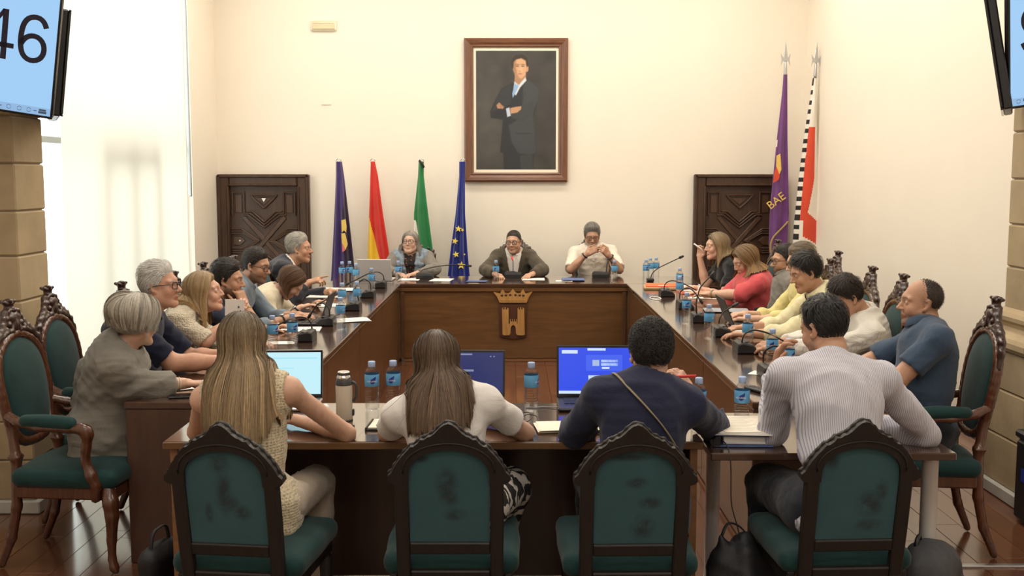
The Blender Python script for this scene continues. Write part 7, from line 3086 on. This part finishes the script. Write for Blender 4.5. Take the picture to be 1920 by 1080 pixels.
SK_FAIR = (0.62, 0.375, 0.265)
SK_MID = (0.50, 0.275, 0.175)
SK_TAN = (0.40, 0.205, 0.12)
JEANS = dict(name='trousers', torso=False, legs=True, mat=c_jeans, off=0.012)
DARK = dict(name='trousers', torso=False, legs=True, mat=c_dark_tr, off=0.012, res=0.018)
BROWN_H, BLACK_H = (0.030, 0.019, 0.013), (0.012, 0.010, 0.009)

H_MAN = dict(style='short', color=BLACK_H, th=0.014, len=0.030, n=1300, r=0.0013, lift=0.10, mess=0.12, top=0.5, side=0.5, ramp=0.05, tv=(0.7, 1.5))


def hm(**k):
    d = dict(H_MAN)
    d.update(k)
    return d


# ---- front row, seen from behind
P1 = person(dict(label='person with long dark-blonde hair in a sleeveless cream crochet top, seen from behind', fem=True, near=True, face=False, seat=(-0.965, 3.95), yaw=-2, head=on_y(455, 648, 4.04), look=(4, 14, 0),
    S=1.0, g=0.92, skin=SK_FAIR, el={'R': (-0.655, 4.18, 0.805), 'L': (-1.262, 4.20, 0.808)}, wr={'R': (-0.90, 4.38, 0.815), 'L': (-1.12, 4.42, 0.815)}, sw=0.33,
    wear=[dict(name='crochet_top', mat=c_cream_knit, off=0.010, armhole=0.045, hem=0.10, fold=0.004, res=0.009), dict(name='trousers', torso=False, legs=True, mat=c_cream_tr, off=0.01)],
    hair=dict(style='long', color=(0.34, 0.24, 0.135), th=0.013, face_az=84, gather=0.088, spread=0.75, len=0.50, n=500, r=0.0013, cols=420, grav=0.5, vol=0.020, root=0.30, tv=(0.55, 1.35), streak=(1.8, 1.8, 1.75), mess=0.10, cap_tint=0.42, lift=0.35), ears=False))
P2 = person(dict(label='person with long brown hair in a white short-sleeved top, seen from behind', fem=True, near=True, face=False, seat=(-0.215, 3.95), yaw=0, head=on_y(818, 682, 4.10), look=(8, 22, 0),
    S=1.0, g=0.95, skin=SK_FAIR, el={'R': (0.055, 4.20, 0.805), 'L': (-0.495, 4.19, 0.805)}, wr={'R': (-0.10, 4.42, 0.815), 'L': (-0.32, 4.43, 0.815)}, sw=0.34,
    wear=[dict(name='white_top', mat=c_white_tee, off=0.012, sleeve=0.66, flare=0.012, fold=0.004, res=0.009), dict(name='zebra_trousers', torso=False, legs=True, mat=c_zebra, off=0.030)], knee={'R': (0.205, 0.34, 0.545), 'L': (-0.16, 0.42, 0.55)}, ankx=0.25, foot=-0.10,
    hair=dict(style='long', color=(0.125, 0.078, 0.046), th=0.012, face_az=84, gather=0.088, spread=0.45, len=0.43, n=450, r=0.0013, cols=420, grav=0.5, vol=0.016, root=0.55, tv=(0.6, 1.35), streak=(1.5, 1.5, 1.5), mess=0.10, cap_tint=0.5, lift=0.35), ears=False))
P3 = person(dict(label='person with short dark curly hair and navy tunic holding a red pen, seen from behind', fem=True, near=True, face=False, seat=(0.475, 3.95), yaw=0, head=on_y(1220, 662, 4.05), look=(6, 6, 0),
    S=1.0, g=1.05, skin=SK_FAIR, el={'R': (0.835, 4.29, 0.81), 'L': (0.25, 4.17, 0.81)}, wr={'R': (0.735, 4.33, 0.955), 'L': (0.36, 4.42, 0.815)}, sw=0.335,
    hand={'R': dict(d=(-0.5, -0.25, 0.75), n=(0.6, -0.5, 0.4), curl=0.8)},
    wear=[dict(name='navy_tunic', mat=c_navy, off=0.016, sleeve=1.25, flare=0.018, slack=0.010, hem=0.10, fold=0.005, res=0.010), JEANS],
    wrist=[('R', 'bracelet', m_silver)],
    hair=hm(color=(0.014, 0.011, 0.009), th=0.015, side=0.8, ramp=0.03, len=0.030, n=4200, lift=0.5, mess=0.8, curl=0.014, puff=0.002, r=0.0011, ga=0.002, tv=(0.6, 1.7), lump=0.0035, flow=(0, -0.3, 0.2), backv=0.1)))
P4 = person(dict(label='person with black hair in a fine striped shirt leaning over the side table', near=True, face=True, eyes=False, seat=(1.235, 3.90), yaw=3, head=on_y(1545, 616, 4.25), look=(28, 18, 0),
    S=1.06, g=1.0, skin=SK_MID, el={'R': (1.665, 4.20, 0.80), 'L': (1.055, 4.22, 0.80)}, wr={'R': (1.44, 4.40, 0.80), 'L': (1.115, 4.44, 1.02)}, sw=0.365, shrug=0.01,
    hand={'L': dict(d=(0.15, -0.2, 1), n=(-0.9, 0.5, 0.1), curl=0.6)},
    wear=[dict(name='striped_shirt', mat=c_stripe, off=0.014, sleeve=1.88, slack=0.006, flare=0.004, hem=0.04, fold=0.007, res=0.010, collar=c_stripe), dict(JEANS, off=0.026)],
    beard=((0.05, 0.035, 0.03), 0.4),
    hair=hm(len=0.045, th=0.014, n=1100, lift=0.10, flow=(0.1, 0.5, 0.1), r=0.0015, tv=(0.5, 1.6))))
# strap of a shoulder bag and the red pen
st = drape(P3, [(0.385, 3.98, 1.09), (0.45, 3.90, 1.03), (0.55, 3.86, 0.92), (0.62, 3.88, 0.80)], P3['gf'][0], 0.003)
mk('bag_strap', MB().tube(st, 0.0065, 6, flat=0.5), plain('olive_strap', (0.27, 0.22, 0.14), 0.7), P3['root'])
tag(mk('red_pen', MB().tube([(0.63, 4.25, 1.022), (0.68, 4.24, 1.026), (0.745, 4.23, 1.03)], [0.004, 0.006, 0.006], 8), m_red), 'red pen held at the chin of the navy-clad person', 'pen')

# ---- window side, facing +X
L1 = person(dict(label='person with short silver-blonde bob in taupe grey dress, fist on papers', fem=True, near=True, face=True, eyes=False, seat=(-1.985, 5.15), yaw=-72, head=on_y(258, 603, 5.10), look=(38, 4, 8),
    S=1.0, g=1.16, belly=1.1, skin=SK_FAIR, wr={'R': (-1.585, 5.12, 0.825), 'L': (-2.14, 5.25, 0.64)}, el={'R': (-1.83, 4.98, 0.835), 'L': (-2.11, 5.30, 0.87)}, pole={'L': (-1, -1.0, 0)}, sw=0.37,
    hand={'R': dict(curl=1.25, d=(0.9, 0.3, -0.05)), 'L': dict(d=(0, 0.2, -1), n=(-1, 0, 0))},
    wear=[dict(name='grey_dress', mat=c_greydress, off=0.022, sleeve=1.80, slack=0.012, flare=0.012, hem=0.13, fold=0.007, res=0.011), dict(name='skirt', torso=False, legs=True, skirt=True, mat=c_greydress, off=0.02)],
    wrist=[('R', 'beads', plain('cream_beads', (0.72, 0.60, 0.45), 0.4)), ('L', 'watch', m_silver)], earring=1,
    hair=dict(style='long', color=(0.40, 0.36, 0.295), th=0.022, len=0.115, n=700, r=0.0016, cols=320, grav=0.22, vol=0.016, root=0.9, tv=(0.6, 1.35), cap_tint=0.7, wave=0.04, top=0.3, backv=0.9, tuck=0.5, clump=3.0, face_az=72, ear_z=-0.2), ears=True))
L2 = person(dict(label='person with white hair, glasses and navy polo, forearm on the table', near=True, seat=(-2.12, 5.72), yaw=-90, head=on_y(300, 536, 5.78), look=(-4, -2, 0), S=1.05, g=1.2, belly=1.15, skin=(0.56, 0.30, 0.20), full=1.0,
    wr={'R': (-1.52, 5.72, 0.83), 'L': (-1.60, 5.98, 0.82)}, el={'R': (-1.80, 5.60, 0.84)}, sw=0.42, neckg=1.1,
    wear=[dict(name='navy_polo', mat=c_navy2, off=0.014, sleeve=0.85, flare=0.010, collar=c_navy2), DARK], glasses=(m_black, 0.050, 0.036), brow=(0.5, 0.46, 0.42),
    hair=hm(color=(0.62, 0.60, 0.56), th=0.020, len=0.04, n=1100, r=0.0015, tv=(0.7, 1.15), flow=(0, -0.8, 0.2), cap_tint=0.85, backv=0.2)))
L3 = person(dict(label='person with long blonde hair in cream knit holding up a white card', fem=True, near=True, seat=(-2.08, 6.36), yaw=-88, head=on_y(384, 549, 6.42), look=(2, -9, 0), S=0.98, g=1.0, skin=(0.60, 0.35, 0.25),
    wr={'R': (-1.655, 6.36, 0.985), 'L': (-1.58, 6.5, 0.81)}, el={'R': (-1.80, 6.22, 0.86)}, hand={'R': dict(d=(0.5, 0.1, 0.8), n=(0.3, -1, 0), curl=0.7)},
    wear=[dict(name='cream_jumper', mat=c_cream_knit2, off=0.016, sleeve=1.0, flare=0.01, scoop=0.8), DARK],
    hair=dict(style='long', color=(0.40, 0.27, 0.135), th=0.018, gather=0.10, len=0.31, n=260, r=0.0016, cols=260, grav=0.45, vol=0.026, root=0.6, tv=(0.6, 1.3), mess=0.10, cap_tint=0.5, lift=0.14, wave=0.09), ears=False))
card_p = on_y(440, 577, 6.27)
e = empty('card', tuple(card_p), label='small white card with a tiny dark mark held by the blonde woman', cat='card')
mk('card_stock', MB().box((0, 0, 0), (0.112, 0.0025, 0.098), R=rotm(0, 0.04, 0.12), r=0.0008), m_paper, e)
mk('printed_mark', MB().prism([(-0.004, -0.006), (0.003, -0.007), (0.006, 0.0), (0.002, 0.007), (-0.005, 0.005)], 0.0008, np.array([[1, 0, 0, 0.024], [0, 1, 0, -0.002], [0, 0, 1, 0.004], [0, 0, 0, 1]], float)), m_ink, e)
mk('printed_lines', MB().box((-0.012, -0.0018, -0.020), (0.045, 0.0008, 0.0025)).box((-0.018, -0.0018, -0.030), (0.03, 0.0008, 0.0025)), m_grey_paper, e)
L4 = person(dict(label='person with dark hair and stubble resting chin on hand beside the white card', seat=(-2.08, 7.0), yaw=-90, head=on_y(427, 525, 7.02), look=(2, 6, 0), S=1.03, g=1.08, skin=SK_MID, beard=((0.035, 0.022, 0.018), 0.75),
    wr={'R': (-1.755, 6.98, 0.985), 'L': (-1.60, 7.2, 0.81)}, el={'R': (-1.66, 6.93, 0.81)}, hand={'R': dict(d=(-0.35, 0.05, 0.9), n=(0.8, -0.5, 0.3), curl=0.9)},
    wear=[dict(name='navy_shirt', mat=cloth('slate_navy_cotton', (0.035, 0.045, 0.085), 0.9), off=0.014, sleeve=1.0, flare=0.008, collar=c_navy), DARK],
    wrist=[('R', 'bracelet', plain('yellow_green_band', (0.45, 0.50, 0.08), 0.5))],
    hair=hm(color=(0.016, 0.012, 0.010), th=0.020, len=0.04, lift=0.12, flow=(0, -0.5, 0.4), r=0.0015)))
L5 = person(dict(label='person with dark hair, glasses, beard and blue-grey shirt typing on laptop', seat=(-2.08, 7.66), yaw=-88, head=on_y(480, 498, 7.70), look=(-14, 14, 0), eyes=False, S=1.07, g=1.15, belly=1.0, skin=SK_MID, beard=((0.06, 0.038, 0.028), 0.6),
    wr={'R': (-1.60, 7.55, 0.82), 'L': (-1.56, 7.74, 0.82)}, sw=0.42,
    wear=[dict(name='blue_grey_shirt', mat=c_bluegrey, off=0.016, sleeve=1.5, slack=0.006, collar=c_bluegrey, fold=0.006), DARK], glasses=(m_black, 0.052, 0.036),
    wrist=[('R', 'watch', m_black)], hair=hm(color=(0.020, 0.014, 0.011), th=0.012, len=0.028, flow=(0, -0.5, 0.3))))
L6 = person(dict(label='person in beige cardigan bending low over papers, brown hair only showing', fem=True, face=False, seat=(-2.08, 8.38), yaw=-90, head=on_y(545, 531, 8.42), look=(10, 50, 0), S=1.0, g=1.0, skin=SK_FAIR,
    wr={'R': (-1.63, 8.18, 0.82), 'L': (-1.55, 8.5, 0.82)},
    wear=[dict(name='beige_cardigan', mat=c_beige, off=0.018, sleeve=1.6, slack=0.006, fold=0.006), DARK],
    wrist=[('R', 'watch', m_black)],
    hair=dict(style='long', color=(0.10, 0.05, 0.025), th=0.018, len=0.20, n=200, r=0.0018, cols=220, grav=0.4, vol=0.022, root=0.7, tv=(0.6, 1.4), mess=0.1, cap_tint=0.6), ears=False))
L7 = person(dict(label='person with wavy grey hair in dark navy suit pointing a finger', seat=(-2.08, 9.12), yaw=-86, head=on_y(561, 466, 9.2), look=(-6, 2, 0), S=1.08, g=1.08, skin=SK_MID,
    wr={'R': (-1.72, 9.0, 0.93), 'L': (-1.60, 9.35, 0.82)}, hand={'R': dict(d=(0.8, -0.1, 0.25), n=(0, -0.4, 1), curl=[0.08, 0.8, 0.95, 1.0])}, sw=0.41,
    wear=[dict(name='shirt', mat=c_shirt_w, off=0.007, collar=c_shirt_w, res=0.016), dict(name='suit_jacket', mat=c_darknavy_suit, off=0.020, sleeve=1.85, slack=0.004, open=(0.075, 0.36), lapel=c_darknavy_suit, neck=0.02), DARK],
    hair=hm(color=(0.42, 0.39, 0.34), th=0.017, len=0.05, n=1000, r=0.0015, tv=(0.55, 1.25), lift=0.14, flow=(0, -0.8, 0.1), lump=0.0035, backv=0.3, cap_tint=0.7)))

# ---- head table, facing the camera
C1 = person(dict(label='person with long grey hair, glasses and denim vest at the head table', fem=True, seat=(-1.07, 11.52), yaw=178, head=on_y(769, 455, 11.42), look=(-8, -8, 0), gaze=(-10, -10), S=0.97, g=1.22, skin=(0.58, 0.36, 0.265), full=1.2,
    el={'R': (-1.33, 11.24, 0.845), 'L': (-0.80, 11.24, 0.845)}, wr={'R': (-1.17, 11.03, 0.82), 'L': (-1.00, 11.0, 0.82)}, sw=0.36,
    wear=[dict(name='floral_blouse', mat=c_floral, off=0.006, res=0.014), dict(name='grey_sleeves', mat=c_greyknit, off=0.014, sleeve=1.8, open=(0.06, 0.5), slack=0.004), dict(name='denim_vest', mat=c_denim, off=0.022, armhole=0.06, open=(0.07, 0.55), neck=0.03), DARK],
    glasses=(m_black, 0.052, 0.038), brow=(0.2, 0.17, 0.15), wrist=[('R', 'watch', m_silver)],
    hair=dict(style='long', color=(0.24, 0.215, 0.19), th=0.010, gather=0.105, len=0.26, n=260, r=0.0016, cols=260, grav=0.4, vol=0.020, root=1.2, tv=(0.55, 1.4), mess=0.10, cap_tint=0.95, lift=0.15, wave=0.10, part=0.0), ears=False))
C2 = person(dict(label='person in olive suit and white shirt speaking into the red-tipped microphone', seat=(0.03, 11.52), yaw=180, head=on_y(963, 454, 11.40), look=(-14, 4, 0), gaze=(-6, 0), S=1.02, g=1.08, skin=(0.56, 0.33, 0.225), beard=((0.16, 0.10, 0.075), 0.35),
    wr={'R': (-0.16, 10.96, 0.82), 'L': (0.22, 10.98, 0.82)}, el={'R': (-0.27, 11.18, 0.845), 'L': (0.335, 11.18, 0.845)}, sw=0.36,
    hand={'R': dict(curl=0.8), 'L': dict(curl=0.5)},
    wear=[dict(name='white_shirt', mat=c_shirt_w, off=0.007, collar=c_shirt_w, placket=c_shirt_w, res=0.012), dict(name='olive_jacket', mat=c_olive, off=0.022, sleeve=1.88, slack=0.006, open=(0.085, 0.42), lapel=c_olive, neck=0.022, fold=0.005), DARK],
    glasses=(m_black, 0.050, 0.032), hair=hm(color=(0.035, 0.027, 0.021), th=0.008, len=0.014, mess=0.05, loose=0.012, lump=0.001, top=0.25, flow=(0, -0.8, -0.1), cap_tint=0.95)))
C3 = person(dict(label='person with grey hair and beard in short-sleeved white shirt at head table', seat=(0.90, 11.55), yaw=180, head=on_y(1110, 443, 11.45), look=(0, 14, 0), eyes=False, S=1.05, g=1.08, skin=(0.46, 0.26, 0.17), beard=((0.46, 0.42, 0.38), 0.75),
    wr={'R': (0.80, 11.22, 1.015), 'L': (1.03, 11.20, 1.00)}, el={'R': (0.63, 11.26, 0.84), 'L': (1.15, 11.26, 0.84)}, sw=0.385,
    hand={'R': dict(d=(0.75, -0.2, 0.45), n=(-0.2, -1, 0.4), curl=0.85), 'L': dict(d=(-0.5, -0.3, 0.5), n=(0.2, -1, 0.4), curl=0.8)},
    wear=[dict(name='white_shirt', mat=c_offwhite, off=0.014, sleeve=0.92, flare=0.014, collar=c_offwhite, placket=c_offwhite, fold=0.005), DARK],
    glasses=(m_black, 0.050, 0.036), wrist=[('R', 'watch', m_black), ('L', 'watch', m_black)],
    hair=hm(color=(0.20, 0.185, 0.17), th=0.022, len=0.045, n=1000, lift=0.14, front=0.9, flow=(0.1, -0.3, 0.5), tv=(0.5, 1.5), r=0.0015, cap_tint=0.8)))

# ---- right side, facing -X
R1 = person(dict(label='person with blonde hair in black top raising a white pen by the carved door', fem=True, seat=(2.10, 9.85), yaw=92, head=on_y(1343, 462, 9.8), look=(8, 2, 0), S=1.02, g=1.0, skin=SK_FAIR,
    wr={'R': (1.765, 9.95, 1.07), 'L': (1.66, 9.55, 0.83)}, el={'R': (1.82, 9.92, 0.82)}, hand={'R': dict(d=(0.12, -0.1, 1), n=(0.6, 0.8, 0), curl=0.7)},
    wear=[dict(name='black_top', mat=c_black, off=0.012, sleeve=0.75, flare=0.01), DARK], wrist=[('L', 'watch', m_white)],
    hair=dict(style='long', color=(0.36, 0.255, 0.135), th=0.015, gather=0.095, len=0.29, n=260, r=0.0016, cols=260, grav=0.5, vol=0.022, root=0.45, tv=(0.6, 1.3), mess=0.08, cap_tint=0.38), ears=False))
pp_ = on_y(1312, 466, 9.85)
tag(mk('white_pen', MB().tube([pp_ + np.array([-0.055, 0.0, 0.045]), pp_ + np.array([0.01, 0, 0.0]), pp_ + np.array([0.040, 0, -0.045])], 0.0065, 8), m_white), 'white pen held up by the blonde woman in black', 'pen')
R2 = person(dict(label='person with brown-blonde bob in coral red blouse writing on the right table', fem=True, seat=(2.10, 9.02), yaw=92, head=on_y(1396, 490, 8.98), look=(14, 24, 0), eyes=False, S=0.98, g=1.28, belly=1.1, skin=SK_FAIR,
    wr={'R': (1.62, 9.12, 0.83), 'L': (1.66, 8.92, 0.84)}, el={'L': (1.90, 8.80, 0.85)},
    wear=[dict(name='coral_blouse', mat=c_coral, off=0.022, sleeve=1.1, flare=0.02, slack=0.008), DARK], wrist=[('L', 'watch', m_gold)],
    hair=dict(style='long', color=(0.25, 0.145, 0.065), th=0.022, len=0.26, n=260, r=0.0016, cols=260, grav=0.38, vol=0.020, root=0.55, tv=(0.6, 1.4), mess=0.1, cap_tint=0.5, lift=0.7, streak=(1.5, 1.45, 1.2)), ears=False))
R3 = person(dict(label='person with brown beard and glasses half hidden behind the yellow shirt', seat=(2.16, 8.32), yaw=90, head=on_y(1472, 489, 8.35), look=(4, 6, 0), S=1.03, g=1.05, skin=SK_MID, beard=((0.05, 0.03, 0.02), 0.8),
    wr={'R': (1.93, 8.42, 0.68), 'L': (1.93, 8.24, 0.68)},
    wear=[dict(name='grey_shirt', mat=c_greyknit, off=0.014, sleeve=1.0, collar=c_greyknit), DARK], glasses=(m_black, 0.050, 0.036),
    hair=hm(color=(0.020, 0.014, 0.010), th=0.012, len=0.03)))
R4 = person(dict(label='person with grey-brown hair and glasses in pale yellow shirt', seat=(2.16, 7.64), yaw=90, head=on_y(1502, 492, 7.72), look=(2, 14, 0), S=1.04, g=1.05, skin=SK_FAIR,
    wr={'R': (1.72, 7.78, 0.82), 'L': (1.70, 7.5, 0.82)},
    wear=[dict(name='yellow_shirt', mat=c_yellow, off=0.018, sleeve=1.45, slack=0.008, collar=c_yellow, fold=0.007), DARK], glasses=(m_dark_grey, 0.050, 0.036), eyes=False,
    hair=hm(color=(0.16, 0.12, 0.08), th=0.022, len=0.06, n=900, r=0.0015, lift=0.10, tv=(0.5, 1.5), flow=(0, -0.2, -0.1))))
R5 = person(dict(label='person with black hair in cream-yellow shirt reaching a bare forearm forward', near=True, seat=(2.16, 6.98), yaw=90, head=on_y(1512, 512, 6.98), look=(2, 18, 0), eyes=False, S=1.06, g=1.05, skin=SK_MID,
    wr={'R': (1.58, 7.1, 0.82), 'L': (1.52, 6.78, 0.82)}, el={'L': (1.76, 6.72, 0.83)},
    wear=[dict(name='cream_shirt', mat=c_creamyel, off=0.018, sleeve=1.35, slack=0.008, collar=c_creamyel, fold=0.007), DARK],
    wrist=[('L', 'watch', m_silver)], brow=(0.02, 0.014, 0.012),
    hair=hm(len=0.05, th=0.022, n=1100, lift=0.18, flow=(0.2, 0.6, 0.0), r=0.0015)))
R6 = person(dict(label='person with dark brown hair in white striped shirt looking down at table', near=True, seat=(2.18, 6.40), yaw=84, head=on_y(1588, 558, 6.3), look=(12, 34, 0), eyes=False, S=1.06, g=1.12, skin=SK_MID,
    wr={'R': (1.62, 6.42, 0.82), 'L': (1.58, 6.2, 0.82)}, el={'L': (1.84, 6.08, 0.83)}, sw=0.42,
    wear=[dict(name='striped_shirt', mat=c_stripe2, off=0.020, sleeve=1.75, slack=0.010, collar=c_stripe2, fold=0.008), DARK],
    hair=hm(color=(0.022, 0.014, 0.010), len=0.045, th=0.020, n=1100, lift=0.18, flow=(0, 0.5, 0.1), r=0.0015)))
R7 = person(dict(label='person nearly bald with dark stubble in steel blue polo, arms on table', near=True, seat=(2.05, 5.22), yaw=84, head=on_y(1728, 568, 5.32), look=(-4, 0, 0), gaze=(0, 0), S=1.04, g=1.15, belly=1.0, skin=(0.52, 0.29, 0.185), beard=((0.08, 0.055, 0.045), 0.6),
    wr={'R': (1.56, 5.42, 0.83), 'L': (1.62, 5.22, 0.84)}, el={'L': (1.86, 5.08, 0.84), 'R': (1.80, 5.50, 0.83)}, sw=0.41, neckg=1.1,
    wear=[dict(name='blue_polo', mat=c_bluepolo, off=0.014, sleeve=0.66, flare=0.012, collar=c_bluepolo, fold=0.005), JEANS],
    hair=hm(color=(0.045, 0.032, 0.026), th=0.002, len=0.005, n=700, recede=0.043, ga=0.0005, lump=0.0004, side=1.0, top=0.1, ramp=0.03), shave=((0.30, 0.17, 0.12), 0.25), brow=(0.05, 0.032, 0.024)))
